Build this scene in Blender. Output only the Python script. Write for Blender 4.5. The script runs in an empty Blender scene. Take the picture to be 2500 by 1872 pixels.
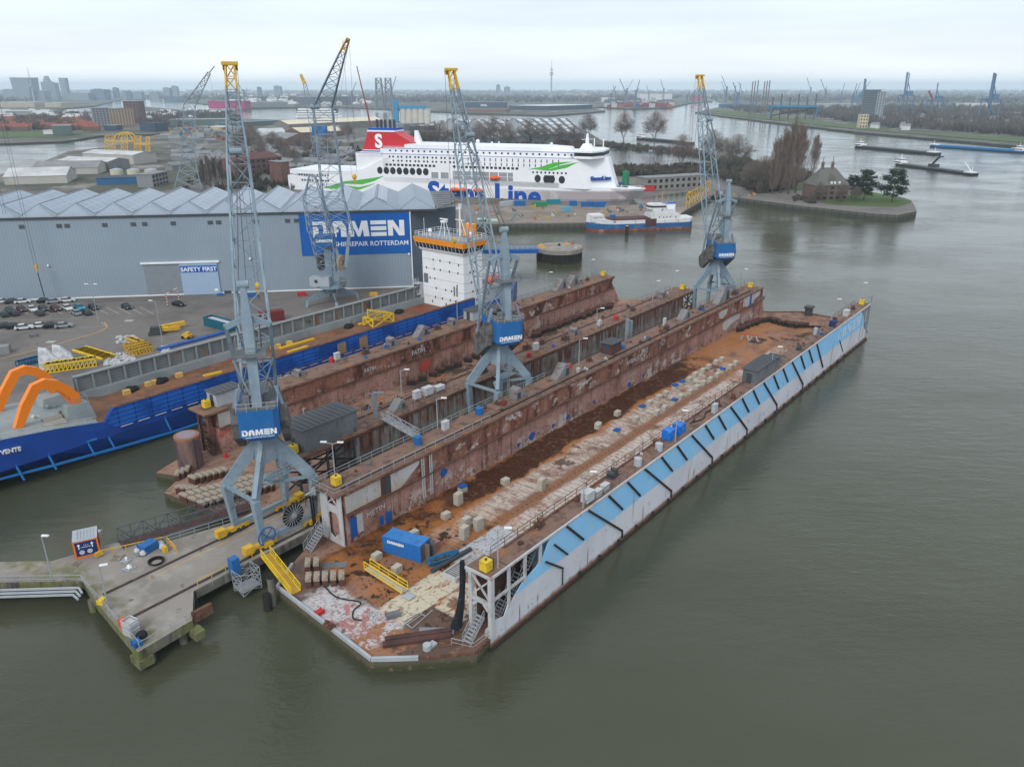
import bpy, bmesh, math, random
from mathutils import Vector, Matrix
random.seed(7)
R = math.radians
SC = bpy.context.scene
COL = SC.collection
# ---------------------------------------------------------------- camera
FPX, CH = 1860.0, 62.0
PITCH = math.atan(721 / FPX)
cam_d = bpy.data.cameras.new('camera'); cam = bpy.data.objects.new('camera', cam_d); COL.objects.link(cam)
cam.location = (0, 0, CH); cam.rotation_euler = (math.pi / 2 - PITCH, 0, 0)
cam_d.sensor_width = 36; cam_d.lens = 36 * FPX / 2500; cam_d.clip_start = 1; cam_d.clip_end = 60000
SC.camera = cam
# ---------------------------------------------------------------- world: thin Nishita daylight above a closed cloud deck
SUN_EL, SUN_AZ = R(38), R(200)
w = bpy.data.worlds.new('World'); SC.world = w; w.use_nodes = True
nt = w.node_tree; nt.nodes.clear(); N = nt.nodes.new; LK = nt.links.new
out = N('ShaderNodeOutputWorld'); mixs = N('ShaderNodeMixShader')
bg1 = N('ShaderNodeBackground'); bg2 = N('ShaderNodeBackground')
sky = N('ShaderNodeTexSky'); sky.sky_type = 'NISHITA'; sky.sun_disc = False
sky.sun_elevation = SUN_EL; sky.sun_rotation = SUN_AZ
LK(sky.outputs[0], bg1.inputs[0]); bg1.inputs[1].default_value = 0.1
tc = N('ShaderNodeTexCoord'); sep = N('ShaderNodeSeparateXYZ'); LK(tc.outputs['Generated'], sep.inputs[0])
rmp = N('ShaderNodeValToRGB'); LK(sep.outputs[2], rmp.inputs[0])
cr = rmp.color_ramp; cr.elements[0].position = 0.0; cr.elements[0].color = (.92, .96, 1.0, 1)
cr.elements[1].position = 1; cr.elements[1].color = (.74, .80, .86, 1)
for p_, c_ in ((.03, (.86, .90, .96, 1)), (.07, (.74, .82, .90, 1)), (.12, (.76, .84, .92, 1)), (.3, (.80, .86, .92, 1))):
    e = cr.elements.new(p_); e.color = c_
mp = N('ShaderNodeMapping'); mp.inputs['Scale'].default_value = (1.6, 1.6, 16); LK(tc.outputs['Generated'], mp.inputs[0])
nz = N('ShaderNodeTexNoise'); nz.inputs['Scale'].default_value = 1.7; nz.inputs['Detail'].default_value = 5; nz.inputs['Roughness'].default_value = .5
LK(mp.outputs[0], nz.inputs[0])
cl = N('ShaderNodeMapRange'); LK(nz.outputs[0], cl.inputs[0]); cl.inputs[1].default_value = .3; cl.inputs[2].default_value = .7
cl.inputs[3].default_value = .88; cl.inputs[4].default_value = 1.07
mc = N('ShaderNodeVectorMath'); mc.operation = 'SCALE'; LK(rmp.outputs[0], mc.inputs[0]); LK(cl.outputs[0], mc.inputs['Scale'])
LK(mc.outputs[0], bg2.inputs[0]); bg2.inputs[1].default_value = 1.12
mixs.inputs[0].default_value = .9
LK(bg1.outputs[0], mixs.inputs[1]); LK(bg2.outputs[0], mixs.inputs[2]); LK(mixs.outputs[0], out.inputs[0])
sd = bpy.data.lights.new('sun', 'SUN'); so = bpy.data.objects.new('sun', sd); COL.objects.link(so)
sd.energy = 1.5; sd.angle = R(20); sd.color = (1, .97, .92)
so.rotation_euler = (math.pi / 2 - SUN_EL, 0, math.pi - SUN_AZ)
SC.view_settings.view_transform = 'Standard'; SC.view_settings.look = 'None'; SC.view_settings.exposure = 0.2; SC.view_settings.gamma = 1
SC.cycles.max_bounces = 8; SC.cycles.volume_bounces = 6; SC.cycles.diffuse_bounces = 3; SC.cycles.glossy_bounces = 3; SC.cycles.use_denoising = True
# ---------------------------------------------------------------- helpers
FWD = Vector((0, math.cos(PITCH), -math.sin(PITCH))); UPV = Vector((0, math.sin(PITCH), math.cos(PITCH)))
def at(px, py, z=0.0):
    d = Vector((1, 0, 0)) * ((px - 1250) / FPX) + UPV * ((936 - py) / FPX) + FWD
    t = (z - CH) / d.z
    return Vector((d.x * t, d.y * t, z))
AZ = R(38.8); OX, OY = -2.6, 72.7
DROT = math.pi / 2 - AZ
def dw(u, y, z=0.0):   # dock frame to world
    return Vector((OX + u * math.sin(AZ) - y * math.cos(AZ), OY + u * math.cos(AZ) + y * math.sin(AZ), z))
def uy(px, py, z):     # photo pixel at height z to dock frame
    p = at(px, py, z); a, b = p.x - OX, p.y - OY
    return a * math.sin(AZ) + b * math.cos(AZ), -(a * math.cos(AZ) - b * math.sin(AZ))
class MB:
    def __init__(s): s.v = []; s.f = []; s.m = []; s.k = 0
    def add(s, vs, fs):
        o = len(s.v); s.v += [tuple(v) for v in vs]; s.f += [tuple(i + o for i in f) for f in fs]; s.m += [s.k] * len(fs); return s
    def box(s, x0, x1, y0, y1, z0, z1):
        return s.add([(x0, y0, z0), (x1, y0, z0), (x1, y1, z0), (x0, y1, z0), (x0, y0, z1), (x1, y0, z1), (x1, y1, z1), (x0, y1, z1)],
                     [(0, 3, 2, 1), (4, 5, 6, 7), (0, 1, 5, 4), (1, 2, 6, 5), (2, 3, 7, 6), (3, 0, 4, 7)])
    def cb(s, x, y, z, a, b, c, rz=0):   # box by base centre, sizes, yaw
        ca, sa = math.cos(rz), math.sin(rz); P = []
        for zz in (z, z + c):
            for dx, dy in ((-a / 2, -b / 2), (a / 2, -b / 2), (a / 2, b / 2), (-a / 2, b / 2)):
                P.append((x + dx * ca - dy * sa, y + dx * sa + dy * ca, zz))
        return s.add(P, [(0, 3, 2, 1), (4, 5, 6, 7), (0, 1, 5, 4), (1, 2, 6, 5), (2, 3, 7, 6), (3, 0, 4, 7)])
    def bar(s, p, q, w=.1, h=None, w2=None, n=4, up=(0, 0, 1)):
        p = Vector(p); q = Vector(q); d = q - p
        if d.length < 1e-6: return s
        d.normalize(); u = Vector(up)
        if abs(d.dot(u)) > .98: u = Vector((1, 0, 0))
        a = d.cross(u).normalized(); b = a.cross(d).normalized(); h = h or w; k = 1 if w2 is None else w2 / w
        if n == 4: c = [(-.5, -.5), (.5, -.5), (.5, .5), (-.5, .5)]
        else: c = [(.5 * math.cos(2 * math.pi * i / n), .5 * math.sin(2 * math.pi * i / n)) for i in range(n)]
        P = [p + a * (x * w) + b * (y * h) for x, y in c] + [q + a * (x * w * k) + b * (y * h * k) for x, y in c]
        F = [tuple(range(n - 1, -1, -1)), tuple(range(n, 2 * n))] + [(i, (i + 1) % n, n + (i + 1) % n, n + i) for i in range(n)]
        return s.add(P, F)
    def cyl(s, p, q, r, r2=None, n=12): return s.bar(p, q, 2 * r, None, None if r2 is None else 2 * r2, n)
    def prism(s, pts, z0, z1):   # horizontal polygon (ccw) extruded upward
        n = len(pts); ar = sum(pts[i][0] * pts[(i + 1) % n][1] - pts[(i + 1) % n][0] * pts[i][1] for i in range(n))
        if ar < 0: pts = pts[::-1]
        return s.add([(x, y, z0) for x, y in pts] + [(x, y, z1) for x, y in pts],
                     [tuple(range(n - 1, -1, -1)), tuple(range(n, 2 * n))] + [(i, (i + 1) % n, n + (i + 1) % n, n + i) for i in range(n)])
    def ext(s, P, off):          # any planar polygon of 3-D points extruded by a vector
        n = len(P); P = [Vector(p) for p in P]; o = Vector(off)
        return s.add(P + [p + o for p in P], [tuple(range(n - 1, -1, -1)), tuple(range(n, 2 * n))] + [(i, (i + 1) % n, n + (i + 1) % n, n + i) for i in range(n)])
    def quad(s, *P): return s.add(P, [tuple(range(len(P)))])
    def sph(s, c, r, n=8, m=6, sz=1):
        P = [(c[0], c[1], c[2] - r * sz)]
        for j in range(1, m):
            t = math.pi * j / m
            P += [(c[0] + r * math.sin(t) * math.cos(2 * math.pi * i / n), c[1] + r * math.sin(t) * math.sin(2 * math.pi * i / n), c[2] - r * sz * math.cos(t)) for i in range(n)]
        P.append((c[0], c[1], c[2] + r * sz)); L = len(P) - 1
        F = [(0, 1 + (i + 1) % n, 1 + i) for i in range(n)]
        for j in range(m - 2): F += [(1 + j * n + i, 1 + j * n + (i + 1) % n, 1 + (j + 1) * n + (i + 1) % n, 1 + (j + 1) * n + i) for i in range(n)]
        F += [(1 + (m - 2) * n + i, 1 + (m - 2) * n + (i + 1) % n, L) for i in range(n)]
        return s.add(P, F)
    def rail(s, P, h=1.1, step=2.0, r=.07, mid=True):
        P = [Vector(p) for p in P]; U = Vector((0, 0, h))
        for a, b in zip(P, P[1:]):
            s.bar(a + U, b + U, r)
            if mid: s.bar(a + U * .5, b + U * .5, r * .8)
            n = max(1, int(round((b - a).length / step)))
            for i in range(n + (b is P[-1])): s.bar(a + (b - a) * (i / n), a + (b - a) * (i / n) + U, r)
        return s
    def lattice(s, A, B, n, r=.2, r2=.1, cross=False, horiz=True):   # A, B: matching corner loops
        A = [Vector(a) for a in A]; B = [Vector(b) for b in B]; k = len(A)
        L = [[a + (b - a) * (i / n) for a, b in zip(A, B)] for i in range(n + 1)]
        for a, b in zip(A, B): s.bar(a, b, r)
        for i in range(n):
            for j in range(k):
                j2 = (j + 1) % k
                if horiz: s.bar(L[i + 1][j], L[i + 1][j2], r2)
                if (i + j) % 2 == 0 or cross: s.bar(L[i][j], L[i + 1][j2], r2)
                if (i + j) % 2 == 1 or cross: s.bar(L[i][j2], L[i + 1][j], r2)
        return s
    def build(s, name, mats, parent=None, smooth=False):
        me = bpy.data.meshes.new(name); me.from_pydata(s.v, [], s.f)
        if not isinstance(mats, (list, tuple)): mats = [mats]
        for m in mats: me.materials.append(m)
        if len(mats) > 1: me.polygons.foreach_set('material_index', s.m)
        if smooth: me.polygons.foreach_set('use_smooth', [True] * len(s.f))
        me.update(); o = bpy.data.objects.new(name, me); COL.objects.link(o)
        if parent: o.parent = parent
        return o
def tag(o, label=None, cat=None, group=None, kind=None):
    if label: o['label'] = label
    if cat: o['category'] = cat
    if group: o['group'] = group
    if kind: o['kind'] = kind
    return o
def thing(name, label, cat, loc=(0, 0, 0), rz=0, group=None):
    o = bpy.data.objects.new(name, None); COL.objects.link(o); o.empty_display_size = .5
    o.location = loc; o.rotation_euler = (0, 0, rz); return tag(o, label, cat, group)
def dthing(name, label, cat, u=0, y=0, z=0, group=None, rz=0): return thing(name, label, cat, dw(u, y, z), DROT + rz, group)
def put(o, loc, rz=0): o.location = loc; o.rotation_euler = (0, 0, rz); return o
def dput(o, u, y, z, rz=0): return put(o, dw(u, y, z), DROT + rz)
def dup(root, loc, rz, label=None, group=None):
    def cp(o, par):
        c = o.copy(); COL.objects.link(c); c.parent = par
        for ch in o.children: cp(ch, c)
        return c
    r = cp(root, None); put(r, loc, rz)
    if label: r['label'] = label
    if group: r['group'] = group
    return r
def text(s, size, mat, parent, loc, right=(1, 0, 0), up=(0, 0, 1), off=.0, name='lettering', align='LEFT', ext=.01):
    cu = bpy.data.curves.new(name, 'FONT'); cu.body = s; cu.size = size; cu.offset = off; cu.extrude = ext; cu.align_x = align; cu.resolution_u = 3
    t = bpy.data.objects.new(name, cu); COL.objects.link(t)
    me = bpy.data.meshes.new_from_object(t.evaluated_get(bpy.context.evaluated_depsgraph_get()))
    bpy.data.objects.remove(t); me.materials.clear(); me.materials.append(mat)
    r = Vector(right).normalized(); u = Vector(up).normalized(); n = r.cross(u)
    M = Matrix(((r.x, u.x, n.x, loc[0]), (r.y, u.y, n.y, loc[1]), (r.z, u.z, n.z, loc[2]), (0, 0, 0, 1)))
    me.transform(M); o = bpy.data.objects.new(name, me); COL.objects.link(o)
    if parent: o.parent = parent
    return o
GL = {'D': (1, [[(0, 0), (.75, 0), (1, .3), (1, .7), (.75, 1), (0, 1), (0, .8), (.58, .8), (.66, .62), (.66, .38), (.58, .22), (.34, .22), (.34, .66), (0, .66)]]),
      'A': (1, [[(0, 0), (.36, 0), (.36, .3), (.5, .3), (.5, .5), (.36, .5), (.5, .72), (.64, .5), (.64, 0), (1, 0), (1, .62), (.76, 1), (.24, 1), (0, .62)]]),
      'M': (1.35, [[(0, 0), (.27, 0), (.3, .5), (.44, 0), (.56, 0), (.7, .5), (.73, 0), (1, 0), (.93, 1), (.66, 1), (.5, .4), (.34, 1), (.07, 1)]]),
      'E': (1, [[(0, 0), (1, 0), (1, .25), (0, .25)], [(0, .37), (1, .37), (1, .63), (0, .63)], [(0, .75), (1, .75), (1, 1), (0, 1)]]),
      'N': (1.05, [[(0, 0), (.3, 0), (.3, .6), (.66, 0), (1, 0), (1, 1), (.7, 1), (.7, .42), (.34, 1), (0, 1)]])}
def blockword(w_, H, mat, parent, loc, right, up=(0, 0, 1), th=.03, asp=1.1, gap=.12, name='lettering'):
    m = MB(); r = Vector(right).normalized(); u = Vector(up).normalized(); n = r.cross(u); x = 0; o = Vector(loc)
    for ch in w_:
        wd, polys = GL[ch]
        for p in polys: m.ext([o + r * (x + a * wd * H * asp) + u * (b * H) for a, b in p], n * th)
        x += wd * H * asp + gap * H
    return m.build(name, mat, parent)
# ---------------------------------------------------------------- materials
MATS = {}
def mat(name, base, rough=.7, metal=0, layers=(), bump=0, bscale=3, spec=.25, emit=None):
    """layers: (colour, [factors]); factor ('n',scale,lo,hi[,stretch]) noise, ('x'|'y'|'z',a,b,soft,wobble,wscale) band, ('l',axis,period,width[,phase]) lines"""
    m = bpy.data.materials.new(name); m.use_nodes = True; t = m.node_tree; N = t.nodes.new; L = t.links.new
    bs = t.nodes['Principled BSDF']; bs.inputs['Roughness'].default_value = rough; bs.inputs['Metallic'].default_value = metal
    bs.inputs['Specular IOR Level'].default_value = spec
    def sock(v, inp):
        if isinstance(v, (int, float)): inp.default_value = v
        else: L(v, inp)
    def math_(op, a, b=0.0, clamp=False):
        n = N('ShaderNodeMath'); n.operation = op; n.use_clamp = clamp; sock(a, n.inputs[0]); sock(b, n.inputs[1]); return n.outputs[0]
    tcn = N('ShaderNodeTexCoord'); sp = N('ShaderNodeSeparateXYZ'); L(tcn.outputs['Object'], sp.inputs[0])
    ax = {'x': sp.outputs[0], 'y': sp.outputs[1], 'z': sp.outputs[2]}; seed = [sum(map(ord, name)) % 50]
    def noise(scale, stretch=(1, 1, 1), det=5):
        mpn = N('ShaderNodeMapping'); mpn.inputs['Scale'].default_value = stretch; seed[0] += 7.3
        mpn.inputs['Location'].default_value = (seed[0], seed[0] * .7, seed[0] * .3); L(tcn.outputs['Object'], mpn.inputs[0])
        nn = N('ShaderNodeTexNoise'); nn.inputs['Scale'].default_value = scale; nn.inputs['Detail'].default_value = det; nn.inputs['Roughness'].default_value = .62
        L(mpn.outputs[0], nn.inputs[0]); return nn.outputs[0]
    def mr(v, a, b):
        n = N('ShaderNodeMapRange'); L(v, n.inputs[0]); n.inputs[1].default_value = a; n.inputs[2].default_value = b; return n.outputs[0]
    rgb = N('ShaderNodeRGB'); rgb.outputs[0].default_value = (*base, 1); cur = rgb.outputs[0]
    for colr, facs in layers:
        f = None
        for fc in facs:
            if fc[0] == 'n': g = mr(noise(fc[1], fc[4] if len(fc) > 4 else (1, 1, 1)), fc[2], fc[3])
            elif fc[0] == 'l':
                a = math_('ADD', ax[fc[1]], 1000 + (fc[4] if len(fc) > 4 else 0)); a = math_('MODULO', a, fc[2]); g = math_('LESS_THAN', a, fc[3])
            elif fc[0] == 'k': g = fc[1]
            else:
                c = ax[fc[0]]
                if fc[4]: c = math_('ADD', c, math_('MULTIPLY', math_('SUBTRACT', noise(fc[5]), .5), fc[4] * 2))
                g1 = mr(c, fc[1] - fc[3], fc[1] + fc[3]); g2 = mr(c, fc[2] + fc[3], fc[2] - fc[3]); g = math_('MULTIPLY', g1, g2)
            f = g if f is None else math_('MULTIPLY', f, g)
        mx = N('ShaderNodeMix'); mx.data_type = 'RGBA'; sock(f, mx.inputs[0]); L(cur, mx.inputs[6]); mx.inputs[7].default_value = (*colr, 1); cur = mx.outputs[2]
    L(cur, bs.inputs['Base Color'])
    if bump:
        bn = N('ShaderNodeBump'); bn.inputs['Strength'].default_value = 1; bn.inputs['Distance'].default_value = bump; L(noise(bscale), bn.inputs['Height']); L(bn.outputs[0], bs.inputs['Normal'])
    if emit: bs.inputs['Emission Color'].default_value = (*emit[0], 1); bs.inputs['Emission Strength'].default_value = emit[1]
    MATS[name] = m; return m
def flat(name, c, rough=.6, dirt=.5, ds=.6, metal=0):   # painted surface with mild dirt
    d = tuple(x * .55 + .03 * .3 for x in c)
    return mat(name, c, rough, metal, [(d, [('n', ds, .45, .8), ('k', dirt)]), (tuple(min(1, x * 1.15) for x in c), [('n', ds * 3, .5, .8), ('k', dirt * .6)])])
CRG = mat('crane grey paint', (.20, .27, .33), .55, 0, [((.13, .17, .20), [('n', .5, .45, .75), ('k', .6)]), ((.10, .07, .05), [('n', 1.4, .62, .72), ('k', .7)]), ((.30, .36, .40), [('n', .25, .5, .8)])])
CRD = mat('dark steel', (.05, .055, .06), .6)
CABLE = mat('steel cable', (.06, .065, .07), .6)
YEL = flat('yellow paint', (.62, .37, .03), .6, .8)
YEL2 = mat('crane head yellow', (.60, .36, .03), .6, 0, [((.20, .12, .05), [('n', .8, .5, .7), ('k', .7)])])
BLU = mat('house blue paint', (.015, .115, .33), .5, 0, [((.05, .16, .36), [('n', .4, .45, .8), ('k', .7)]), ((.12, .09, .07), [('n', 1.2, .6, .72, (1, 1, .3)), ('k', .7)])])
LOGO = mat('sign blue', (.005, .09, .36), .45, 0, [((.01, .11, .40), [('n', .2, .4, .7)])])
WHT = mat('white paint', (.74, .76, .78), .5, 0, [((.55, .57, .58), [('n', .3, .5, .8), ('k', .6)])])
WHD = mat('weathered white paint', (.46, .47, .48), .65, 0, [((.30, .20, .14), [('n', .9, .56, .72, (1, 1, .35))]), ((.36, .38, .41), [('n', .4, .45, .7), ('k', .7)])])
CONW = mat('ballast concrete', (.14, .135, .13), .9, 0, [((.055, .05, .05), [('n', .8, .42, .62)]), ((.26, .25, .23), [('n', 2, .6, .72)])])
BLK = mat('black rubber', (.012, .012, .014), .7)
GLASS = mat('dark glass', (.02, .028, .035), .15, 0, spec=.6)
GRY = flat('grey steel', (.20, .23, .26)); GRYL = flat('light grey steel', (.36, .39, .42)); RAILM = flat('galvanised railing', (.30, .32, .34), .5)
RAILR = mat('rusty railing', (.10, .06, .045), .8)
RUST = mat('rust steel', (.13, .065, .045), .85, 0, [((.07, .03, .02), [('n', .7, .45, .65)]), ((.27, .13, .08), [('n', 1.7, .55, .75)])])
RED = flat('red paint', (.45, .03, .03)); ORG = flat('orange paint', (.75, .16, .01), .5, .3); GRN = flat('green paint', (.02, .22, .10)); TEAL = flat('teal paint', (.01, .20, .24))
CONC = mat('pale concrete block', (.42, .39, .33), .9, 0, [((.25, .22, .18), [('n', 1.1, .45, .7), ('k', .7)]), ((.55, .52, .46), [('n', 3, .55, .75)])])
BROWN = mat('brown hatch steel', (.10, .045, .04), .8, 0, [((.05, .03, .025), [('n', .5, .4, .7)])])
MESHG = mat('shed grey steel', (.13, .14, .15), .6, 0, [((.09, .04, .03), [('n', .7, .6, .7, (1, 1, .3))]), ((.07, .08, .09), [('l', 'x', .5, .06), ('k', .6)]), ((.2, .21, .22), [('n', .3, .45, .7), ('k', .6)])])
LB = (.14, .38, .70)
# ================================================================ SETTING
# water
m = bpy.data.materials.new('river water'); m.use_nodes = True; t = m.node_tree; N = t.nodes.new; L = t.links.new
bs = t.nodes['Principled BSDF']; bs.inputs['Roughness'].default_value = .045; bs.inputs['IOR'].default_value = 1.33
tcn = N('ShaderNodeTexCoord')
def wn(scale, st, rot=0, det=4, rough=.55):
    a = N('ShaderNodeMapping'); a.inputs['Scale'].default_value = st; a.inputs['Rotation'].default_value = (0, 0, rot); L(tcn.outputs['Object'], a.inputs[0])
    b = N('ShaderNodeTexNoise'); b.inputs['Scale'].default_value = scale; b.inputs['Detail'].default_value = det; b.inputs['Roughness'].default_value = rough; L(a.outputs[0], b.inputs[0]); return b.outputs[0]
mixc = N('ShaderNodeMix'); mixc.data_type = 'RGBA'; mixc.inputs[6].default_value = (.052, .055, .033, 1); mixc.inputs[7].default_value = (.068, .072, .048, 1)
r1 = N('ShaderNodeMapRange'); L(wn(.012, (1, 2.2, 1), .3), r1.inputs[0]); r1.inputs[1].default_value = .35; r1.inputs[2].default_value = .65
L(r1.outputs[0], mixc.inputs[0]); L(mixc.outputs[2], bs.inputs['Base Color'])
hs = None
for sc_, st, rot, amp in ((1.5, (1, 1.6, 1), .5, .17), (.36, (.8, 1.8, 1), -.35, .32), (.07, (.7, 1.9, 1), .35, .28), (.22, (.35, 2.4, 1), -.3, .2)):
    a = N('ShaderNodeMath'); a.operation = 'MULTIPLY'; L(wn(sc_, st, rot), a.inputs[0]); a.inputs[1].default_value = amp
    if hs is None: hs = a.outputs[0]
    else:
        b = N('ShaderNodeMath'); b.operation = 'ADD'; L(hs, b.inputs[0]); L(a.outputs[0], b.inputs[1]); hs = b.outputs[0]
pn = N('ShaderNodeMapRange'); L(wn(.02, (1, 1.5, 1), .8, 3), pn.inputs[0]); pn.inputs[1].default_value = .4; pn.inputs[2].default_value = .62; pn.inputs[3].default_value = .35; pn.inputs[4].default_value = 1.0
b = N('ShaderNodeMath'); b.operation = 'MULTIPLY'; L(hs, b.inputs[0]); L(pn.outputs[0], b.inputs[1])
bp = N('ShaderNodeBump'); bp.inputs['Strength'].default_value = .42; bp.inputs['Distance'].default_value = 1.0; L(b.outputs[0], bp.inputs['Height']); L(bp.outputs[0], bs.inputs['Normal'])
WATER = m
o = MB().quad((-14500, -300, 0), (14500, -300, 0), (14500, 15500, 0), (-14500, 15500, 0)).build('water', WATER); tag(o, kind='structure')
# land materials
QW = mat('quay wall', (.06, .058, .05), .9, 0, [((.10, .10, .08), [('z', 1.6, 9, .5, .6, .2)]), ((.03, .03, .028), [('l', 'x', 3, .5), ('k', .5)])])
YARD = mat('yard asphalt', (.165, .15, .14), .85, 0, [((.12, .11, .105), [('n', .05, .45, .6)]), ((.20, .18, .165), [('n', .3, .5, .75), ('k', .7)]), ((.17, .13, .10), [('n', .02, .55, .65), ('k', .6)]), ((.10, .055, .04), [('n', .6, .6, .7), ('n', .03, .5, .6)])])
EARTH = mat('far ground', (.125, .115, .10), .95, 0, [((.08, .085, .06), [('n', .006, .45, .55)]), ((.24, .22, .20), [('n', .02, .54, .62)]), ((.06, .055, .05), [('n', .03, .5, .7)])])
GRASS = mat('winter grass', (.07, .12, .03), .95, 0, [((.10, .11, .045), [('n', .15, .45, .7)]), ((.05, .085, .025), [('n', .6, .5, .7)])])
SCRUB = mat('scrub', (.05, .045, .032), .95, 0, [((.08, .07, .05), [('n', .25, .45, .65)])])
def W(px, py, z=3.0): p = at(px, py, z); return (p.x, p.y)
def dxy(u, y): p = dw(u, y); return (p.x, p.y)
def sheet(name, pts, z, m_, z0=-3, top=None, **kw):
    if z0 is None: mb = MB(); mb.quad(*[(x, y, z) for x, y in pts]); o = mb.build(name, m_)
    else:
        mb = MB(); mb.prism(pts, z0, z); mb.m = [1] * len(mb.f); mb.m[1] = 0; o = mb.build(name, [m_, QW])
    return tag(o, **kw)
near = [dxy(-160, 106.8), dxy(116, 106.8), (-13, 252), (-19, 356.2), (36.4, 359.6), (77, 371.6), (120.4, 466), (124, 455), (130.8, 448.1), (154.1, 417), (181.4, 389.6), (192.3, 384.3), (208, 397), (216.7, 417), (224.6, 436.1),
        (226, 448), (218.3, 476), (224, 520), (221.9, 575.4), (216.6, 599), (212.5, 706.8), (200, 800), (184.9, 815), (150, 870), (108.2, 940.7), (109.6, 1145.9), (94.6, 1428), (-54, 1516.5), (-270, 1516.5), (-400, 1560), (-548, 1660), (-530, 1300), (-478.7, 1074.8),
        (-436, 847.7), (-443, 791.5), (-374, 599), (-376.7, 578.2), (-520, 520), (-700, 430), (-700, 60)]
o = sheet('ground', near, 3.0, YARD, kind='structure')
sheet('earth_ground', [W(700, 400), W(1120, 398), W(1500, 410), W(1735, 418), W(1880, 462), W(1990, 426), W(1945, 418), W(1831, 388), W(1700, 372), W(1474, 348), W(1437, 325), W(1375, 304), W(1180, 299), W(900, 299), W(610, 293), W(384, 333), W(260, 362), W(172, 372), W(60, 418), (-360, 560), (-330, 420), (-240, 300)], 3.03, EARTH, None, kind='structure')
sheet('lawn', [W(2000, 495), W(2040, 480), W(2123, 468), W(2203, 483), W(2224, 490), W(2224, 496), W(2192, 506), W(2097, 503), W(2030, 499)], 3.06, GRASS, None, kind='structure')
sheet('lawn', [W(1930, 466), W(1936, 452), W(1985, 448), W(1975, 466)], 3.06, GRASS, None, kind='structure')
sheet('pond', [W(1482, 374), W(1510, 362), W(1600, 366), W(1700, 372), W(1735, 384), W(1735, 402), W(1690, 408), W(1600, 407), W(1510, 408), W(1484, 404)], 3.07, WATER, None, kind='structure')
sheet('basin_water', [W(1534, 500), W(1545, 486), W(1690, 467), W(1732, 456), W(1690, 478), W(1668, 492)], 3.07, WATER, None, kind='structure')
for nm, pts, z, mm_ in (
    ('far_bank', [W(-700, 420, 2), W(-300, 352, 2), W(12, 350, 2), W(154, 345, 2), W(249, 331, 2), W(374, 327, 2), W(425, 322, 2), W(560, 300, 2), W(575, 286, 2), W(420, 266, 2), W(345, 260, 2), W(265, 265, 2), W(230, 276, 2), W(140, 279, 2), W(-300, 290, 2), W(-900, 300, 2)], 2, EARTH),
    ('city_bank', [W(-900, 272, 3), W(0, 270, 3), W(145, 266, 3), W(230, 259, 3), W(290, 244, 3), W(400, 240, 3), W(480, 252, 3), W(586, 264, 3), W(800, 260, 3), W(960, 267, 3), W(1060, 272, 3), W(1200, 277, 3), W(1340, 282, 3), W(1430, 275, 3), W(1478, 271, 3), W(1440, 264, 3), W(1470, 261, 3), W(1540, 266, 3), W(1640, 262, 3), W(1685, 252, 3), W(1740, 248, 3), (3300, 15400), (-14000, 15400), (-14000, 4000)], 3, EARTH),
    ('river_bank', [W(1697, 274, 2.5), W(1760, 283, 2.5), W(1900, 300, 2.5), W(2090, 322, 2.5), W(2300, 340, 2.5), W(2500, 357, 2.5), W(2900, 392, 2.5), (2400, 600), (14400, 5000), (14400, 15400), (3400, 15400), W(1760, 250, 2.5), W(1756, 262, 2.5)], 2.5, EARTH)):
    sheet(nm, pts, z, mm_, kind='structure')
sheet('dyke_grass', [W(1740, 277, 3.4), W(1900, 294, 3.4), W(2090, 315, 3.4), W(2300, 332, 3.4), W(2500, 348, 3.4), W(2900, 380, 3.4), W(2900, 365, 3.4), W(2500, 338, 3.4), W(2200, 322, 3.4), W(2050, 302, 3.4), W(1880, 282, 3.4), W(1760, 270, 3.4)], 3.4, GRASS, 2.4, kind='structure')
sheet('bank_grass', [W(-300, 338, 2.3), W(150, 334, 2.3), W(240, 322, 2.3), W(150, 318, 2.3), W(-300, 325, 2.3)], 2.3, GRASS, None, kind='structure')
sheet('quay_ground', [W(1125, 500), W(1500, 502), W(1560, 500), W(1680, 505), W(1655, 530), W(1638, 533), W(1440, 543), W(1152, 545), W(1135, 520)], 3.04, mat('quay earth', (.24, .195, .16), .95, 0, [((.17, .14, .12), [('n', .06, .42, .6)]), ((.30, .27, .24), [('n', .15, .52, .7)])]), None, kind='structure')
# haze
HZ = bpy.data.materials.new('haze air'); HZ.use_nodes = True; t = HZ.node_tree; t.nodes.clear()
ho = t.nodes.new('ShaderNodeOutputMaterial'); hv = t.nodes.new('ShaderNodeVolumePrincipled'); hv.inputs['Color'].default_value = (.70, .87, 1, 1)
hv.inputs['Density'].default_value = 1.0e-4; hv.inputs['Anisotropy'].default_value = 0; t.links.new(hv.outputs[0], ho.inputs['Volume'])
HAZE = MB().box(-15000, 15000, -400, 16000, -6, 150).build('haze', HZ); tag(HAZE, kind='stuff')
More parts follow.
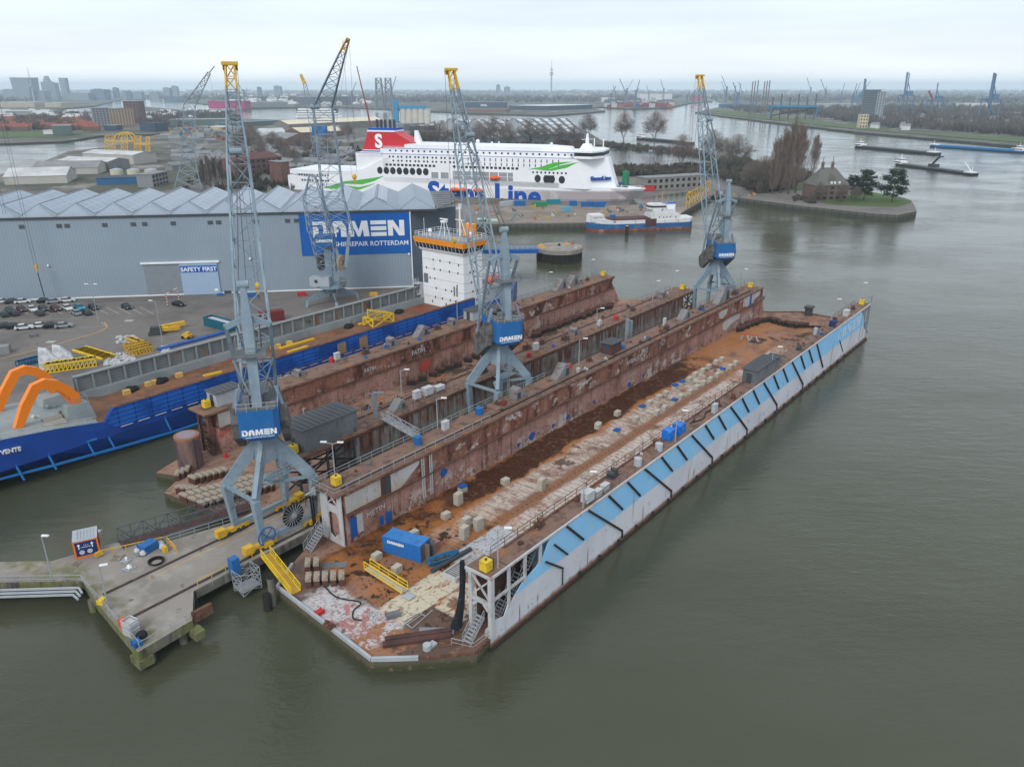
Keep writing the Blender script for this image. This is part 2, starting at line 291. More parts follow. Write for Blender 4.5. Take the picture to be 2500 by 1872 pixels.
# ---------------------------------------------------------------- shipyard hall
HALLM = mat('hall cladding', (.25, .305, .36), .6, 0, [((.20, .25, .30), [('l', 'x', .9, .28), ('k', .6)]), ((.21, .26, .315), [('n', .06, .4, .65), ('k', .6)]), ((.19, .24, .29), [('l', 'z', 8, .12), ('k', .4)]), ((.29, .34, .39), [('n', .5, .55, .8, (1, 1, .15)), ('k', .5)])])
HALL_SHADED = mat('hall side cladding', (.115, .145, .18), .6, 0, [((.08, .105, .135), [('l', 'x', .7, .2), ('k', .7)])])  # darker cladding for the angled side wall, its shade put into the colour
ROOFM = mat('hall roof sheet', (.27, .32, .38), .5, 0, [((.21, .25, .30), [('l', 'x', .7, .15), ('k', .6)]), ((.32, .37, .43), [('n', .15, .5, .8), ('k', .5)])])
PANEL = mat('solar panels', (.21, .265, .35), .25, 0, [((.17, .215, .30), [('n', .05, .4, .6)]), ((.36, .42, .50), [('l', 'y', 5.1, .35)]), ((.30, .36, .45), [('l', 'x', 2.4, .25), ('k', .7)]), ((.24, .30, .38), [('l', 'y', 1.02, .12), ('k', .8)])], spec=.7)
hall = thing('shipyard_hall', 'long grey blue corrugated hall with folded solar roof behind the car park', 'hall', (-31.3, 237.4, 3), math.atan2(17.5, 120.8))
fp = [(0, 0), (15.2, 17.4), (15.2, 45), (-230, 45), (-230, 0)]
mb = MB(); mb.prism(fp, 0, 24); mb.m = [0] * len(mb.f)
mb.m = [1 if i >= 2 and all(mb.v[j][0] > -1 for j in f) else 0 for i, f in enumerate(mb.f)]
mb.build('wall', [HALLM, HALL_SHADED], hall)
mb = MB(); mb.box(-230.3, 8.2, -.5, -.05, 23.7, 24.25); mb.bar((8, -.3, 24), (15.6, 16, 24), .5); mb.build('gutter', CRD, hall)
vx = [-268 + 0.0] ; vx = [-111.9 - 10.3 * i for i in range(11, 0, -1)] + [-111.9, -102, -91.6, -81.2, -70.5, -60, -49.3, -38.4, -27.2, -15.9, -3.5, 7.9]
for i, (a, b) in enumerate(zip(vx, vx[1:])):
    mb = MB(); c = (a + b) / 2 - .6; zz = 27.4; f_, g_ = 4.2, 41; z0 = 24.1
    mb.add([(a, -.2, z0), (b, -.2, z0), (b, 45.2, z0), (a, 45.2, z0), (c, f_, zz), (c, g_, zz)], [])
    mb.k = 0; mb.f += [(0, 1, 4), (2, 3, 5), (0, 4, 5, 3)]; mb.m += [0, 0, 0]
    mb.f += [(1, 2, 5, 4)]; mb.m += [0]
    mb.bar((c, f_, zz), (c, g_, zz), .28); mb.bar((b, -.2, z0 + .1), (c, f_, zz + .02), .22); mb.bar((a, -.2, z0 + .1), (c, f_, zz + .02), .22)
    mb.build('roof', ROOFM, hall)
    # panels on both slopes
    if a < -8:
        mb = MB(); A, Bq, Cq, D = [Vector(v) for v in ((b, 0, z0), (b, 45, z0), (c, g_, zz), (c, f_, zz))]
        def sl(s_, t_): return (A + (Bq - A) * t_) * (1 - s_) + (D + (Cq - D) * t_) * s_ + Vector((0, 0, .14))
        s1 = .12 if a < -30 else .5
        mb.quad(sl(s1, .07), sl(s1, .96), sl(.93, .98), sl(.93, .03)); mb.build('solar_panels', PANEL, hall)
        A, Bq, Cq, D = [Vector(v) for v in ((a, 45, z0), (a, 0, z0), (c, f_, zz), (c, g_, zz))]
        mb = MB(); mb.quad(sl(.12, .04), sl(.12, .93), sl(.93, .97), sl(.93, .03)); mb.build('solar_panels', PANEL, hall)
mb = MB(); mb.add([(8.2, 0, 24.1), (15.6, 8, 24.1), (15.4, 45, 24.1), (8.2, 45, 24.1)], [(0, 1, 2, 3)]); 
for k in range(8): mb.bar((9, 3 + 5 * k, 24.2), (15, 5 + 5 * k, 24.2), .2)
mb.bar((15.4, 17, 24.2), (15.4, 45, 24.2), .5)
mb.build('flat_roof', MESHG, hall)
mb = MB()
for k in range(60): mb.bar((-229 + 4 * k, -.35, 24.2), (-229 + 4 * k, -.35, 25.1), .05)
mb.bar((-229, -.35, 25.1), (8, -.35, 25.1), .05); mb.build('roof_railing', GRYL, hall)
for x in (-111.4, -101.3, -99.1, -88.8, -80.9, -77.7, -69.7, -59.2, -56.8, -46, -36.8, -34.2, -122, -124.2, -134, -144):
    mb = MB()
    for k in range(4): mb.box(x - .75, x + .75, -.14, -.01, 21.1 + k * .3, 21.26 + k * .3)
    mb.build('vent', CRD, hall)
mb = MB(); mb.box(-33.5, -.35, -.2, -.01, 10.9, 23.5); sg = mb.build('sign_board', LOGO, hall)
blockword('DAMEN', 4.75, WHT, sg, (-29.6, -.22, 16.4), (1, 0, 0), th=.05, asp=1.0, gap=.1)
text('SHIPREPAIR ROTTERDAM', 2.0, WHT, sg, (-.9, -.22, 13.5), (1, 0, 0), off=.02, align='RIGHT')
mb = MB(); mb.box(-.3, .02, -.3, -.02, 0, 24); mb.build('corner_trim', WHT, hall)
mb = MB(); mb.box(-230, 0, -.16, -.02, 0, .35); mb.build('base_strip', WHT, hall)
mb = MB(); mb.box(-80.2, -69.8, -.12, -.02, 0, 9.6); mb.build('sliding_door', GRY, hall)
mb = MB(); mb.box(-69.8, -58.9, -.35, -.13, 0, 9.7); dr = mb.build('sliding_door', flat('door pale', (.30, .40, .54), .6, .2), hall)
mb = MB(); mb.box(-69.7, -59, -.42, -.36, 6.9, 8.9); sg = mb.build('sign_board', LOGO, dr)
text('SAFETY FIRST', 1.75, WHT, dr, (-64.35, -.46, 7.25), (1, 0, 0), off=.04, align='CENTER', name='lettering')
mb = MB(); mb.box(-60.6, -59.6, -.38, -.36, .9, 1.7); mb.build('notice', WHT, dr)
mb = MB(); mb.box(-80.8, -58.2, -.6, -.05, 9.75, 10.3); mb.build('door_track', WHT, hall)
for x, z in ((-106.5, 10.2), (-49, 10.5), (-1, 10.6)): mb = MB(); mb.sph((x, -.5, z), .35); mb.build('wall_lamp', WHT, hall)
# ================================================================ FLOATING DOCKS
DRK = (.045, .022, .014); ORR = (.35, .135, .035); CRM = (.52, .46, .35); PNK = (.29, .19, .165); WHP = (.46, .44, .45)
DECKA = mat('dock floor', (.26, .145, .10), .7, 0, [
    ((.13, .07, .05), [('n', .25, .42, .62)]), ((.27, .18, .15), [('n', .5, .52, .7), ('k', .8)]),
    ((.47, .39, .33), [('x', 12, 112, 3, 6, .2), ('y', 16.8, 22.4, .5, 1.6, .35), ('n', .35, .36, .54, (1, .7, 1))]),
    ((.17, .10, .08), [('x', 8, 92, 3, 3, .2), ('l', 'x', 1.7, .22), ('y', 16.5, 22.3, .6, 1, .5), ('n', .5, .4, .6)]),
    ((.24, .11, .055), [('y', 14.8, 16.8, .3, .5, .5), ('k', .85)]), ((.12, .06, .04), [('y', 15.6, 15.9, .1, .1, 1), ('l', 'x', 1.2, .5)]),
    ((.50, .43, .38), [('x', 11, 128, 2, 3, .2), ('y', 10.2, 14.7, .3, .7, .4), ('n', .3, .33, .5, (.8, 1, 1))]),
    ((.25, .10, .06), [('x', 8, 128, 2, 3, .2), ('y', 10.2, 14.7, .3, .7, .4), ('n', 1.6, .52, .6), ('n', .15, .42, .58)]),
    ((.20, .12, .10), [('x', 8, 128, 2, 3, .2), ('y', 10.2, 14.7, .3, .7, .4), ('l', 'x', 1.25, .16), ('k', .7)]),
    (ORR, [('y', 21.6, 28.6, .5, 2.4, .16), ('x', -3, 150, 3, 3, .2), ('k', .85)]),
    ((.050, .017, .006), [('y', 22.6, 28.7, .3, 2.6, .22), ('x', -1, 108, 2, 6, .1), ('n', .12, .22, .32)]),
    (ORR, [('x', -4, 22, 2, 4, .2), ('y', 12.5, 28, 1, 4, .15), ('n', .3, .35, .6), ('k', .8)]),
    (DRK, [('x', -6, 20, 2, 4, .2), ('y', 10, 28, 1, 4, .2), ('n', .75, .55, .585)]),
    ((.34, .155, .07), [('x', 98, 150, 2, 4, .2), ('y', 9, 28, 1, 4, .15), ('n', .2, .42, .6)]),
    (DRK, [('x', 92, 150, 2, 4, .2), ('y', 9, 28, 1, 4, .15), ('n', .13, .56, .60)]),
    ((.09, .045, .03), [('n', .16, .60, .64), ('x', 8, 150, 2, 2, .2), ('k', .9)]),
    ((.40, .41, .44), [('x', 9, 20, .3, .4, .5), ('y', 10.4, 15.4, .15, .3, .4), ('n', .6, .36, .44)]),
    (CRM, [('x', -6.2, 6.2, .12, .15, .8), ('y', 9.8, 14.6, .12, .15, .8), ('n', .8, .30, .36)]),
    (CRM, [('x', .2, 6.5, .12, .3, .8), ('y', 4.6, 10, .12, .15, .8), ('n', .5, .44, .50, (1, .5, 1))]),
    ((.30, .12, .05), [('x', .2, 6.5, .12, .3, .8), ('y', 6, 14, .12, .15, .8), ('n', .55, .52, .58, (.6, 1.6, 1))]),
    ((.115, .075, .055), [('x', -8.4, .2, .15, .15, .8), ('y', 2.2, 9.8, .15, .2, .8)]), (DRK, [('x', -8.4, .2, .15, .15, .8), ('y', 2.2, 9.8, .15, .2, .8), ('n', .5, .57, .61)]),
    (WHP, [('x', -12, -4.6, .5, 1.2, .3), ('y', 9.5, 24, .4, 1.6, .3), ('n', .7, .36, .44)]),
    ((.36, .17, .165), [('x', -10, -4.2, .5, 1, .4), ('y', 10, 18.5, .5, 2, .4), ('n', .55, .50, .54)]),
    ((.30, .14, .07), [('x', -12, -5, .5, 1, .4), ('y', 6, 13, .5, 2, .4), ('n', .8, .47, .53)]),
    ((.12, .09, .075), [('x', -12, -3, .4, 1, .4), ('y', 23, 31, .5, 1.5, .3), ('n', .5, .35, .6)]),
    ((.11, .06, .045), [('n', 2.2, .57, .64), ('k', .75)]), ((.22, .12, .08), [('n', 1.1, .56, .6), ('n', .12, .42, .6), ('k', .7)]), ((.10, .06, .045), [('l', 'x', 3.05, .06), ('k', .55)]), ((.12, .075, .055), [('l', 'y', 2.3, .05), ('k', .5)])], bump=.03, bscale=1.5, spec=.15)
DECKB = mat('second dock floor', (.25, .155, .115), .8, 0, [((.33, .20, .14), [('n', .2, .45, .65)]), ((.16, .09, .065), [('n', .3, .5, .68)]), ((.12, .06, .04), [('n', .5, .6, .64, (1, 2, 1))]), (ORR, [('n', .07, .55, .65), ('k', .6)]),
    ((.07, .04, .03), [('y', 60, 68.3, .5, 2, .3), ('n', .12, .46, .52), ('x', 50, 110, 3, 3, .2)]), ((.18, .11, .08), [('l', 'x', 2.4, .3), ('y', 52, 62, .5, .5, .3), ('k', .6)])])
PSIDE = mat('pontoon side', (.10, .085, .06), .9, 0, [((.05, .055, .025), [('z', -3, .7, .3, .5, .8)]), ((.20, .12, .08), [('n', 1.2, .58, .7)])])
WTOP = mat('wing deck', (.19, .115, .085), .8, 0, [((.20, .13, .10), [('n', .3, .5, .7)]), ((.09, .055, .045), [('n', .6, .5, .65)]), ((.27, .12, .05), [('n', .2, .58, .66)]), ((.08, .05, .04), [('l', 'y', 1.6, .08), ('k', .6)])])
def wallmat(nm, up, lo, zl, wp=.5):
    return mat(nm, lo, .75, 0, [
        (tuple(c * 1.25 for c in lo), [('n', .15, .45, .65)]), ((.17, .08, .055), [('n', .22, .5, .66, (1, 1, .7)), ('k', .85)]),
        (up, [('z', zl, 20, .05, 0, 1)]), ((.075, .03, .022), [('z', zl, 20, .05, 0, 1), ('n', .35, .46, .6, (1, 1, .3))]), ((.33, .24, .22), [('z', zl, 20, .05, 0, 1), ('n', .4, .56, .64)]),
        ((.48, .45, .43), [('z', zl + .3, 20, .2, .3, 1), ('n', .23, .60, .63), ('n', 1.3, .42, .52)]),
        ((.46, .43, .40), [('z', 0, 4.2, .8, 1.2, .4), ('n', .45, .50, .56), ('n', .08, .42, .56), ('k', wp + .4)]), ((.10, .06, .05), [('z', 0, 3.2, .5, 1, .8), ('n', 1.3, .54, .6), ('k', .8)]),
        ((.02, .08, .33), [('z', 1.5, 5, .6, 1, .4), ('n', .2, .665, .68)]), ((.5, .06, .03), [('z', 2, 6, .6, 1, .4), ('n', .12, .655, .69), ('k', .7)]),
        ((.09, .03, .015), [('n', 1.0, .57, .66, (1, 1, .09)), ('k', .8)]), ((.34, .15, .06), [('n', .7, .60, .68, (1, 1, .15)), ('k', .7)]), ((.30, .17, .12), [('n', .8, .60, .7, (1, 1, .12)), ('k', .5)]), ((.09, .05, .04), [('l', 'x', 7.5, .09), ('k', .7)]), ((.10, .055, .045), [('n', 1.9, .57, .64), ('k', .6)]), ((.40, .33, .30), [('n', 2.6, .63, .68), ('k', .6)])], spec=.12)
WALLA = wallmat('rusty inner wall', (.23, .105, .075), (.31, .175, .145), 6.2)
WALLB = wallmat('rusty wall second dock', (.24, .11, .08), (.33, .19, .155), 6.4, .2)
WALLG = mat('grey stained wall', (.235, .24, .235), .85, 0, [((.13, .13, .12), [('n', .3, .45, .65)]), ((.085, .08, .07), [('z', -2, 4.6, .3, .5, .3), ('k', .8)]), ((.08, .035, .025), [('z', 5.5, 20, 1.5, 1.5, .8), ('n', .9, .42, .56, (1, 1, .12))]), ((.17, .085, .06), [('z', 6.5, 20, 1, 1.5, .8), ('n', .8, .5, .6, (1, 1, .2))]), ((.12, .10, .09), [('l', 'x', 9, .15), ('k', .8)])])
OUTW = mat('blue and grey hull side', (.58, .59, .64), .6, 0, [((.50, .51, .56), [('n', .1, .42, .65)]), ((.24, .52, .80), [('z', 5.05, 20, .04, .04, 1)]), ((.32, .58, .84), [('z', 5.05, 20, .04, .04, 1), ('n', .12, .5, .7), ('k', .7)]),
    ((.33, .20, .12), [('n', .55, .645, .71, (1, 1, .06)), ('z', 0, 6.5, 1, 1.5, .4), ('k', .85)]), ((.22, .13, .09), [('z', -1, .9, .25, .5, .9)]), ((.05, .07, .09), [('n', .9, .70, .72)]), ((.50, .51, .55), [('l', 'x', 12.4, .06), ('k', .4)]),
    ((.25, .13, .08), [('n', 1.4, .58, .66, (1, 1, .3)), ('z', 0, 2.6, .5, 1, .5), ('k', .8)]), ((.42, .46, .52), [('n', .5, .5, .7, (1, 1, .15)), ('k', .35)]), ((.20, .12, .08), [('l', 'x', 15.09, .22, -9.6), ('z', 0, 3.2, .5, 1.5, .6), ('k', .9)])])
PLATEW = mat('white wing plating', (.42, .42, .42), .7, 0, [((.33, .31, .29), [('n', .25, .45, .7)]), ((.30, .20, .14), [('n', 1, .6, .7, (1, 1, .3))]), ((.40, .33, .22), [('z', 6.2, 6.9, .2, .2, 1), ('k', .6)])])
BARW = mat('fender timber', (.028, .026, .022), .9)
def rim(mb, pts, w, h):
    for a, b in zip(pts, pts[1:]): mb.bar(a, b, w, h)
    return mb
def poly_on(axis, c, pts, th, mb):   # plate in a vertical plane: axis 'y' -> pts (u,z), axis 'x' -> pts (y,z)
    P = [(a, c, b) if axis == 'y' else (c, a, b) for a, b in pts]
    return mb.ext(P, (0, th, 0) if axis == 'y' else (th, 0, 0))
# ---- dock A
dA = dthing('floating_dock', 'nearest empty floating dock with light blue and grey outer side and brown stained floor', 'floating dock')
mb = MB(); PA = [(-5.5, 30.8), (-9.9, 27.9), (-11.3, 8.1), (-2.9, -.5), (-.2, .1), (154, .1), (163.3, 10.6), (163.8, 20.9), (158, 27.4), (154.5, 33.8), (1, 33.8)]
mb.prism(PA, -1.5, 1.5); mb.m = [1] * len(mb.f); mb.m[1] = 0; mb.build('pontoon', [DECKA, PSIDE], dA)
mb = MB(); rim(mb, [(-5.4, 30.6, 1.7), (-9.7, 27.9, 1.7), (-11.1, 8.2, 1.7)], .35, .5); rim(mb, [(-11.1, 8.2, 1.7), (-7.6, 4.2, 1.7)], .35, .5); mb.build('kerb', GRYL, dA)
mb = MB(); rim(mb, [(-7.6, 4.2, 1.62), (-2.9, -.3, 1.62), (-.2, .0, 1.62)], .25, .3); mb.build('rusty_kerb', RUST, dA); mb = MB(); rim(mb, [(154.3, 33.4, 1.6), (158, 27.2, 1.6), (163.5, 20.8, 1.6), (163, 10.7, 1.6), (155, .2, 1.6)], .3, .35); mb.build('rusty_kerb', RUST, dA)
mb = MB(); mb.box(12, 144, 0, 3.2, -.5, 9.6); mb.m = [0] * 6; mb.k = 1; mb.box(1.4, 12, 2.95, 3.2, 1.4, 9.6); mb.box(144, 150, 2.95, 3.2, 1.4, 9.6)
mb.k = 0; poly_on('y', 0, [(.1, -.5), (.3, 3.9), (2.7, 3.2), (3.4, 4.4), (4.1, 4.5), (6.2, 6.0), (9.2, 6.8), (10.5, 7.6), (11.9, 9.6), (12, 9.6), (12, -.5)], .15, mb)
poly_on('y', 0, [(144, -.5), (144, 9.6), (147.5, 7.8), (150, 4), (153, 2), (153.6, -.5)], .15, mb)
w_ = mb.build('right_wing_wall', [OUTW, BROWN], dA)
mb = MB(); mb.box(3.5, 152.6, .12, 3.22, 9.62, 9.84); mb.box(.3, 3.6, .12, 3.9, 9.62, 9.84); mb.build('right_wing_deck', WTOP, dA)
mb = MB(); mb.bar((.3, .0, 9.8), (152.6, .0, 9.8), .22, .3); mb.bar((.25, 0, 9.8), (.25, 3.9, 9.8), .22, .3); mb.build('deck_edge', WHD, dA)
mb = MB()
for u in (.45, 3.6, 6.7, 9.8): mb.bar((u, .05, {.45: 1.4, 3.6: 4.2, 6.7: 6, 9.8: 7}[u]), (u, .05, 9.65), .32 if u > 1 else .5)
mb.bar((.5, .05, 6.6), (6.7, .05, 6.6), .28)
for u in (3.6, 6.7, 9.8): mb.bar((u, .1, 9.3), (u - .5, .1, 9.65), .15); mb.bar((u, .1, 9.3), (u + .5, .1, 9.65), .15)
for y in (.1, 3.1): mb.bar((.35, y, 1.4), (.35, y, 9.65), .5)
mb.bar((.35, .1, 6.4), (.35, 3.1, 9.5), .2); mb.bar((.35, 3.1, 6.4), (.35, .1, 9.5), .2); mb.bar((.35, .1, 6.1), (.35, 3.1, 6.1), .4)
mb.bar((.35, .35, 5.2), (.35, 1.1, 5.95), .4); mb.bar((.35, 2.8, 5.2), (.35, 2.1, 5.95), .4)
poly_on('x', .2, [(.1, 1.4), (1, 1.4), (.9, 2.4), (.3, 3.2), (.1, 3.2)], .25, mb)
mb.build('end_frame', WHD, dA)
mb = MB()
for u, z0, z1 in ((5.5, 3.5, 6.4), (2.6, 1.7, 3.9), (8.6, 6, 8.6)):
    for k in range(7): mb.box(u + k * .28, u + k * .28 + .26, 1, 2.2, z0 + (z1 - z0) * k / 7, z0 + (z1 - z0) * k / 7 + .08)
    for y in (1, 2.2): mb.bar((u, y, z0), (u + 2, y, z1), .12); mb.bar((u, y, z0 + 1), (u + 2, y, z1 + 1), .06)
mb.build('stair', RAILM, dA)
mb = MB()
for u in (146.5, 149, 151.6): mb.bar((u, .1, 1.5), (u, .1, 9.7), .3); mb.bar((u, 3, 1.5), (u, 3, 9.7), .3)
mb.bar((146.5, .1, 9), (151.6, .1, 3), .25); mb.bar((146.5, .1, 5.4), (151.6, .1, 5.4), .2); mb.bar((151.6, .1, 9), (151.6, 3, 5), .2); mb.bar((152.6, .05, 2), (152.6, .05, 12), .3)
mb.build('far_end_frame', GRY, dA)
mb = MB()
k = 0
for i in range(19):
    u = 15.2 + 5.03 * i
    if i % 3 == 1: mb.bar((u, -.12, 9.65), (u + 9.4, -.12, 1.9), .26, .3); mb.bar((u + 9.4, -.12, 1.9), (u + 9.5, -.12, .7), .2, .2)
    else: mb.bar((u, -.12, 9.65), (u + 4.1, -.12, 5.6), .24, .3)
mb.bar((110.8, -.12, 9.65), (118, -.12, 2.2), .26, .3); mb.bar((12.6, -.12, 8.2), (15.6, -.12, 5.2), .24); mb.bar((10.8, -.12, 6.6), (14.6, -.12, 3.6), .26); mb.bar((14.6, -.12, 3.6), (14.6, -.12, 1), .12); mb.bar((128.6, -.1, 6), (133, -.1, 2), .14)
mb.build('fender_bars', BARW, dA)
mb = MB()
for i in range(24): mb.bar((18.5 + 5.03 * i, -.3, -.6), (18.5 + 5.03 * i, -.25, 1.0), .3)
mb.bar((-.2, -.2, .1), (153.6, -.2, .1), .35, .3); mb.build('waterline_fender', BARW, dA)
mb = MB(); rim(mb, [(0, -.05, .4), (153.4, -.05, .4)], .2, .22); mb.build('rusty_strake', RUST, dA)
# left wing
mb = MB(); mb.box(2.6, 151, 28.6, 33.6, 1.45, 9.6); poly_on('y', 28.6, [(151, 1.45), (151, 9.6), (152.2, 9.6), (152.6, 8), (155, 1.45)], 5, mb); mb.build('left_wing_wall', WALLA, dA)
mb = MB(); mb.box(2.7, 9.2, 28.52, 28.58, 6.5, 9.3); mb.build('white_plating', PLATEW, dA); mb = MB(); mb.box(11.2, 13.2, 28.52, 28.58, 6.3, 9.2); poly_on('y', 28.52, [(13.2, 6.3), (17, 8.6), (17, 9.2), (13.2, 9.2)], .06, mb); mb.build('white_plating', PLATEW, dA); mb = MB()
poly_on('y', 28.52, [(150.4, 9.3), (139, 9.3), (139, 7), (142, 6.4), (150.4, 8.2)], .06, mb); mb.build('white_plating', PLATEW, dA)
mb = MB(); mb.box(9.3, 10.1, 28.5, 28.58, 6.5, 9.2); mb.build('doorway_panel', BROWN, dA)
mb = MB(); mb.box(10.1, 11.1, 28.5, 28.58, 6.5, 9.2); mb.build('doorway', CRD, dA)
mb = MB(); mb.bar((2.6, 28.45, 9.55), (152.2, 28.45, 9.55), .35, .35, n=6); mb.build('top_pipe_rim', RUST, dA)
mb = MB(); mb.bar((2.6, 28.42, 6.2), (152.4, 28.42, 6.2), .38, .2); mb.build('wall_ledge', RUST, dA)
mb = MB(); mb.box(1, 152.4, 28.5, 33.75, 9.62, 9.84); mb.build('left_wing_deck', WTOP, dA)
mb = MB()   # end portal plate with an opening
for P_ in ([(28.6, 1.5), (29.3, 1.5), (29.5, 9.6), (28.6, 9.6)], [(33.2, 1.5), (32.2, 1.5), (31.6, 3), (31.6, 9.6), (33, 9.6), (33.2, 8)], [(29.4, 6.4), (31.7, 6.4), (31.7, 7.6), (29.4, 7.6)], [(29.35, 1.5), (31.9, 1.5), (31.7, 2.8), (30.8, 2.2), (29.4, 3.4)], [(29.4, 5.7), (29.9, 6.5), (29.4, 6.5)], [(31.7, 5.7), (31.2, 6.5), (31.7, 6.5)]): poly_on('x', 1.9, P_, .2, mb)
mb.bar((2, 29.4, 7.6), (2, 31.6, 9.5), .15); mb.bar((2, 31.6, 7.6), (2, 29.4, 9.5), .15); mb.bar((2, 33, 9.5), (-.6, 33, 9.4), .15); mb.build('end_portal', WHD, dA)
mb = MB()
for y in (31.2, 31.5, 31.8):
    rim(mb, [(.9, y - 1, 9.95), (.9, y + 1.2, 9.95), (.9, y + 1.6, 9.6), (.9, y + 1.6, 8.8)], .14, .14)
mb.build('pipes', WHD, dA)
BL = [(1, 28.7, 9.84), (60, 28.7, 9.84), (151.5, 28.7, 9.84)]
mb = MB(); mb.rail([(1.2, 28.75, 9.84), (34, 28.75, 9.84)], step=2.2, r=.06); mb.rail([(1.2, 33.6, 9.84), (56, 33.6, 9.84)], step=2.2, r=.06); mb.rail([(1.2, 28.75, 9.84), (1.2, 33.6, 9.84)], step=1.5, r=.06); mb.build('railing', RAILM, dA)
mb = MB(); mb.rail([(34, 28.75, 9.84), (148, 28.75, 9.84)], step=2.6, r=.05); mb.rail([(56, 33.6, 9.84), (151, 33.6, 9.84)], step=2.6, r=.05); mb.rail([(4, 3.15, 9.84), (149, 3.15, 9.84)], step=2.6, r=.06); mb.rail([(64, .25, 9.84), (72, .25, 9.84)], r=.05); mb.rail([(100, .25, 9.84), (130, .25, 9.84)], r=.05); mb.rail([(20, .25, 9.84), (33, .25, 9.84)], r=.05); mb.build('railing', RAILR, dA)
mb = MB()
for u in (17.4, 19.1):
    for s_ in (0, .5): mb.bar((u + s_, 28.35, 2.5), (u + s_, 28.35, 9.4), .08)
    for k in range(22): mb.bar((u, 28.35, 2.6 + .31 * k), (u + .5, 28.35, 2.6 + .31 * k), .08)
mb.build('wall_ladder', WHD, dA)
mb = MB()
for k in range(9): mb.box(.6 - k * .32, .9 - k * .32, 31, 32.4, 4.2 - k * .3, 4.28 - k * .3)
for y in (31, 32.4): mb.bar((.9, y, 4.2), (-2.2, y, 1.5), .12); mb.rail([(.9, y, 4.2), (-2.2, y, 1.5)], step=1, r=.06)
mb.build('stair', RAILM, dA)
mb = MB()
for k in range(8): mb.box(-.1 - k * .33, .2 - k * .33, 1, 2.2, 4.0 - k * .3, 4.08 - k * .3)
for y in (1, 2.2): mb.bar((.2, y, 4), (-2.4, y, 1.5), .12); mb.rail([(.2, y, 4), (-2.4, y, 1.5)], step=1, r=.06)
mb.rail([(-2.6, .2, 1.5), (-3.6, 2.8, 1.5)], r=.07); mb.rail([(-2.6, .2, 1.5), (.2, .2, 1.5)], r=.07); mb.build('stair', RAILM, dA)
FADE = mat('faded white paint', (.50, .62, .74), .7, 0, [((.25, .48, .72), [('n', .8, .5, .6)])])
blockword('DAMEN', 2.5, FADE, dA, (126.8, -.04, 6.2), (1, 0, 0), th=.03, asp=1.05, gap=.35)
for s_, u, z, sz, rt_ in (('METIN', 6.2, 4.1, 1.25, .06), ('AHBALIO', 78, 7.3, 1.5, 0), ('IV', 33, 7.3, .9, 0), ('T', 133, 7.2, 1.1, 0)):
    text(s_, sz, WHD, dA, (u, 28.5, z), (1, 0, rt_), off=.0)
BLUP = flat('blue paint patch', (.008, .085, .33), .7, .8, 1.5)
mb = MB(); mb.box(3.2, 4.4, 28.5, 28.58, 2.3, 5.4); mb.box(8.6, 9.3, 28.5, 28.58, 1.8, 3.2); mb.box(9.8, 10.8, 28.5, 28.58, 1.5, 3.4)
for u, z, r_ in ((22.3, 5, .85), (41.5, 2.6, .45), (45.5, 2.9, .8), (52, 2.7, .4), (57, 2.8, .6), (66, 3.0, .45), (80, 2.6, .6), (86, 2.8, .4)): mb.ext([(u + r_ * 1.2 * math.cos(a * .52) * random.uniform(.6, 1.1), 28.6, z + r_ * math.sin(a * .52) * random.uniform(.55, 1.1)) for a in range(12)], (0, -.08, 0))
mb.build('blue_patches', BLUP, dA)
mb = MB(); mb.box(4.4, 5.5, 28.5, 28.58, 2.5, 5.5); mb.build('white_patch', PLATEW, dA); mb = MB(); mb.ext([(u_, 28.58, z_) for u_, z_ in ((124, 7.2), (126, 6.6), (128.3, 7.4), (128.6, 8.8), (125, 9.0), (123.6, 8.3))], (0, -.08, 0)); mb.build('white_patch', PLATEW, dA); mb = MB(); mb.ext([(u_, 28.58, z_) for u_, z_ in ((127, 3.4), (129, 2.8), (132, 3.9), (137, 4.2), (137.4, 5.6), (134, 6.05), (128.5, 5.9), (126.6, 4.9))], (0, -.08, 0)); mb.build('white_patches', PLATEW, dA)
mb = MB(); mb.box(143.2, 144.4, 28.44, 28.5, 5.8, 9.3); mb.build('blue_patches', BLUP, dA)
# ---- dock B
dB = dthing('floating_dock', 'second floating dock behind the long pier, with rusty wing walls and pinkish floor', 'floating dock')
mb = MB(); PB = [(-6.1, 63.4), (-3.5, 47), (5, 43), (138, 43), (150, 47), (153, 55), (150, 62), (140, 73.4), (3, 73.4), (-3.5, 71), (-1.5, 66.5)]
mb.prism(PB, -1.5, 1.5); mb.m = [1] * len(mb.f); mb.m[1] = 0; mb.build('pontoon', [DECKB, PSIDE], dB)
mb = MB(); mb.box(16, 131, 42.4, 48, 1.4, 9.6); mb.build('right_wing_wall', WALLG, dB)
mb = MB(); mb.box(5, 137.5, 42.2, 48.2, 9.62, 9.84); mb.build('right_wing_deck', WTOP, dB)
mb = MB(); mb.bar((5, 42.2, 9.6), (137.5, 42.2, 9.6), .3, .4, n=6); mb.bar((5, 42.25, 9.2), (137.5, 42.25, 9.2), .25, .2, n=6); mb.build('top_pipe_rim', RUST, dB)
mb = MB()
for u0, u1 in ((5.3, 16), (131, 137.3)):
    for y in (42.5, 47.8): mb.lattice([(u0, y, 1.5), (u1, y, 1.5)], [(u0, y, 9.6), (u1, y, 9.6)], 2, .35, .22, cross=True)
    mb.bar((u0, 42.5, 5), (u0, 47.8, 5), .3); mb.bar((u0, 42.5, 9), (u0, 47.8, 5), .2)
    mb.bar(((u0 + u1) / 2, 42.5, 1.5), ((u0 + u1) / 2, 42.5, 9.6), .3); mb.bar((u0, 42.5, 7.4), (u1, 42.5, 7.4), .2)
    mb.build('end_frame', CRD, dB); mb = MB()
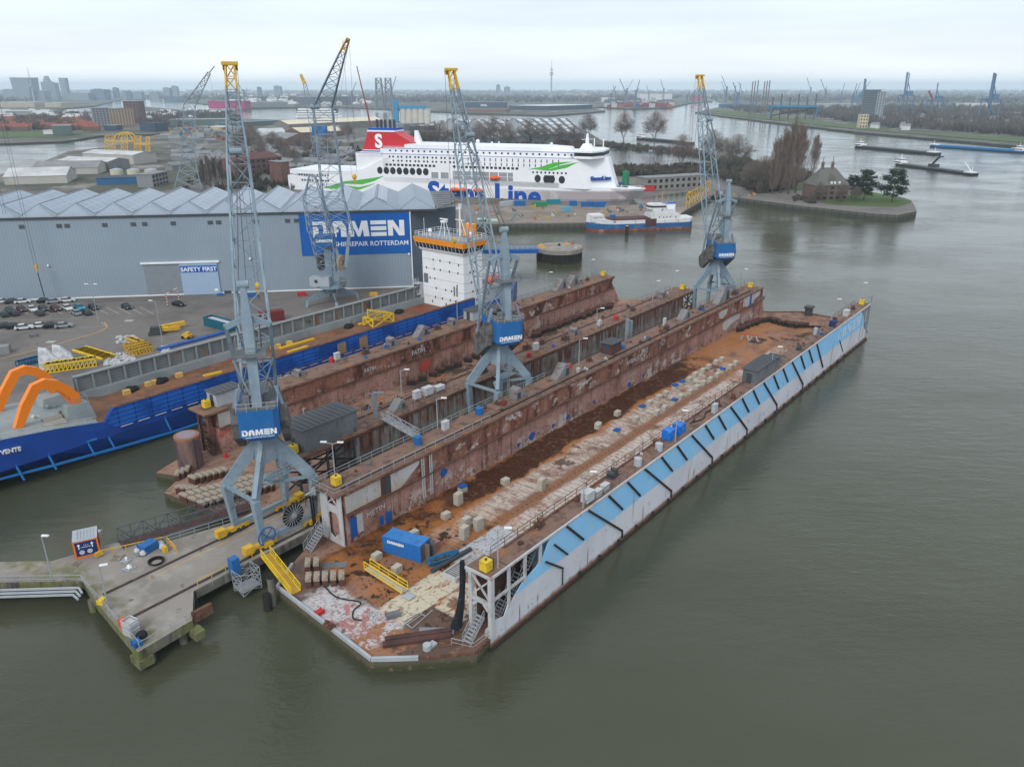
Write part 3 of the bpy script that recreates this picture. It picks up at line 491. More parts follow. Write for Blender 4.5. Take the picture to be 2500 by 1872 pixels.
mb = MB(); mb.box(7.4, 135, 68.3, 73.4, 1.4, 9.6); poly_on('y', 68.3, [(135, 1.4), (135, 9.6), (137.6, 9.6), (136.5, 8), (141.5, 1.4)], 5, mb); mb.build('left_wing_wall', WALLB, dB)
mb = MB(); mb.box(5, 137.8, 68.2, 73.5, 9.62, 9.84); mb.build('left_wing_deck', WTOP, dB)
mb = MB(); mb.bar((5, 68.15, 9.55), (137.8, 68.15, 9.55), .35, .35, n=6); mb.bar((7.4, 68.1, 6.4), (137.5, 68.1, 6.4), .3, .2); mb.build('top_pipe_rim', RUST, dB)
mb = MB(); mb.box(7.5, 14, 68.2, 68.26, 6.7, 9.4); mb.build('white_plating', PLATEW, dB)
mb = MB(); mb.bar((6.3, 69.5, 1.5), (6.3, 69.5, 9.6), .9, .5); mb.bar((6.3, 72.6, 1.5), (6.3, 72.6, 9.6), .6, .4); mb.lattice([(6.2, 69.9, 1.5), (6.2, 72.4, 1.5)], [(6.2, 69.9, 9.6), (6.2, 72.4, 9.6)], 6, .2, .15); mb.build('end_frame', RUST, dB)
mb = MB(); mb.rail([(19, 42.35, 9.84), (134, 42.35, 9.84)], step=2.6, r=.05); mb.rail([(20, 48, 9.84), (134, 48, 9.84)], step=2.6, r=.05); mb.rail([(16, 73.3, 9.84), (136, 73.3, 9.84)], step=2.6, r=.05); mb.build('railing', RAILR, dB)
for s_, u, z, sz in (('FATIH', 54, 7.4, 1.5), ('FATIH', 40.5, 7.3, 1.2), ('T', 99, 4, 3.0), ('t', 24.5, 3.2, 3.2)): text(s_, sz, WHD, dB, (u, 68.2, z), (1, 0, 0), off=.02)
mb = MB(); mb.add([(58 + 1.7 * math.cos(a) , 68.2, 4.1 + 1.4 * math.sin(a)) for a in [i * .63 for i in range(10)]], [tuple(range(9, -1, -1))]); mb.build('red_patch', flat('red primer', (.42, .06, .04), .7), dB)
mb = MB()
for u in (18.6, 19.8):
    for s_ in (0, .5): mb.bar((u + s_, 68.05, 1.8), (u + s_, 68.05, 9.4), .1)
    for k in range(24): mb.bar((u, 68.05, 1.9 + .31 * k), (u + .5, 68.05, 1.9 + .31 * k), .08)
mb.build('wall_ladder', RUST, dB)
# ---- pier between the docks
PIER = mat('pier concrete', (.26, .235, .21), .9, 0, [((.21, .19, .17), [('n', .12, .42, .62)]), ((.32, .30, .27), [('n', .3, .52, .7)]), ((.15, .145, .08), [('x', -30, -24, .8, 2, .3), ('n', .3, .45, .6)]), ((.12, .115, .11), [('n', .4, .62, .68)]), ((.17, .165, .09), [('x', -29, -26, .5, 1, .3), ('n', .5, .45, .6)])])
PIERS = mat('pier side concrete', (.15, .14, .12), .9, 0, [((.14, .15, .05), [('x', -40, -18, 1, 1, .3), ('n', .4, .38, .55)]), ((.06, .055, .05), [('n', 1, .5, .65, (1, 1, .15))]), ((.24, .22, .2), [('n', .9, .58, .7, (1, 1, .2))])])
pr = dthing('pier', 'concrete crane pier with moss at its near corner, running between the two docks', 'pier')
PP = [(-27.7, 28.3), (-20.9, 28.7), (-17.8, 33.8), (170, 34.2), (170, 41.9), (-5, 44.4), (-14, 47), (-19, 52.6), (-26.1, 54.6), (-30.6, 59.8), (-80, 112), (-84, 108), (-42, 63), (-32.4, 54.8), (-25.6, 46.8), (-26.5, 41.2)]
mb = MB(); mb.prism(PP, 1.7, 3.0); mb.m = [1] * len(mb.f); mb.m[1] = 0; mb.build('deck', [PIER, PIERS], pr)
mb = MB()
for y in (34.8, 41.9):
    mb.box(-25.3 + (y < 40) * .4, 168, y - .28, y + .28, 3.0, 3.03)
mb.build('rail_groove', CRD, pr)
mb = MB()
for y in (34.8, 41.9): mb.box(-25, 168, y - .06, y + .06, 3.03, 3.14)
mb.build('crane_rail', RUST, pr)
mb = MB(); PPL = [(-26, 29.5), (-22, 29.5), (-26, 35), (-26, 44), (-20, 34.4), (-10, 35.2), (0, 35.2), (10, 35.2), (20, 35.2), (-22, 49), (-12, 44), (-34, 56), (-28, 56.5), (-44, 68), (-55, 82)] + [(30 + 12 * i, 35.4) for i in range(12)] + [(12 * i, 41) for i in range(14)]
for x, y in PPL: mb.cyl((x, y, -3), (x, y, 1.7), .5, n=10)
mb.build('piles', PIERS, pr)
mb = MB(); mb.box(-27.9, -26.2, 28.1, 30.2, .6, 1.7); mb.box(-21.5, -20.2, 27.3, 29.7, .9, 1.9); mb.bar((-17.5, 33.9, 2.6), (170, 34.3, 2.6), .3, .5); mb.build('edge_beam', PIERS, pr)
mb = MB(); mb.rail([(-27.3, 28.6, 3), (-26.3, 41.0, 3)], r=.07); mb.rail([(-26.3, 41, 3), (-25.8, 46.6, 3), (-32.5, 54.6, 3), (-60, 84, 3)], r=.07); mb.rail([(-31.5, 59.6, 3), (-70, 101, 3)], r=.07)
mb.rail([(-14.5, 46.8, 3), (-5, 44.2, 3)], r=.07); mb.rail([(-27.3, 28.6, 3), (-21.5, 28.9, 3)], r=.06, h=.9, mid=False); mb.build('railing', RAILM, pr)
mb = MB(); mb.rail([(-17, 34.1, 3), (-9, 34.3, 3)], r=.08, h=.9, mid=False); mb.box(-20, 60, 40.6, 40.7, 3.0, 3.015); mb.build('yellow_edge_line', YEL, pr)
mb = MB()
for k, z in enumerate((2.6, 2.3, 2.0)): rim(mb, [(-26.6 - .3 * k, 44.9, z), (-26.4 - .4 * k, 46.4, z), (-33 - .4 * k, 53.8, z), (-80, 102, z)], .22, .22)
mb.build('pipes', GRYL, pr)
mb = MB(); mb.bar((-33, 54, 2.9), (-33.9, 53.2, 1.7), .5); mb.build('red_bracket', RED, pr)
mb = MB(); mb.rail([(-17.6, 33.4, 1.6), (-17.6, 33.4, 1.6)]) if 0 else None
for s_ in (0, .7): mb.bar((-18.4 + s_, 33.6, -1), (-18.4 + s_, 33.6, 3), .12)
for k in range(10): mb.bar((-18.4, 33.6, -.8 + .38 * k), (-17.7, 33.6, -.8 + .38 * k), .1)
mb.build('ladder', CRD, pr)
mb = MB(); mb.box(-20.6, -18.1, 28.9, 29.4, 2.2, 3.6); mb.build('fender_board', RUST, pr)
# ================================================================ CRANES
def portal_parts(t, reel=False):
    # t frame: x along rails, y across; z 0 = pier top
    for sx in (-1, 1):
        for sy in (-1, 1):
            mb = MB(); f = Vector((sx * 4.3, sy * 3.35, 1.4)); k = Vector((sx * 4.75, sy * 3.55, 7.6)); j = Vector((sx * .9, sy * .8, 13.6))
            mb.bar(f, k, .75, .75, .98, up=(0, 1, 0))
            d = (k - j).normalized(); s = d.cross(Vector((0, 0, 1))).normalized(); up = s.cross(d).normalized()
            a = [k + Vector((0, 0, .55)) + Vector((sx * .25, sy * .2, 0)), k - Vector((sx * .55, sy * .4, .55)), j + Vector((sx * .35, sy * .3, -2.1)), j + Vector((0, 0, 1.2))]
            mb.ext([p - s * .32 for p in a], s * .64)
            mb.build('leg', CRG, t)
    for sy in (-1, 1):
        mb = MB(); mb.bar((-4.6, sy * 3.35, 1.25), (4.6, sy * 3.35, 1.25), .55, .6); mb.build('sill_beam', CRG, t)
    mb = MB(); mb.bar((-4.7, -3.5, 7.5), (-4.7, 3.5, 7.5), .4, .45); mb.build('cross_beam', CRG, t)
    mb = MB(); mb.bar((4.7, -3.5, 7.5), (4.7, 3.5, 7.5), .4, .45); mb.bar((4.7, -3.5, 7.5), (-1.2, .2, 7.4), .35, .4); mb.bar((-4.7, -3.5, 7.5), (-1.2, .2, 7.4), .35, .4); mb.build('cross_beam', CRG, t)
    mb = MB(); mb.box(-1.3, 1.3, -1.3, 1.3, 11.0, 16.4); mb.cb(1.5, -1.2, 9.6, 1.1, 1.3, 2.2); mb.box(-1.6, 2.4, -2.2, -.2, 8.7, 8.85); mb.build('column', CRG, t)
    mb = MB()
    for s_ in (0, .6): mb.bar((.6 + s_, -1.6, 2.6), (.6 + s_, -1.6, 9.2), .1)
    for k in range(18): mb.bar((.6, -1.6, 2.8 + .36 * k), (1.2, -1.6, 2.8 + .36 * k), .08)
    mb.rail([(-1.6, -2.2, 8.85), (2.4, -2.2, 8.85), (2.4, -.2, 8.85)], step=1.2, r=.07); mb.build('ladder', RAILM, t)
    for sx in (-1, 1):
        for sy in (-1, 1):
            mb = MB(); x = sx * 4.6; y = sy * 3.35
            mb.cb(x, y, .35, 4.6, .75, .65); mb.cb(x + sx * 2.0, y, .3, 1.3, 1.0, 1.1); mb.cb(x - sx * .8, y + sy * .5, .3, 1.4, .5, .6)
            b = mb.build('bogie', YEL, t)
            mb = MB()
            for dx in (-1.7, -.9, .5, 1.3): mb.cyl((x + dx, y - .42, .33), (x + dx, y + .42, .33), .33, n=10)
            mb.build('wheels', CRD, b)
    if reel:
        mb = MB(); mb.cyl((.6, -3.9, 3.1), (.6, -3.75, 3.1), 1.7, n=24); rl = mb.build('cable_reel', BLK, t)
        mb = MB()
        for k in range(20):
            a = k * math.pi / 10; mb.bar((.6, -4.0, 3.1), (.6 + 1.75 * math.cos(a), -3.98, 3.1 + 1.75 * math.sin(a)), .06)
        mb.cyl((.6, -4.2, 3.1), (.6, -3.7, 3.1), .35); mb.build('spokes', RAILM, rl)
        mb = MB()
        for k in range(24):
            a, b_ = k * math.pi / 12, (k + 1) * math.pi / 12; mb.bar((-3.9 + 1.3 * math.cos(a), -3.9, 1.9 + 1.3 * math.sin(a)), (-3.9 + 1.3 * math.cos(b_), -3.9, 1.9 + 1.3 * math.sin(b_)), .16)
        for a in (.8, 2.3): mb.bar((-3.9 - 1.3 * math.cos(a), -3.9, 1.9 - 1.3 * math.sin(a)), (-3.9 + 1.3 * math.cos(a), -3.9, 1.9 + 1.3 * math.sin(a)), .12)
        mb.build('guide_wheel', BLU, t)
def upper_parts(t, yaw, tipr=22, tipz=62, side=True):
    # rotating part; local x = boom direction. own sub-frame baked in by yaw
    c, s = math.cos(yaw), math.sin(yaw)
    class RB(MB):
        def build(q, name, m_, par=None, smooth=False):
            q.v = [(x * c - y * s, x * s + y * c, z) for x, y, z in q.v]; return MB.build(q, name, m_, par, smooth)
    mb = RB(); x0, x1, hw, z0, z1 = -5.6, 3.4, 2.55, 16.6, 20.4
    lo = [(x0, -hw + .7), (x0 + .7, -hw), (x1 - 1.4, -hw), (x1, -hw + 1.2), (x1, hw - 1.2), (x1 - 1.4, hw), (x0 + .7, hw), (x0, hw - .7)]
    mb.prism(lo, z0, z1); mb.prism([(x * .8, y * .7) for x, y in lo], z0 - .8, z0); hs = mb.build('machine_house', BLU, t)
    mb = RB()
    for x in (-3.4, -.6, 1.6):
        for sy in (-1, 1): mb.box(x, x + .6, sy * (hw + .02) - .02, sy * (hw + .02) + .02, 18, 19)
    mb.build('window', GLASS, hs)
    mb = RB(); mb.box(x0 + .3, x1 - .5, -hw + .3, hw - .3, z1, z1 + .12); mb.cb(-1.5, -.9, z1, 2.4, 1.2, 1.4); mb.cyl((1, -1.2, z1 + .9), (1, 1.2, z1 + .9), .7); mb.cyl((-.2, .6, z1 + .7), (-.2, 1.8, z1 + .7), .5); mb.cb(-3.8, 1.3, z1, 1, .8, 1.5); mb.cb(2.4, 1.6, z1, .8, .8, 1.2); mb.build('machinery', MESHG, hs)
    mb = RB(); mb.rail([(x0, -hw, z1), (x1, -hw, z1), (x1, hw, z1), (x0, hw, z1), (x0, -hw, z1)], step=1.3, r=.07); mb.build('railing', RAILM, hs)
    # lettering on the rear face
    ri = Vector((s, -c, 0)); rear = Vector((x0 * c, x0 * s, 0)) - Vector((c, s, 0)) * .02
    blockword('DAMEN', .78, WHT, hs, rear - ri * 2.2 + Vector((0, 0, 17.1)), ri, th=.04, asp=.95, gap=.1)
    text('DAMEN SHIPREPAIR ROTTERDAM', .24, WHT, hs, rear - ri * 1.85 + Vector((0, 0, 16.75)), ri, ext=.02)
    # mast
    mb = RB(); P = [(-.7, -.6), (.7, -.6), (.7, .6), (-.7, .6)]; mx = -3.9
    mb.add([(mx + x, y, z1) for x, y in P] + [(mx + 1 + x * 1.05, y * 1.1, 31.6) for x, y in P] + [(mx + 1.3 + x * .45, y * .5, 36.2) for x, y in P],
           [(0, 3, 2, 1), (8, 9, 10, 11)] + [(i, (i + 1) % 4, 4 + (i + 1) % 4, 4 + i) for i in range(4)] + [(4 + i, 4 + (i + 1) % 4, 8 + (i + 1) % 4, 8 + i) for i in range(4)])
    mb.cyl((mx + 1.3, -.7, 36.2), (mx + 1.3, .7, 36.2), .5, n=10); mast = mb.build('mast', CRG, t)
    mb = RB(); mb.box(mx - 1.1, mx + 2.2, -2, 2, 27.4, 27.55); mb.rail([(mx - 1.1, -2, 27.5), (mx + 2.2, -2, 27.5), (mx + 2.2, 2, 27.5), (mx - 1.1, 2, 27.5), (mx - 1.1, -2, 27.5)], step=1.3, r=.06); mb.build('platform', MESHG, mast)
    mb = RB()
    for sy in (-1, 1): mb.bar((mx + 1, sy * .5, 31.9), (mx + 1.3, sy * 2.7, 30.9), .5, .7); mb.bar((mx + 1.3, sy * 2.7, 31.2), (2.9, sy * 2.2, z1), .42); mb.bar((mx + 1.1, sy * .6, 26), (1.8, sy * 2.2, z1), .22); mb.bar((mx + 1.2, sy * 1.4, 31), (3.0, sy * .8, z1 + 3), .16); mb.bar((-1.3, sy * 2.5, 26), (-3.9, sy * .7, 22), .16)
    mb.bar((-1, -2.5, 25.8), (-1, 2.5, 25.8), .16); mb.build('stay_struts', CRG, t)
    # counterweights
    for sy in (-1, 1):
        mb = RB(); y = sy * 3.1
        mb.ext([(-2.6, y - .5, 20.2), (-3.6, y - .5, 18.0), (-3.1, y - .5, 15.8), (1.9, y - .5, 12.4), (3.6, y - .5, 13.2), (4.0, y - .5, 15.2)], (0, 1.0, 0)); cw = mb.build('counterweight', CONW, t)
        mb = RB(); mb.bar((-2.5, y, 19.8), (-2.6, sy * 2.4, 22.5), .4); mb.bar((3.4, y, 14.5), (3.2, sy * 2.3, 21.5), .35); mb.build('hanger', CRG, cw)
    # boom
    b0, b1, tp = Vector((3.2, 0, z1 + .4)), Vector((16.0, 0, 49.5)), Vector((tipr, 0, tipz))
    d = (tp - b0).normalized(); nrm = Vector((-d.z, 0, d.x))
    def sec(c_, wy, wn_): return [c_ + nrm * wn_ + Vector((0, wy, 0)), c_ + nrm * wn_ - Vector((0, wy, 0)), c_ - nrm * wn_ - Vector((0, wy, 0)), c_ - nrm * wn_ + Vector((0, wy, 0))]
    mb = RB(); mid = b0 + (b1 - b0) * .3
    mb.lattice(sec(b0, 2.2, .3), sec(mid, 2.1, 1.5), 3, .26, .11); mb.lattice(sec(mid, 2.1, 1.5), sec(b1, 1.35, 1.5), 6, .26, .11)
    mb.lattice(sec(b1, 1.35, 1.5), sec(b1 + (tp - b1) * .72, .75, .5), 7, .2, .09)
    mb.bar(b1 + nrm * 1.5, b1 + nrm * 3.4, .3); mb.cyl(b1 + nrm * 3.4 - Vector((0, .8, 0)), b1 + nrm * 3.4 + Vector((0, .8, 0)), .45)
    bm = mb.build('boom', CRG, t)
    mb = RB(); h0 = b1 + (tp - b1) * .72
    mb.lattice(sec(h0, .75, .5), sec(tp, .55, .25), 2, .24, .12); mb.cb(tp.x, 0, tp.z - .1, 1.3, 2.2, .45)
    for sy in (-.85, .85): mb.cyl((tp.x + .5, sy - .15, tp.z - .25), (tp.x + .5, sy + .15, tp.z - .25), .55, n=12)
    mb.build('boom_head', YEL2, bm)
    mb = RB()
    for sy in (-.9, .9): mb.bar((tp.x + .4, sy, tp.z), b1 + nrm * 3.4, .05); mb.bar((mx + 1.3, sy * .5, 36.3), b1 + nrm * 1.5, .05); mb.bar(b1 + nrm * 3.3, (mx + 1.3, sy * .5, 36.4), .05)
    mb.build('stay_cables', CABLE, bm)
    hx = tp.x + 1.0; hz_ = 29.5
    mb = RB()
    for sy in (-.9, .9): mb.bar((hx, sy, tp.z), (hx, sy * .25, hz_ + 1), .05)
    hc = mb.build('hoist_cables', CABLE, t)
    mb = RB(); mb.cyl((hx, -.25, hz_ + .5), (hx, .25, hz_ + .5), .55, n=10); mb.bar((hx, 0, hz_ + .3), (hx, 0, hz_ - .9), .6, .35, .25); mb.build('hook_block', YEL, hc)
    mb = RB(); mb.bar((hx, 0, hz_ - .8), (hx, 0, hz_ - 1.5), .12); mb.bar((hx, 0, hz_ - 1.5), (hx + .4, 0, hz_ - 1.7), .14); mb.bar((hx + .4, 0, hz_ - 1.7), (hx + .6, 0, hz_ - 1.3), .1); mb.build('hook', CRD, hc)
def rel(phi): return (math.pi / 2 + R(phi)) - DROT      # boom heading (world angle from north, towards the left) in dock frame
for u, phi, lab, reel in ((-2.4, 15, 'nearest grey crane, with round cable reel and blue wheel at its feet', True), (48.0, 24, 'middle grey crane standing between the two docks, its hook above the orange bridge', False), (141.6, 10, 'farthest grey crane on the pier, standing at the far end of the docks', False)):
    t = dthing('dockside_crane', lab, 'crane', u, 38.4, 3.1, group='slewing cranes standing on the pier')
    portal_parts(t, reel); upper_parts(t, rel(phi))
# crane on the quay by the hall, lattice tower type
t = thing('quay_crane', 'tall grey lattice tower crane with brown reel standing beside the hall sign', 'crane', (-52.5, 217, 3.0), R(8))
mb = MB(); legs = ((-7.2, -3, 0), (1.6, -6.4, 0), (7.2, 3.4, 0), (-1, 5.6, 0))
for p in legs:
    mb = MB(); j = Vector((p[0] * .2, p[1] * .2, 5)); k = Vector((p[0] * .95, p[1] * .95, 2)); mb.ext([j + Vector((0, -.3, 0)), j + Vector((0, -.3, -2.4)), k + Vector((0, -.3, -.4)), k + Vector((0, -.3, .3))], (0, .7, 0)); mb.bar(k, p, .7); mb.build('leg', CRG, t)
mb = MB(); mb.cb(0, 0, 3.4, 2.4, 2.4, 2.6); mb.cyl((0, 0, 5.2), (0, 0, 5.8), 4.2, n=20); mb.build('turntable', CRG, t)
mb = MB(); mb.cb(-2.8, -1.6, 5.9, 5.6, 3.2, 2.6, R(-10)); mh = mb.build('machine_house', flat('pale grey paint', (.34, .38, .42)), t)
mb = MB(); mb.cb(-4.0, -3.35, 7.2, .7, .1, .8, R(-10)); mb.build('window', GLASS, mh)
mb = MB(); mb.cb(3.4, -1.4, 5.9, 1.8, 2.2, 2); mb.cyl((2.6, -2, 7), (4.4, -2, 7), .7); mb.build('winch', MESHG, t)
mb = MB(); mb.cb(-.3, 0, 5.9, 2.0, 1.8, 13); mb.build('column', CRG, t)
TAN = flat('tan reel', (.30, .23, .16))
for x, y, m_ in ((3.6, -1.8, TAN), (-2.4, 0, CONW)):
    mb = MB(); n = 20; c = Vector((x, y, 12.4))
    ax = Vector((.75, -.66, 0)); sd_ = Vector((.66, .75, 0)); V_ = []
    for dd, rr in ((-.4, 2.3), (.4, 2.3), (.4, .8), (-.4, .8)):
        V_ += [c + ax * dd + (sd_ * math.cos(2 * math.pi * i / n) * .75 + Vector((0, 0, 1)) * math.sin(2 * math.pi * i / n)) * rr for i in range(n)]
    mb.add(V_, [(a * n + i, a * n + (i + 1) % n, ((a + 1) % 4) * n + (i + 1) % n, ((a + 1) % 4) * n + i) for a in range(4) for i in range(n)]); mb.build('reel', m_, t)
mb = MB(); mb.cb(-.6, -.5, 17.4, 5.4, 4.6, 2.8); cb_ = mb.build('operator_cab', BLU, t)
blockword('DAMEN', .7, WHT, cb_, (-3.0, -2.84, 18.6), (1, 0, 0), th=.04)
mb = MB()
mb.lattice([(-3, -2.2, 9), (1.6, -2.2, 9), (1.6, 2.2, 9), (-3, 2.2, 9)], [(-4.6, -3.2, 21.5), (1.6, -3.2, 21.5), (1.6, 3, 21.5), (-4.6, 3, 21.5)], 4, .2, .12, cross=True)
mb.lattice([(-5, -3.2, 21.5), (1.6, -3.2, 21.5), (1.6, 3, 21.5), (-5, 3, 21.5)], [(-5.4, -3.2, 31), (-.6, -3.2, 31), (-.6, 3, 31), (-5.4, 3, 31)], 4, .2, .12, cross=True)
mb.lattice([(-5.2, -3, 31), (-.6, -3, 31), (-.6, 3, 31), (-5.2, 3, 31)], [(-3.4, -1, 36.5), (-2, -1, 36.5), (-2, 1, 36.5), (-3.4, 1, 36.5)], 3, .2, .12)
mb.bar((-4.6, -1, 36.6), (0, -1, 36.2), .5, .3); mb.build('lattice_tower', CRG, t)
for sx in (1.4, 6.2):
    mb = MB(); mb.bar((sx, -1.5, 20.4), (3.2 if sx < 3 else 4.6, -1.5, 11), .7, .9); mb.build('lever', CRG, t)
mb = MB()
L0 = [(.4, -2.6, 20.5), (7.4, -2.6, 20.5), (7.4, 2.4, 20.5), (.4, 2.4, 20.5)]; L1 = [(-.3, -2.6, 30.5), (5.4, -2.6, 30.5), (5.4, 2.0, 30.5), (-.3, 2.0, 30.5)]
L2 = [(-.4, -4.8, 54.2), (4.4, -4.8, 54.2), (4.4, -1, 54.2), (-.4, -1, 54.2)]; L3 = [(8.5, -16.5, 67.3), (9.7, -16.5, 66.8), (9.7, -15.5, 66.8), (8.5, -15.5, 67.3)]
mb.lattice(L0, L1, 3, .26, .14, cross=True); mb.lattice(L1, L2, 7, .28, .13); mb.lattice(L2, L3, 7, .26, .12)
mb.cyl((-1, -4.9, 54.4), (1.4, -4.9, 54.4), .6); mb.bar((4.2, -3, 54.2), (5.2, 0, 40), .12); bm = mb.build('boom', CRG, t)
mb = MB(); mb.lattice(L3, [(10.6, -19.5, 70.1), (11.1, -19.5, 69.9), (11.1, -19.2, 69.9), (10.6, -19.2, 70.1)], 2, .3, .16); mb.build('boom_head', YEL2, bm)
mb = MB()
for x in (9.6, 11): mb.bar((x, -19.5, 69.5), (x - .4, -19.5, 38.5), .05); mb.bar((x, -19.5, 69.8), (1, -2, 33), .04)
hc = mb.build('hoist_cables', CABLE, t)
mb = MB(); mb.sph((9.9, -19.5, 38.0), .6, sz=1.3); mb.bar((9.9, -19.5, 37.4), (9.9, -19.5, 35.9), .5, .3, .2); mb.build('hook_block', YEL, hc)
# ================================================================ VESSELS
def onY(px, py, y):   # photo pixel onto the vertical plane at dock offset y -> (u, z)
    d = Vector((1, 0, 0)) * ((px - 1250) / FPX) + UPV * ((936 - py) / FPX) + FWD
    nx, ny = math.cos(AZ), -math.sin(AZ); t = ((OX * nx + OY * ny) - y) / (d.x * nx + d.y * ny)
    P = Vector((0, 0, CH)) + d * t; return (P.x - OX) * math.sin(AZ) + (P.y - OY) * math.cos(AZ), P.z
def many(o, offs, par):   # further copies of a part
    for p in offs: c = o.copy(); COL.objects.link(c); c.parent = par; c.location = p
def loft(mb, secs):
    n = len(secs[0]); o = len(mb.v)
    for s_ in secs: mb.v += [tuple(p) for p in s_]
    F = [(o + i * n + j, o + i * n + (j + 1) % n, o + (i + 1) * n + (j + 1) % n, o + (i + 1) * n + j) for i in range(len(secs) - 1) for j in range(n)]
    F += [tuple(o + j for j in range(n - 1, -1, -1)), tuple(o + (len(secs) - 1) * n + j for j in range(n))]
    mb.f += F; mb.m += [mb.k] * len(F); return mb
HBLU = mat('ship blue paint', (.008, .055, .30), .4, 0, [((.006, .04, .20), [('n', .1, .42, .65)]), ((.012, .08, .38), [('n', .3, .55, .75)]), ((.004, .012, .03), [('z', -5, .3, .2, .3, 1)])], spec=.5)
HBL2 = mat('ship blue panels', (.010, .085, .40), .45, 0, [((.005, .03, .17), [('l', 'x', 3.1, .25)]), ((.03, .20, .55), [('l', 'z', .85, .12)]), ((.006, .05, .26), [('n', .15, .45, .6)])])
SDECK = mat('ship deck rust', (.20, .10, .055), .8, 0, [((.13, .065, .04), [('n', .15, .42, .62)]), ((.28, .12, .06), [('n', .3, .55, .7)]), ((.25, .045, .03), [('n', .05, .60, .66), ('k', .8)]), ((.38, .32, .26), [('n', 1.4, .72, .74)])])
SGRY = mat('ship grey wall', (.27, .31, .32), .6, 0, [((.20, .23, .24), [('n', .15, .42, .65)]), ((.26, .15, .10), [('n', .6, .64, .72, (1, 1, .2))])])
SRIB = mat('ship ribbed bulkhead', (.16, .19, .20), .7, 0, [((.11, .13, .14), [('l', 'z', .6, .16)]), ((.22, .24, .23), [('n', .2, .5, .7)]), ((.20, .12, .07), [('x', 20, 75, 4, 4, .2), ('n', .3, .5, .62, (1, 1, .3))]), ((.08, .055, .045), [('n', .3, .6, .7)])])
YY = lambda y: y - 95.0
sh = dthing('cable_laying_ship', 'long blue work ship with white bridge tower, orange band and two orange stern arches', 'ship', 0, 95, 0)
mb = MB()
def hs(u, top, ytop, ywl, ykeel): return [(u, -ytop, top), (u, -ytop - .1, 4), (u, -ywl, .6), (u, -ykeel, -1.5), (u, ykeel, -1.5), (u, ywl, .6), (u, ytop + .1, 4), (u, ytop, top)]
loft(mb, [hs(-60, 9.4, 8.6, .5, .1), hs(-34, 9.6, 8.9, 1.0, .3), hs(-22, 9.5, 9, 2.6, 1.6), hs(-12, 8.3, 9, 5.2, 4), hs(-5, 7.1, 9, 7.4, 6.5), hs(3, 5.4, 9, 8.6, 8), hs(95, 5.4, 9, 8.9, 8.8), hs(112, 6.4, 7.5, 6.5, 5), hs(124, 7.5, .6, .3, .1)])
mb.m = [(2 if min(mb.v[j][0] for j in f) > -6 else 1) if sum(mb.v[j][2] > 5 for j in f) == 4 and max(mb.v[j][0] for j in f) < 4 else 0 for f in mb.f]
mb.build('hull', [HBLU, SGRY, SDECK], sh)
mb = MB(); mb.box(-3, 92, -8.2, 7.2, 5.41, 5.5); mb.build('main_deck', SDECK, sh)
mb = MB(); mb.add([(-5, -9.1, 6.9), (-2.3, -9.1, 8.9), (95, -9.1, 8.95), (95, -9.1, 5.2), (3, -9.1, 5.2), (-4, -9.1, 5.3)], []); P_ = [(-4.2, -9.12, 6.6), (-2.3, -9.12, 8.9), (95, -9.12, 8.95), (95, -9.12, 5.3), (-2.3, -9.12, 5.3)]
mb = MB(); mb.ext(P_, (0, .8, 0)); bw = mb.build('side_bulwark', HBL2, sh)
mb = MB(); mb.bar((-2.3, -8.75, 9.0), (95, -8.75, 9.0), .9, .12); mb.build('bulwark_cap', RUST, sh)
mb = MB(); mb.box(-1.6, .6, -9.2, -9.13, 5.05, 5.13); o = mb.build('white_mark', WHT, sh); many(o, [(3.2 * i, 0, 0) for i in range(1, 30)], sh)
for px, py in ((835, 850), (888, 835)):
    u, z = onY(px, py, 85.8); mb = MB(); mb.box(u - 1.2, u + 1.2, -9.2, -9.13, z - 1.3, z + 1.3); mb.build('side_opening', flat('raw tan steel', (.30, .20, .12)), sh)
mb = MB(); mb.box(-1.5, 93, 7.3, 9, 5.4, 7.2); mb.build('inner_step', SGRY, sh)
mb = MB(); mb.box(-1.5, 93, 8.2, 8.6, 7.2, 10.4); mb.build('cargo_bulkhead', SRIB, sh)
mb = MB()
for i in range(31):
    u = -1.2 + 3.1 * i; mb.bar((u, 7.9, 7.2), (u, 7.9, 10.5), .3, .35)
mb.bar((-1.5, 8.2, 10.45), (93, 8.2, 10.45), .9, .25); mb.bar((-1.5, 7.9, 7.3), (93, 7.9, 7.3), .4, .2); mb.build('bulkhead_ribs', flat('rib grey', (.24, .26, .26)), sh)
mb = MB(); rim(mb, [(-30, -6.2, 2.9), (-22, -8.3, 2.6), (-13.5, -9.3, 2.2), (-2, -9.5, 1.5), (8, -9.5, .9), (92, -9.5, .7)], .35, .35); mb.bar((-22, -6, 4.0), (-6, -9.3, 4.4), .3)
for u, z in ((-19, 4.6), (-14, 4.6), (-7.5, 4.3), (-4, 4.2), (6.5, 4.5)): mb.bar((u, -8.9, z), (u + .6, -9.4, 1.4), .28)
mb.build('fender_tube', flat('bright blue tube', (.02, .17, .46)), sh)
mb = MB(); mb.cyl((25, -9.7, .6), (25, -9.7, 3.8), .9); mb.sph((25, -9.7, 4.0), 1.1); mb.build('fender', flat('fender grey', (.14, .11, .11)), sh)
(ua, za), (ub, zb) = onY(2, 1110, 85.6), onY(52, 1099, 85.6); text('VENTE', (ub - ua) / 3.0, WHT, sh, (ua, -9.38, za), (1, 0, (zb - za) / (ub - ua)), up=(-(zb - za) / (ub - ua), 0, 1), off=.02, ext=.15)
text('SIEMENS', 1.5, WHT, sh, (30.5, -9.2, 3.7), (1, 0, 0), off=.03, ext=.06)
mb = MB(); mb.box(-58, -5, -8.2, 7.5, 5.5, 7.0); mb.build('stern_deck', SGRY, sh)
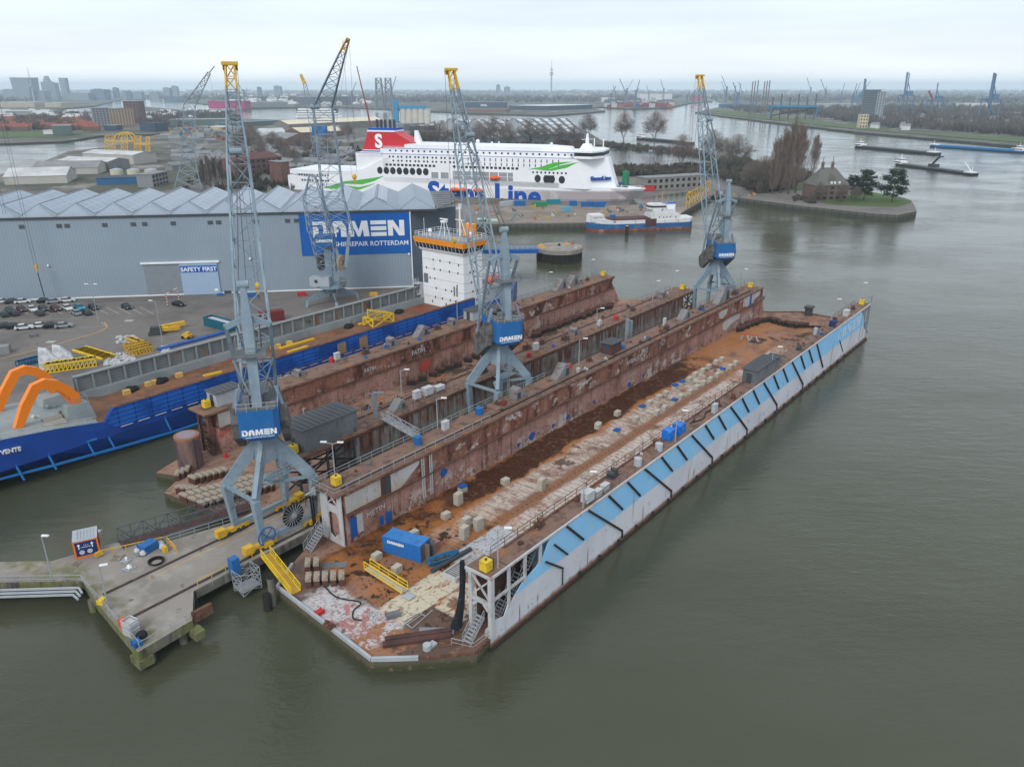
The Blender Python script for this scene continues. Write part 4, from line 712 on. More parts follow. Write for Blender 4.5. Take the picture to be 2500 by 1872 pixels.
mb = MB(); mb.box(-58, -20, -8.6, -7.4, 7, 9.5); mb.ext([(-20, -8.9, 7), (-20, -8.9, 9.3), (-14, -8.9, 7)], (0, .4, 0)); mb.build('stern_bulwark', SGRY, sh)
def arch(name, pts, y, lab_parent):
    P_ = [onY(px, py, y) for px, py in pts]; mb = MB(); s_ = []
    for i, (u, z) in enumerate(P_):
        a = P_[max(0, i - 1)]; b = P_[min(len(P_) - 1, i + 1)]; dx, dz = b[0] - a[0], b[1] - a[1]; l = math.hypot(dx, dz); n_ = (-dz / l, dx / l); w_ = .78 if 0 < i < len(P_) - 1 else .6
        s_.append([(u + n_[0] * w_, YY(y) - .6, z + n_[1] * w_), (u - n_[0] * w_, YY(y) - .6, z - n_[1] * w_), (u - n_[0] * w_, YY(y) + .6, z - n_[1] * w_), (u + n_[0] * w_, YY(y) + .6, z + n_[1] * w_)])
    loft(mb, s_); mb.bar((P_[4][0], YY(y), P_[4][1] - .8), (P_[-1][0], YY(y), P_[-1][1] - 1.4), .45); return mb.build(name, ORG2, lab_parent)
ORG2 = flat('arch orange', (.80, .21, .012), .4, .15)
arch('stern_arch', [(42, 1048), (62, 990), (85, 945), (108, 935), (135, 938), (160, 950), (180, 965), (188, 985)], 90.5, sh)
arch('stern_arch', [(-12, 1012), (12, 955), (35, 912), (60, 902), (85, 906), (108, 918), (125, 935), (133, 955)], 101, sh)
mb = MB(); u, z = onY(178, 985, 90.5)
mb.add([(u - 2.2, -6.2, 5.5), (u + 3.2, -6.2, 5.5), (u + 3.2, -2.8, 5.5), (u - 2.2, -2.8, 5.5), (u - 1.4, -5.6, z), (u + 2.2, -5.6, z), (u + 2.2, -3.4, z), (u - 1.4, -3.4, z)], [(0, 3, 2, 1), (4, 5, 6, 7), (0, 1, 5, 4), (1, 2, 6, 5), (2, 3, 7, 6), (3, 0, 4, 7)])
mb.rail([(u - 1.4, -5.6, z), (u + 2.2, -5.6, z), (u + 2.2, -3.4, z)], step=1, r=.06); mb.build('arch_pedestal', SGRY, sh)
mb = MB(); u2, z2 = onY(118, 960, 101)
mb.add([(u2 - 3, 3, 5.5), (u2 + 3, 3, 5.5), (u2 + 3, 7.5, 5.5), (u2 - 3, 7.5, 5.5), (u2 - 1.8, 3.5, z2), (u2 + 1.8, 3.5, z2), (u2 + 1.8, 7, z2), (u2 - 1.8, 7, z2)], [(0, 3, 2, 1), (4, 5, 6, 7), (0, 1, 5, 4), (1, 2, 6, 5), (2, 3, 7, 6), (3, 0, 4, 7)]); mb.build('arch_pedestal', SGRY, sh)
mb = MB(); mb.cyl((-13, -6.4, 7.9), (-9.5, -6.4, 7.9), .9); mb.cyl((-12, -3.8, 7.9), (-9, -3.8, 7.9), .8); mb.cb(-14.5, -5, 7, 1.4, 3, 1.2); mb.build('winch', flat('winch tan', (.28, .26, .22)), sh)
for u_, y_, a_, b_, c_, m_ in ((-20, -3, 3, 2, 1.6, WHD), (-24, 2, 4, 3, 2, WHD), (-17, 1, 1.4, 1.4, 1, CRD), (-16, -6, 1.2, .8, .9, BROWN), (-7, -1, 2.6, 1, .6, CRD), (-27, -5, 2, 2, 1, GRY), (-8, 4, 1.5, 3, 1, GRY), (-19, 6, 3, 1, 1.5, GRY), (-12, -1.2, 1, 1, 1.4, WHD)):
    mb = MB(); mb.cb(u_, y_, 7, a_, b_, c_); mb.cyl((u_ - a_ * .3, y_ - b_ * .5, 7 + c_), (u_ - a_ * .3, y_ + b_ * .5, 7 + c_), .4); mb.build('deck_machine', m_, sh)
mb = MB(); mb.rail([(-30, -8.7, 9.5), (-22, -8.9, 9.4), (-14, -8.9, 8.5), (-5.5, -8.9, 7.1)], step=1.6, r=.07); mb.rail([(-14, 7, 7), (-5, 7, 7)], step=1.6, r=.07); mb.build('railing', WHD, sh)
for i, (px, py) in enumerate(((310, 962), (355, 938), (367, 934), (426, 915), (566, 872), (660, 850), (672, 848), (695, 838))):
    u, y = uy(px, py, 5.5); mb = MB(); mb.cb(u, YY(min(y, 100.5)), 5.5, 1.3, .9, .9); o = mb.build('deck_crate', flat('crate ochre', (.62, .40, .12)) if i == 0 else bpy.data.materials['crate ochre'])
    c = o; c.location = (0, 0, 0); o.data.transform(Matrix.Translation((-u, -YY(min(y, 100.5)), -5.5))); dput(c, u, min(y, 100.5), 5.5)
    tag(c, 'small ochre box on the blue ship deck beside its grey inner wall', 'crate', 'ochre boxes along the ship deck')
def yplank(px0, py0, px1, py1, w_, lab):
    a, b = uy(px0, py0, 5.5), uy(px1, py1, 5.5); mb = MB(); L_ = math.dist(a, b); mb.box(0, L_, -w_ / 2, w_ / 2, 0, .25); mb.box(0, L_, -w_ / 2, -w_ / 2 + .1, .25, .4); o = mb.build('steel_beam', YEL3)
    dput(o, a[0], a[1], 5.52, math.atan2(b[1] - a[1], b[0] - a[0])); tag(o, lab, 'beam')
YEL3 = flat('bright yellow', (.74, .50, .02), .55, .5)
yplank(497, 919, 541, 909, .8, 'yellow beam lying on the ship deck left of the nearest crane')
yplank(683, 852, 766, 828, .9, 'longer of two yellow beams lying on the blue ship deck')
yplank(703, 861, 751, 847, .9, 'shorter yellow beam on the ship deck next to the bulwark')
yplank(876, 793, 905, 785, .9, 'short yellow beam on the deck left of the yellow frame')
u, y = uy(925, 790, 5.5); t = dthing('lifting_jig', 'yellow steel lifting frame standing on the deck of the blue ship', 'frame', u, y, 5.52)
mb = MB(); mb.lattice([(-3.5, -1.8, 0), (3.5, -1.8, 0), (3.5, 1.8, 0), (-3.5, 1.8, 0)], [(-3.5, -1.8, 2.2), (3.5, -1.8, 2.2), (3.5, 1.8, 2.2), (-3.5, 1.8, 2.2)], 1, .3, .2, cross=True); mb.lattice([(-3.4, 0, 2.2), (-.5, 0, 2.2)], [(-3.4, 0, 4.5), (-1.5, 0, 3.4)], 1, .25, .2); mb.bar((-3.4, 0, 4.4), (3.4, 0, 2.2), .35); mb.bar((-3.4, -1, 4.4), (3.4, -1, 2.2), .35); mb.build('truss', YEL3, t)
for px, py in ((310, 952), (385, 932), (830, 795), (955, 760)):
    u, y = uy(px, py, 5.5); mb = MB(); r_ = 1.1
    mb.sph((0, 0, .2), r_, n=9, m=6, sz=.9); mb.sph((1.2, .3, .1), .8, n=8, m=5); o = mb.build('tarp_heap', BLK); dput(o, u, min(y, 100.3), 5.5); tag(o, 'black tarpaulin heap on the blue ship deck against the grey inner wall', 'tarpaulin', 'dark heaps along the ship deck')
# superstructure
tw = MB(); tw.box(92, 99.5, -7.9, 7.4, 5.4, 20.8); tw = tw.build('bridge_tower', WHT, sh)
text('7 800', .5, CRD, tw, (91.9, 1.5, 19.6), (0, -1, 0)) if 0 else None
mb = MB()
for k in range(1, 6): mb.box(91.93, 92, -7.9, 7.4, 5.4 + 2.6 * k, 5.5 + 2.6 * k); mb.box(92, 99.5, -7.97, -7.9, 5.4 + 2.6 * k, 5.5 + 2.6 * k)
mb.build('deck_line', flat('pale seam', (.5, .52, .54)), tw)
mb = MB(); mb.box(-.04, 0, -.17, .17, -.3, .3); w0 = mb.build('window', GLASS, tw); w0.location = (91.95, 3.2, 18.4)
many(w0, [(91.95, y, z) for z, ys in ((18.4, (.6, -3)), (18.1, (-6.2,)), (15.9, (5.8, 2.9, .6, -2.8, -5.9)), (13.2, (2.8, 4.6)), (10.6, (2.4, -1.2, -3.4)), (8, (2.8, .2, -2.8, -4.8)), (12.4, (-5.5,)), (6.6, (4, -1.2, -3.5))) for y in ys], tw)
mb = MB(); mb.box(-.17, .17, -.04, 0, -.3, .3); w1 = mb.build('window', GLASS, tw); w1.location = (94.5, -7.95, 16)
many(w1, [(x, -7.95, z) for x, z in ((96, 16), (95, 13.2), (95.5, 10.6), (97.5, 10.6), (94, 8), (97, 8), (96.5, 18.4))], tw)
mb = MB(); mb.box(91.93, 92, 5.4, 7, 11.6, 14.2); mb.box(91.93, 92, -5.6, -5.1, 9.4, 12); mb.box(91.93, 92, -4.6, -4.1, 9.4, 12); mb.build('louvre', MESHG, tw)
mb = MB(); B0 = [(91.2, -8.6), (99.5, -8.6), (99.5, 8.1), (91.2, 8.1)]
def frus(mb, z0, e0, z1, e1): return mb.add([(x + (-e0 if x < 95 else e0), y + (-e0 if y < 0 else e0), z0) for x, y in B0] + [(x + (-e1 if x < 95 else e1), y + (-e1 if y < 0 else e1), z1) for x, y in B0], [(0, 3, 2, 1), (4, 5, 6, 7), (0, 1, 5, 4), (1, 2, 6, 5), (2, 3, 7, 6), (3, 0, 4, 7)])
frus(mb, 20.8, -.4, 21.5, 0); mb.build('bridge_skirt', WHT, tw)
mb = MB(); frus(mb, 21.5, 0, 22.9, .45); br = mb.build('bridge_windows', GLASS, tw)
mb = MB(); frus(mb, 22.9, .55, 24.3, .9); mb.build('orange_band', flat('bridge orange', (.85, .30, .02), .4, .1), tw); mb = MB(); mb.box(90.6, 100.2, -9.2, 8.8, 24.31, 24.5); mb.build('bridge_roof', GRY, tw)
mb = MB()
for k in range(14): y = -8.9 + 17.6 * k / 13; mb.bar((91.15, y * .985, 21.55), (90.75, y, 22.85), .08)
for k in range(6): mb.bar((91.3 + 1.55 * k, -8.62, 21.55), (91.3 + 1.55 * k, -9.05, 22.85), .08)
mb.build('window_posts', WHT, br)
mb = MB(); mb.rail([(90.8, -8.9, 24.6), (99.9, -8.9, 24.6), (99.9, 8.6, 24.6), (90.8, 8.6, 24.6), (90.8, -8.9, 24.6)], step=1.4, r=.07); mb.build('railing', WHT, tw)
for x, y, r_ in ((93, 5.0, .6), (96.5, -6.8, .5)):
    mb = MB(); mb.sph((x, y, 25.9), r_); mb.cyl((x, y, 24.6), (x, y, 25.5), .2, n=6); mb.build('radar_dome', WHT, tw)
mb = MB()
for a in (-1, 1):
    for b_ in (-1, 1): mb.bar((95 + a, 1.6 + b_, 24.6), (95 + a * .4, 1.6 + b_ * .4, 28.2), .16)
mb.cb(95, 1.6, 28.2, 1.4, 1.4, .5); mb.bar((95, .2, 29.1), (95, 3.0, 29.1), .3); mb.bar((97, -2.4, 24.6), (97, -2.4, 32.5), .35); mb.bar((97, -4, 29), (97, -.6, 29), .14); mb.bar((92, 6.2, 24.6), (92, 6.2, 29.4), .08); mb.bar((97, -2.4, 30), (97, -4.6, 25), .12); mb.build('radar_mast', WHT, tw)
mb = MB(); mb.cb(98.8, -4.2, 24.6, 1.6, 3.4, 3.4); mb.build('funnel', bpy.data.materials['bridge orange'], tw)
mb = MB(); mb.box(89.8, 92, 7.4, 9.4, 11.2, 11.35); mb.box(89.8, 92, 7.4, 9.4, 8.2, 8.35); mb.box(91, 92, 7.4, 9, 5.4, 11.2); mb.rail([(89.8, 7.5, 11.3), (89.8, 9.3, 11.3), (92, 9.3, 11.3)], r=.08, step=1); mb.rail([(89.8, 7.5, 8.3), (89.8, 9.3, 8.3), (92, 9.3, 8.3)], r=.08, step=1); mb.build('side_platform', WHD, tw)
mb = MB(); mb.box(99.5, 113, -7, 6.5, 5.4, 10); mb.box(99.5, 108, -7.8, 7, 10, 10.3); mb.box(99.5, 118, -5, 5, 10.3, 12); mb.rail([(99.5, -7.8, 10.3), (108, -7.8, 10.3), (116, -4.6, 8.5)], r=.08); mb.build('fore_house', WHD, sh)
mb = MB(); mb.cyl((102, -8, 12.6), (107, -8, 12.6), 1.3, .6, n=12); mb.cyl((102, -8, 12.6), (101, -8, 12.6), 1.3, .5); mb.build('lifeboat', flat('lifeboat orange', (.75, .10, .02), .4, .1), sh)
# ---------------------------------------------------------------- ferry
fd = Vector((227, -72, 0)).normalized(); fp0 = Vector((67, 408, 0)) - fd * 240
fe = thing('ferry', 'huge white passenger ferry with red funnel and large blue lettering moored beyond the quay', 'ferry', Vector((fp0.x * 1.072, fp0.y * 1.072, CH * (1 - 1.072))), math.atan2(fd.y, fd.x)); fe.scale = (1.072,) * 3
FW = mat('ferry white', (.80, .82, .85), .45, 0, [((.72, .74, .78), [('n', .03, .45, .65)]), ((.70, .70, .72), [('l', 'z', 3.1, .14), ('k', .5)])])
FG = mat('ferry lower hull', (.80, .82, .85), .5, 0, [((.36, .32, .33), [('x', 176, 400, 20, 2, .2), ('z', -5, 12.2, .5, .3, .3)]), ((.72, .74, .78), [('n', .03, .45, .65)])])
FB = flat('ferry blue', (.006, .07, .36), .4, .1); FGR = flat('ferry green', (.08, .42, .06), .4, .15); FRED = flat('ferry red', (.50, .02, .03), .4, .15)
mb = MB()
def fsec(s, hw, top, kw=None): kw = hw if kw is None else kw; return [(s, -hw, top), (s, -hw, 8), (s, -kw, 0), (s, kw, 0), (s, hw, 8), (s, hw, top)]
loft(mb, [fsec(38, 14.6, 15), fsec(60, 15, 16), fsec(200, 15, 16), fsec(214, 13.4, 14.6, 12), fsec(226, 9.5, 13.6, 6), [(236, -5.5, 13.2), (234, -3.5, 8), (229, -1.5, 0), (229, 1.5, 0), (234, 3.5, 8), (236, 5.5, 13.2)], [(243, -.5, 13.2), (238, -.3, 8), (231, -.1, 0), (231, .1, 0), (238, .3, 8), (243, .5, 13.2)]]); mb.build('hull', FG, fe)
mb = MB(); mb.box(40, 100, -15, 15, 16, 18.4); P_ = [(72, 18.4), (80, 18.5), (88, 20), (99, 25.2), (104, 26.4), (104, 18.4)]; poly_on('y', -15, P_, 30, mb); mb.build('aft_decks', FW, fe)
def slab(mb, s0, s1, hw, z0, z1, fs=0): 
    P_ = [(s0, -hw), (s1 - 14, -hw), (s1, -hw * .25), (s1, hw * .25), (s1 - 14, hw), (s0, hw)]; n = 6
    mb.add([(x, y, z0) for x, y in P_] + [(x - (fs if x > s0 else 0), y, z1) for x, y in P_], [tuple(range(n - 1, -1, -1)), tuple(range(n, 2 * n))] + [(i, (i + 1) % n, n + (i + 1) % n, n + i) for i in range(n)])
mb = MB(); slab(mb, 100, 228, 15, 13.4, 28.4, 5); mb.build('accommodation', FW, fe)
mb = MB(); slab(mb, 98, 218, 14, 28.4, 31.2, 1); mb.box(82, 100, -13, 13, 18.4, 28.4); slab(mb, 112, 204, 12.5, 31.2, 33.2, 1); mb.build('upper_deck', FW, fe)
mb = MB(); mb.box(84, 214, -15.1, -15, 28.3, 28.6); mb.box(98, 212, -14.1, -14, 31.1, 31.4); mb.build('violet_stripe', flat('violet stripe', (.22, .24, .48)), fe)
# funnel
mb = MB(); FP = [(83, 29.5), (87, 39.2), (103, 39.2), (114, 33.6), (114, 29.5)]
poly_on('y', -6, FP, 12, mb); fn = mb.build('funnel', FRED, fe)
mb = MB(); mb.box(86.6, 103.4, -6.2, 6.2, 39.2, 40); mb.box(83, 100, -6.1, 6.1, 28.2, 29.5); mb.build('funnel_white_band', FW, fn)
mb = MB(); mb.box(87.2, 103, -5.8, 5.8, 40, 41.2); mb.box(83, 103, -6.15, 6.15, 28.5, 29.1); mb.build('funnel_blue_band', FB, fn)
for x in (90, 92.5, 95, 98, 100.5):
    mb = MB(); mb.cyl((x, 0, 41), (x, 0, 45.5), .8, n=8); mb.build('exhaust_pipe', CRD, fn)
text('S', 9.8, FW, fn, (91, -6.05, 31), (1, 0, 0), off=.4, align='LEFT')
text('Stena Line', 15.5, FB, fe, (126, -15.05, 3.6), (1, 0, 0), off=.55, ext=.04)
text('StenaLine', 3.4, FB, fe, (229.4, -8.2, 18.2), (-.16, 1, 0), off=.06) if 0 else text('StenaLine', 3.0, FB, fe, (216.5, -13.2, 17.6), (.78, .63, 0), up=(-.2, .16, 1), off=.06, ext=.5)
mb = MB()
for pts in ([(66, 9.8), (74, 12.6), (84, 13.8), (92, 15), (100, 16.4), (94, 13.6), (86, 11.4), (76, 11.4)], [(60, 8.6), (70, 11), (84, 9.8), (95, 12.4), (84, 8.4), (70, 8.2)]): mb.ext([(a, -15.05, b) for a, b in pts[::-1]], (0, -.03, 0))
for pts in ([(183, 22.4), (190, 23.8), (197, 26.2), (207, 26.9), (201, 25.4), (194, 22.8)], [(187, 22.2), (195, 22.9), (201, 24.9), (210, 26.8), (204, 23.8), (196, 22)]): mb.ext([(a, -15.05, b) for a, b in pts[::-1]], (0, -.03, 0))
mb.build('green_wave', FGR, fe)
def disc(w_, h_, n=10):
    mb = MB(); mb.add([(w_ / 2 * math.cos(2 * math.pi * i / n), 0, h_ / 2 * math.sin(2 * math.pi * i / n)) for i in range(n)], [tuple(range(n - 1, -1, -1))]); mb.f = [tuple(range(n))]; return mb
o = disc(3.4, 3.9, 14).build('oval_window', GLASS, fe); o.location = (97.6, -15.06, 19.4); many(o, [(97.6 + 3.95 * k, -15.06, 19.4) for k in range(1, 8)] + [(188.5, -15.06, 17.9), (201.5, -15.06, 17.7), (193.2, -15.06, 17.8), (196.2, -15.06, 17.8)], fe)
mb = MB(); mb.box(192, 197.4, -15.08, -15.03, 16, 19.7); mb.build('panorama_window', GLASS, fe)
o = disc(1.15, 1.15, 8).build('porthole', GLASS, fe); o.location = (104, -15.06, 26.9)
P_ = [(104 + 2.1 * k + (k // 2) * .9, -15.06, z) for z in (26.9, 24.8) for k in range(1, 16)] + [(104 + 3.4 * k, -14.06, 30) for k in range(31)] + [(186 + 2.2 * k, -15.06, 21) for k in range(9)]
many(o, P_, fe)
o = MB(); o.box(-.25, .25, -.03, 0, -.8, .8); o = o.build('tall_window', GLASS, fe); o.location = (150, -15.03, 26.7); many(o, [(150 + 3.1 * k, -15.03, z) for z in (26.7, 24.4) for k in range(0, 17) if k or z < 25], fe)
mb = MB(); mb.box(-.75, .75, -.03, 0, -.6, .6); o = mb.build('square_window', GLASS, fe); o.location = (102, -15.03, 22.6); many(o, [(102 + 2.35 * k, -15.03, 22.6) for k in list(range(1, 13)) + list(range(17, 33))], fe)
mb = MB(); mb.box(-.5, .5, -.03, 0, -.5, .5); o = mb.build('porthole', GLASS, fe); o.location = (46, -15.03, 15.6); many(o, [(46 + 1.7 * k, -15.03, z) for z in (15.6, 12.6) for k in range(1, 12) if k != 6], fe)
mb = MB(); mb.box(141, 175, -15.04, -14.9, 16, 20.4); mb.box(128.5, 132.5, -15.04, -14.9, 16.2, 19.4); mb.box(134, 138.5, -15.04, -14.9, 16.2, 19.4); rc = mb.build('boat_recess', flat('recess grey', (.28, .30, .33)), fe)
mb = MB(); 
for x in range(142, 176, 5): mb.bar((x, -15.1, 16), (x, -15.1, 20.4), .4)
mb.bar((141, -15.1, 18.1), (175, -15.1, 18.1), .2); mb.build('davit_posts', FW, rc)
for s_, y, z in ((165, -15.6, 17.6), (143, -17.5, 11), (147.5, -17.5, 11), (156, -17.5, 11)):
    mb = MB(); mb.sph((s_, y, z), 2.1, n=10, m=6, sz=.5); mb.v = [((a - s_) * 1.4 + s_, b_, c_) for a, b_, c_ in mb.v]; mb.build('lifeboat', bpy.data.materials['lifeboat orange'], fe)
# bridge, mast
mb = MB(); P_ = [(208, -15.6), (217, -16.5), (221.5, -8), (221.5, 8), (217, 16.5), (208, 15.6)]; mb.prism(P_, 28.4, 29.6); mb.prism(P_, 31.4, 32.2); b_ = mb.build('bridge', FW, fe)
mb = MB(); mb.prism([(x * .999, y * .985) for x, y in P_], 29.6, 31.4); mb.build('bridge_windows', GLASS, b_)
mb = MB(); mb.cyl((211, 0, 32.2), (211, 0, 34.8), 4, 2.2, n=10); mb.cyl((211, 0, 34.8), (211, 0, 40), 1.1, .5, n=8); mb.bar((208.5, -2, 37), (213.5, 2, 37), .25); mb.cyl((216, -6, 32.2), (216, -6, 38), .3); mb.cyl((219, 3, 32.2), (219, 3, 37), .3); mb.build('mast', FW, fe)
mb = MB(); mb.add([(113, -1.5, 33.2), (117, -1.5, 33.2), (117, 1.5, 33.2), (113, 1.5, 33.2), (113.2, -1, 40), (114.6, -1, 40), (114.6, 1, 40), (113.2, 1, 40)], [(0, 3, 2, 1), (4, 5, 6, 7), (0, 1, 5, 4), (1, 2, 6, 5), (2, 3, 7, 6), (3, 0, 4, 7)]); mb.build('aft_mast', FW, fe)
for s_, z, r_ in ((152, 35.2, 1.1), (148, 34.6, .6), (160, 34.6, .6), (164, 34.8, .5), (193, 34.6, .8)):
    mb = MB(); mb.sph((s_, -5, z), r_); mb.cyl((s_, -5, 33), (s_, -5, z), r_ * .4, n=6); mb.build('radar_dome', FW, fe)
mb = MB(); mb.rail([(100, -13.8, 31.2), (208, -13.8, 31.2)], step=4, r=.1); mb.rail([(228, -8, 13.4), (236, -4.8, 13.3), (242, -.5, 13.3)], step=2, r=.1, h=1.4); mb.build('railing', FW, fe)
mb = MB(); mb.cb(232, 0, 13.2, 3, 3, 1.2); mb.cyl((229, -2, 14), (229, 2, 14), .7); mb.cb(226.5, 3, 13.4, 1, 3, 1); mb.build('mooring_gear', CRD, fe)
# ---------------------------------------------------------------- coaster and barges
def vessel(name, lab, cat, p, q, hw, lay, z0=-1, group=None, bowf=.12, z_=0):
    """lay: (z top, material) layers of hull from the bottom; runs from bow p to stern q"""
    d = (q - p); L_ = d.length; t = thing(name, lab, cat, (p.x, p.y, z_), math.atan2(d.y, d.x), group)
    za = z0
    for i, (zt, m_, rise) in enumerate(lay):
        mb = MB(); prev = 0 if i == 0 else lay[i - 1][2]
        fr = [(0, .03), (bowf * .4, .55), (bowf, .93), (bowf * 2, 1), (.9, 1), (.97, .92), (1, .7)]
        def zz(f, base, ri): return base + ri * max(0, 1 - f / (bowf * 2.2)) ** 1.3 + ri * .25 * max(0, (f - .85) / .15)
        loft(mb, [[(f * L_ - (1.5 * ri_ if f < .01 else 0) * 0, -hw * w_, zz(f, za, prev if i else 0)), (f * L_, -hw * w_, zz(f, zt, rise)), (f * L_, hw * w_, zz(f, zt, rise)), (f * L_, hw * w_, zz(f, za, prev if i else 0))] for (f, w_) in fr for ri_ in (0,)])
        mb.build(('hull_bottom', 'hull_side', 'hull_top', 'bulwark')[i], m_, t); za = zt
    return t, L_
HRD = mat('rusty red hull', (.20, .06, .04), .8, 0, [((.32, .18, .12), [('n', .3, .5, .65)]), ((.10, .04, .03), [('n', .6, .5, .62)])])
RWH = mat('rust stained white', (.62, .63, .64), .6, 0, [((.25, .10, .06), [('n', .35, .60, .66)]), ((.4, .36, .33), [('n', .8, .6, .7, (1, 1, .2))])])
HB2 = mat('faded blue hull', (.02, .10, .25), .6, 0, [((.05, .15, .30), [('n', .3, .5, .65)]), ((.15, .07, .05), [('n', .5, .62, .68)])])
a_, b_ = Vector((34.5, 357.3, 0)), Vector((84.5, 366.8, 0))
t, L_ = vessel('coaster', 'rusty white and blue coaster moored at the quay in front of the ferry bow', 'ship', a_, b_, 5, [(1.1, HRD, 0), (3.2, HB2, .8), (4.6, RWH, 3)])
mb = MB(); mb.box(5, 30, -4, 4, 4.6, 5.4); mb.build('hatch', BROWN, t)
mb = MB(); mb.box(27, 32.5, -5.06, -4.9, 1.8, 5.3); mb.build('brown_side_panel', BROWN, t)
mb = MB(); mb.box(1.5, 7.5, -3.6, 3.6, 4.4, 7.4); mb.build('forecastle', RWH, t)
text('KAROPEBA', .9, CRD, t, (2.4, -3.7, 6.0), (1, 0, 0))
mb = MB(); mb.box(30, 44, -4.6, 4.6, 4.6, 7); mb.box(31, 42, -4, 4, 7, 9.2); mb.build('deckhouse', RWH, t)
mb = MB(); P_ = [(29.5, -1.6), (31, -3.6), (37, -3.9), (37, 3.9), (31, 3.6), (29.5, 1.6)]; mb.prism(P_, 9.2, 11.4); wh = mb.build('wheelhouse', RWH, t)
mb = MB(); mb.prism([(33.6 + (x - 33.6) * 1.015, y * 1.015) for x, y in P_], 10.1, 10.9); mb.build('wheelhouse_windows', GLASS, wh)
mb = MB(); mb.rail([(29, -2, 11.4), (31, -4, 11.4), (37, -4.2, 11.4)], step=1.2, r=.08); mb.rail([(30, -4.7, 7), (44, -4.7, 7)], step=1.5, r=.08); mb.rail([(44, -4.6, 4.8), (49, -3.6, 4.9)], step=1.3, r=.08); mb.build('railing', WHT, t)
mb = MB(); mb.cb(40.5, 0, 9.2, 4.2, 3.6, 2.2); f_ = mb.build('funnel', WHT, t)
mb = MB(); mb.cb(40.5, 0, 11.4, 4.3, 3.7, .5); mb.build('funnel_cap', FB, f_)
mb = MB(); mb.bar((33.5, 0, 11.4), (33.5, 0, 15), .2); mb.bar((36.5, 0, 11.4), (36.5, 0, 17), .25); mb.bar((34.5, -1, 13.6), (38, 1, 13.6), .12); mb.bar((9, 0, 4.6), (9, 0, 11.5), .3); mb.build('mast', flat('mast tan', (.45, .30, .10)), t)
mb = MB(); mb.box(-.25, .25, -.03, 0, -.25, .25); o = mb.build('porthole', GLASS, t); o.location = (36, -4.63, 5.8); many(o, [(37.6, -4.63, 5.8), (39.2, -4.63, 5.8), (42, -4.63, 5.8), (34, -4.63, 5.8)], t)
mb = MB(); mb.cb(13, 1, 5.4, 2.4, 1.6, 1.4); o = mb.build('deck_box', BLU, t)
a_, b_ = at(1143, 557, 0), at(1336, 552, 0)
t, L_ = vessel('work_barge', 'long low turquoise and green barge moored along the quay left of the coaster', 'barge', Vector((a_.x, a_.y, 0)), Vector((b_.x, b_.y, 0)), 3, [(.6, BLK, 0), (2.0, TEAL, .5), (2.3, flat('light turquoise', (.08, .36, .38)), .9)])
mb = MB(); mb.box(10, 30, -2.3, 2.3, 2.3, 2.7); mb.build('deck', GRN, t)
mb = MB(); mb.box(4.5, 9, -2, 2, 2.3, 4.3); mb.box(11, 14, -1.8, 1.8, 2.3, 3.8); o = mb.build('wheelhouse', flat('pale green', (.40, .55, .48)), t)
mb = MB(); mb.box(4.8, 8.6, -2.04, -2, 3.2, 4); mb.build('wheelhouse_windows', GLASS, o)
mb = MB(); mb.bar((20, 0, 2.5), (23, 0, 6), .35); mb.bar((23, 0, 6), (26, 0, 4.5), .3); mb.build('deck_crane', TEAL, t)
def riverbarge(lab, p0, p1, hullm, cab_at, decks, w_=5.5, stern_crane=False, cargo=None, h=2.0):
    a, b = at(*p0, 0), at(*p1, 0); t, L_ = vessel('river_barge', lab, 'barge', Vector((a.x, a.y, 0)), Vector((b.x, b.y, 0)), w_, [(.7, BLK, 0), (h, hullm, .9)], bowf=.06)
    mb = MB(); mb.box(L_ * .12, L_ * .86, -w_ * .75, w_ * .75, h, h + .9); mb.build('cargo_hold', cargo or MESHG, t)
    c0 = L_ * cab_at; mb = MB(); mb.box(c0 - L_ * .05, c0 + L_ * .05, -w_ * .75, w_ * .75, h, h + 2.4); mb.box(c0 - L_ * .02, c0 + L_ * .025, -w_ * .5, w_ * .5, h + 2.4, h + 4.6); cb = mb.build('deckhouse', WHT, t)
    mb = MB(); mb.box(c0 - L_ * .02 - .1, c0 + L_ * .025 + .1, -w_ * .52, w_ * .52, h + 3.2, h + 4); mb.box(c0 - L_ * .045, c0 + L_ * .045, -w_ * .77, -w_ * .75, h + 1, h + 1.8); mb.build('windows', GLASS, cb)
    mb = MB(); mb.box(L_ * (.01 if cab_at > .5 else .9), L_ * (.09 if cab_at > .5 else .99), -w_ * .6, w_ * .6, h, h + 1.1); mb.build('fore_deck', WHT, t)
    mb = MB(); mb.bar((c0, 0, h + 4.6), (c0, 0, h + 8), .3); mb.bar((L_ * (.04 if cab_at > .5 else .96), 0, h), (L_ * (.04 if cab_at > .5 else .96), 0, h + 5), .3); mb.build('mast', WHT, t)
    if stern_crane:
        mb = MB(); mb.cb(L_ * .5, 0, h, 7, 5, 3.2); mb.bar((L_ * .48, 0, h + 3), (L_ * .55, 0, h + 9), 1.2); mb.bar((L_ * .55, 0, h + 9), (L_ * .6, 0, h + 9.5), 1); mb.build('excavator', CRD, t)
        mb = MB(); mb.bar((L_ * .97, 0, h), (L_ * .86, 0, h + 7.5), .5); mb.build('spud', WHT, t)
    return t
riverbarge('dark tanker barge on the river with white deckhouse at its left end', (2088, 360), (2290, 379), mat('dark hull', (.03, .035, .045), .6), .06, 0)
riverbarge('long blue barge cut by the right edge of the photo', (2270, 358), (2520, 375), flat('barge blue', (.02, .13, .32)), .88, 0, cargo=flat('barge deck blue', (.06, .22, .42)))
riverbarge('low barge carrying a dark excavator, nearest of the river barges', (2188, 402), (2380, 428), mat('dark hull two', (.04, .045, .05), .6), .06, 0, w_=4.5, stern_crane=True, h=1.2)
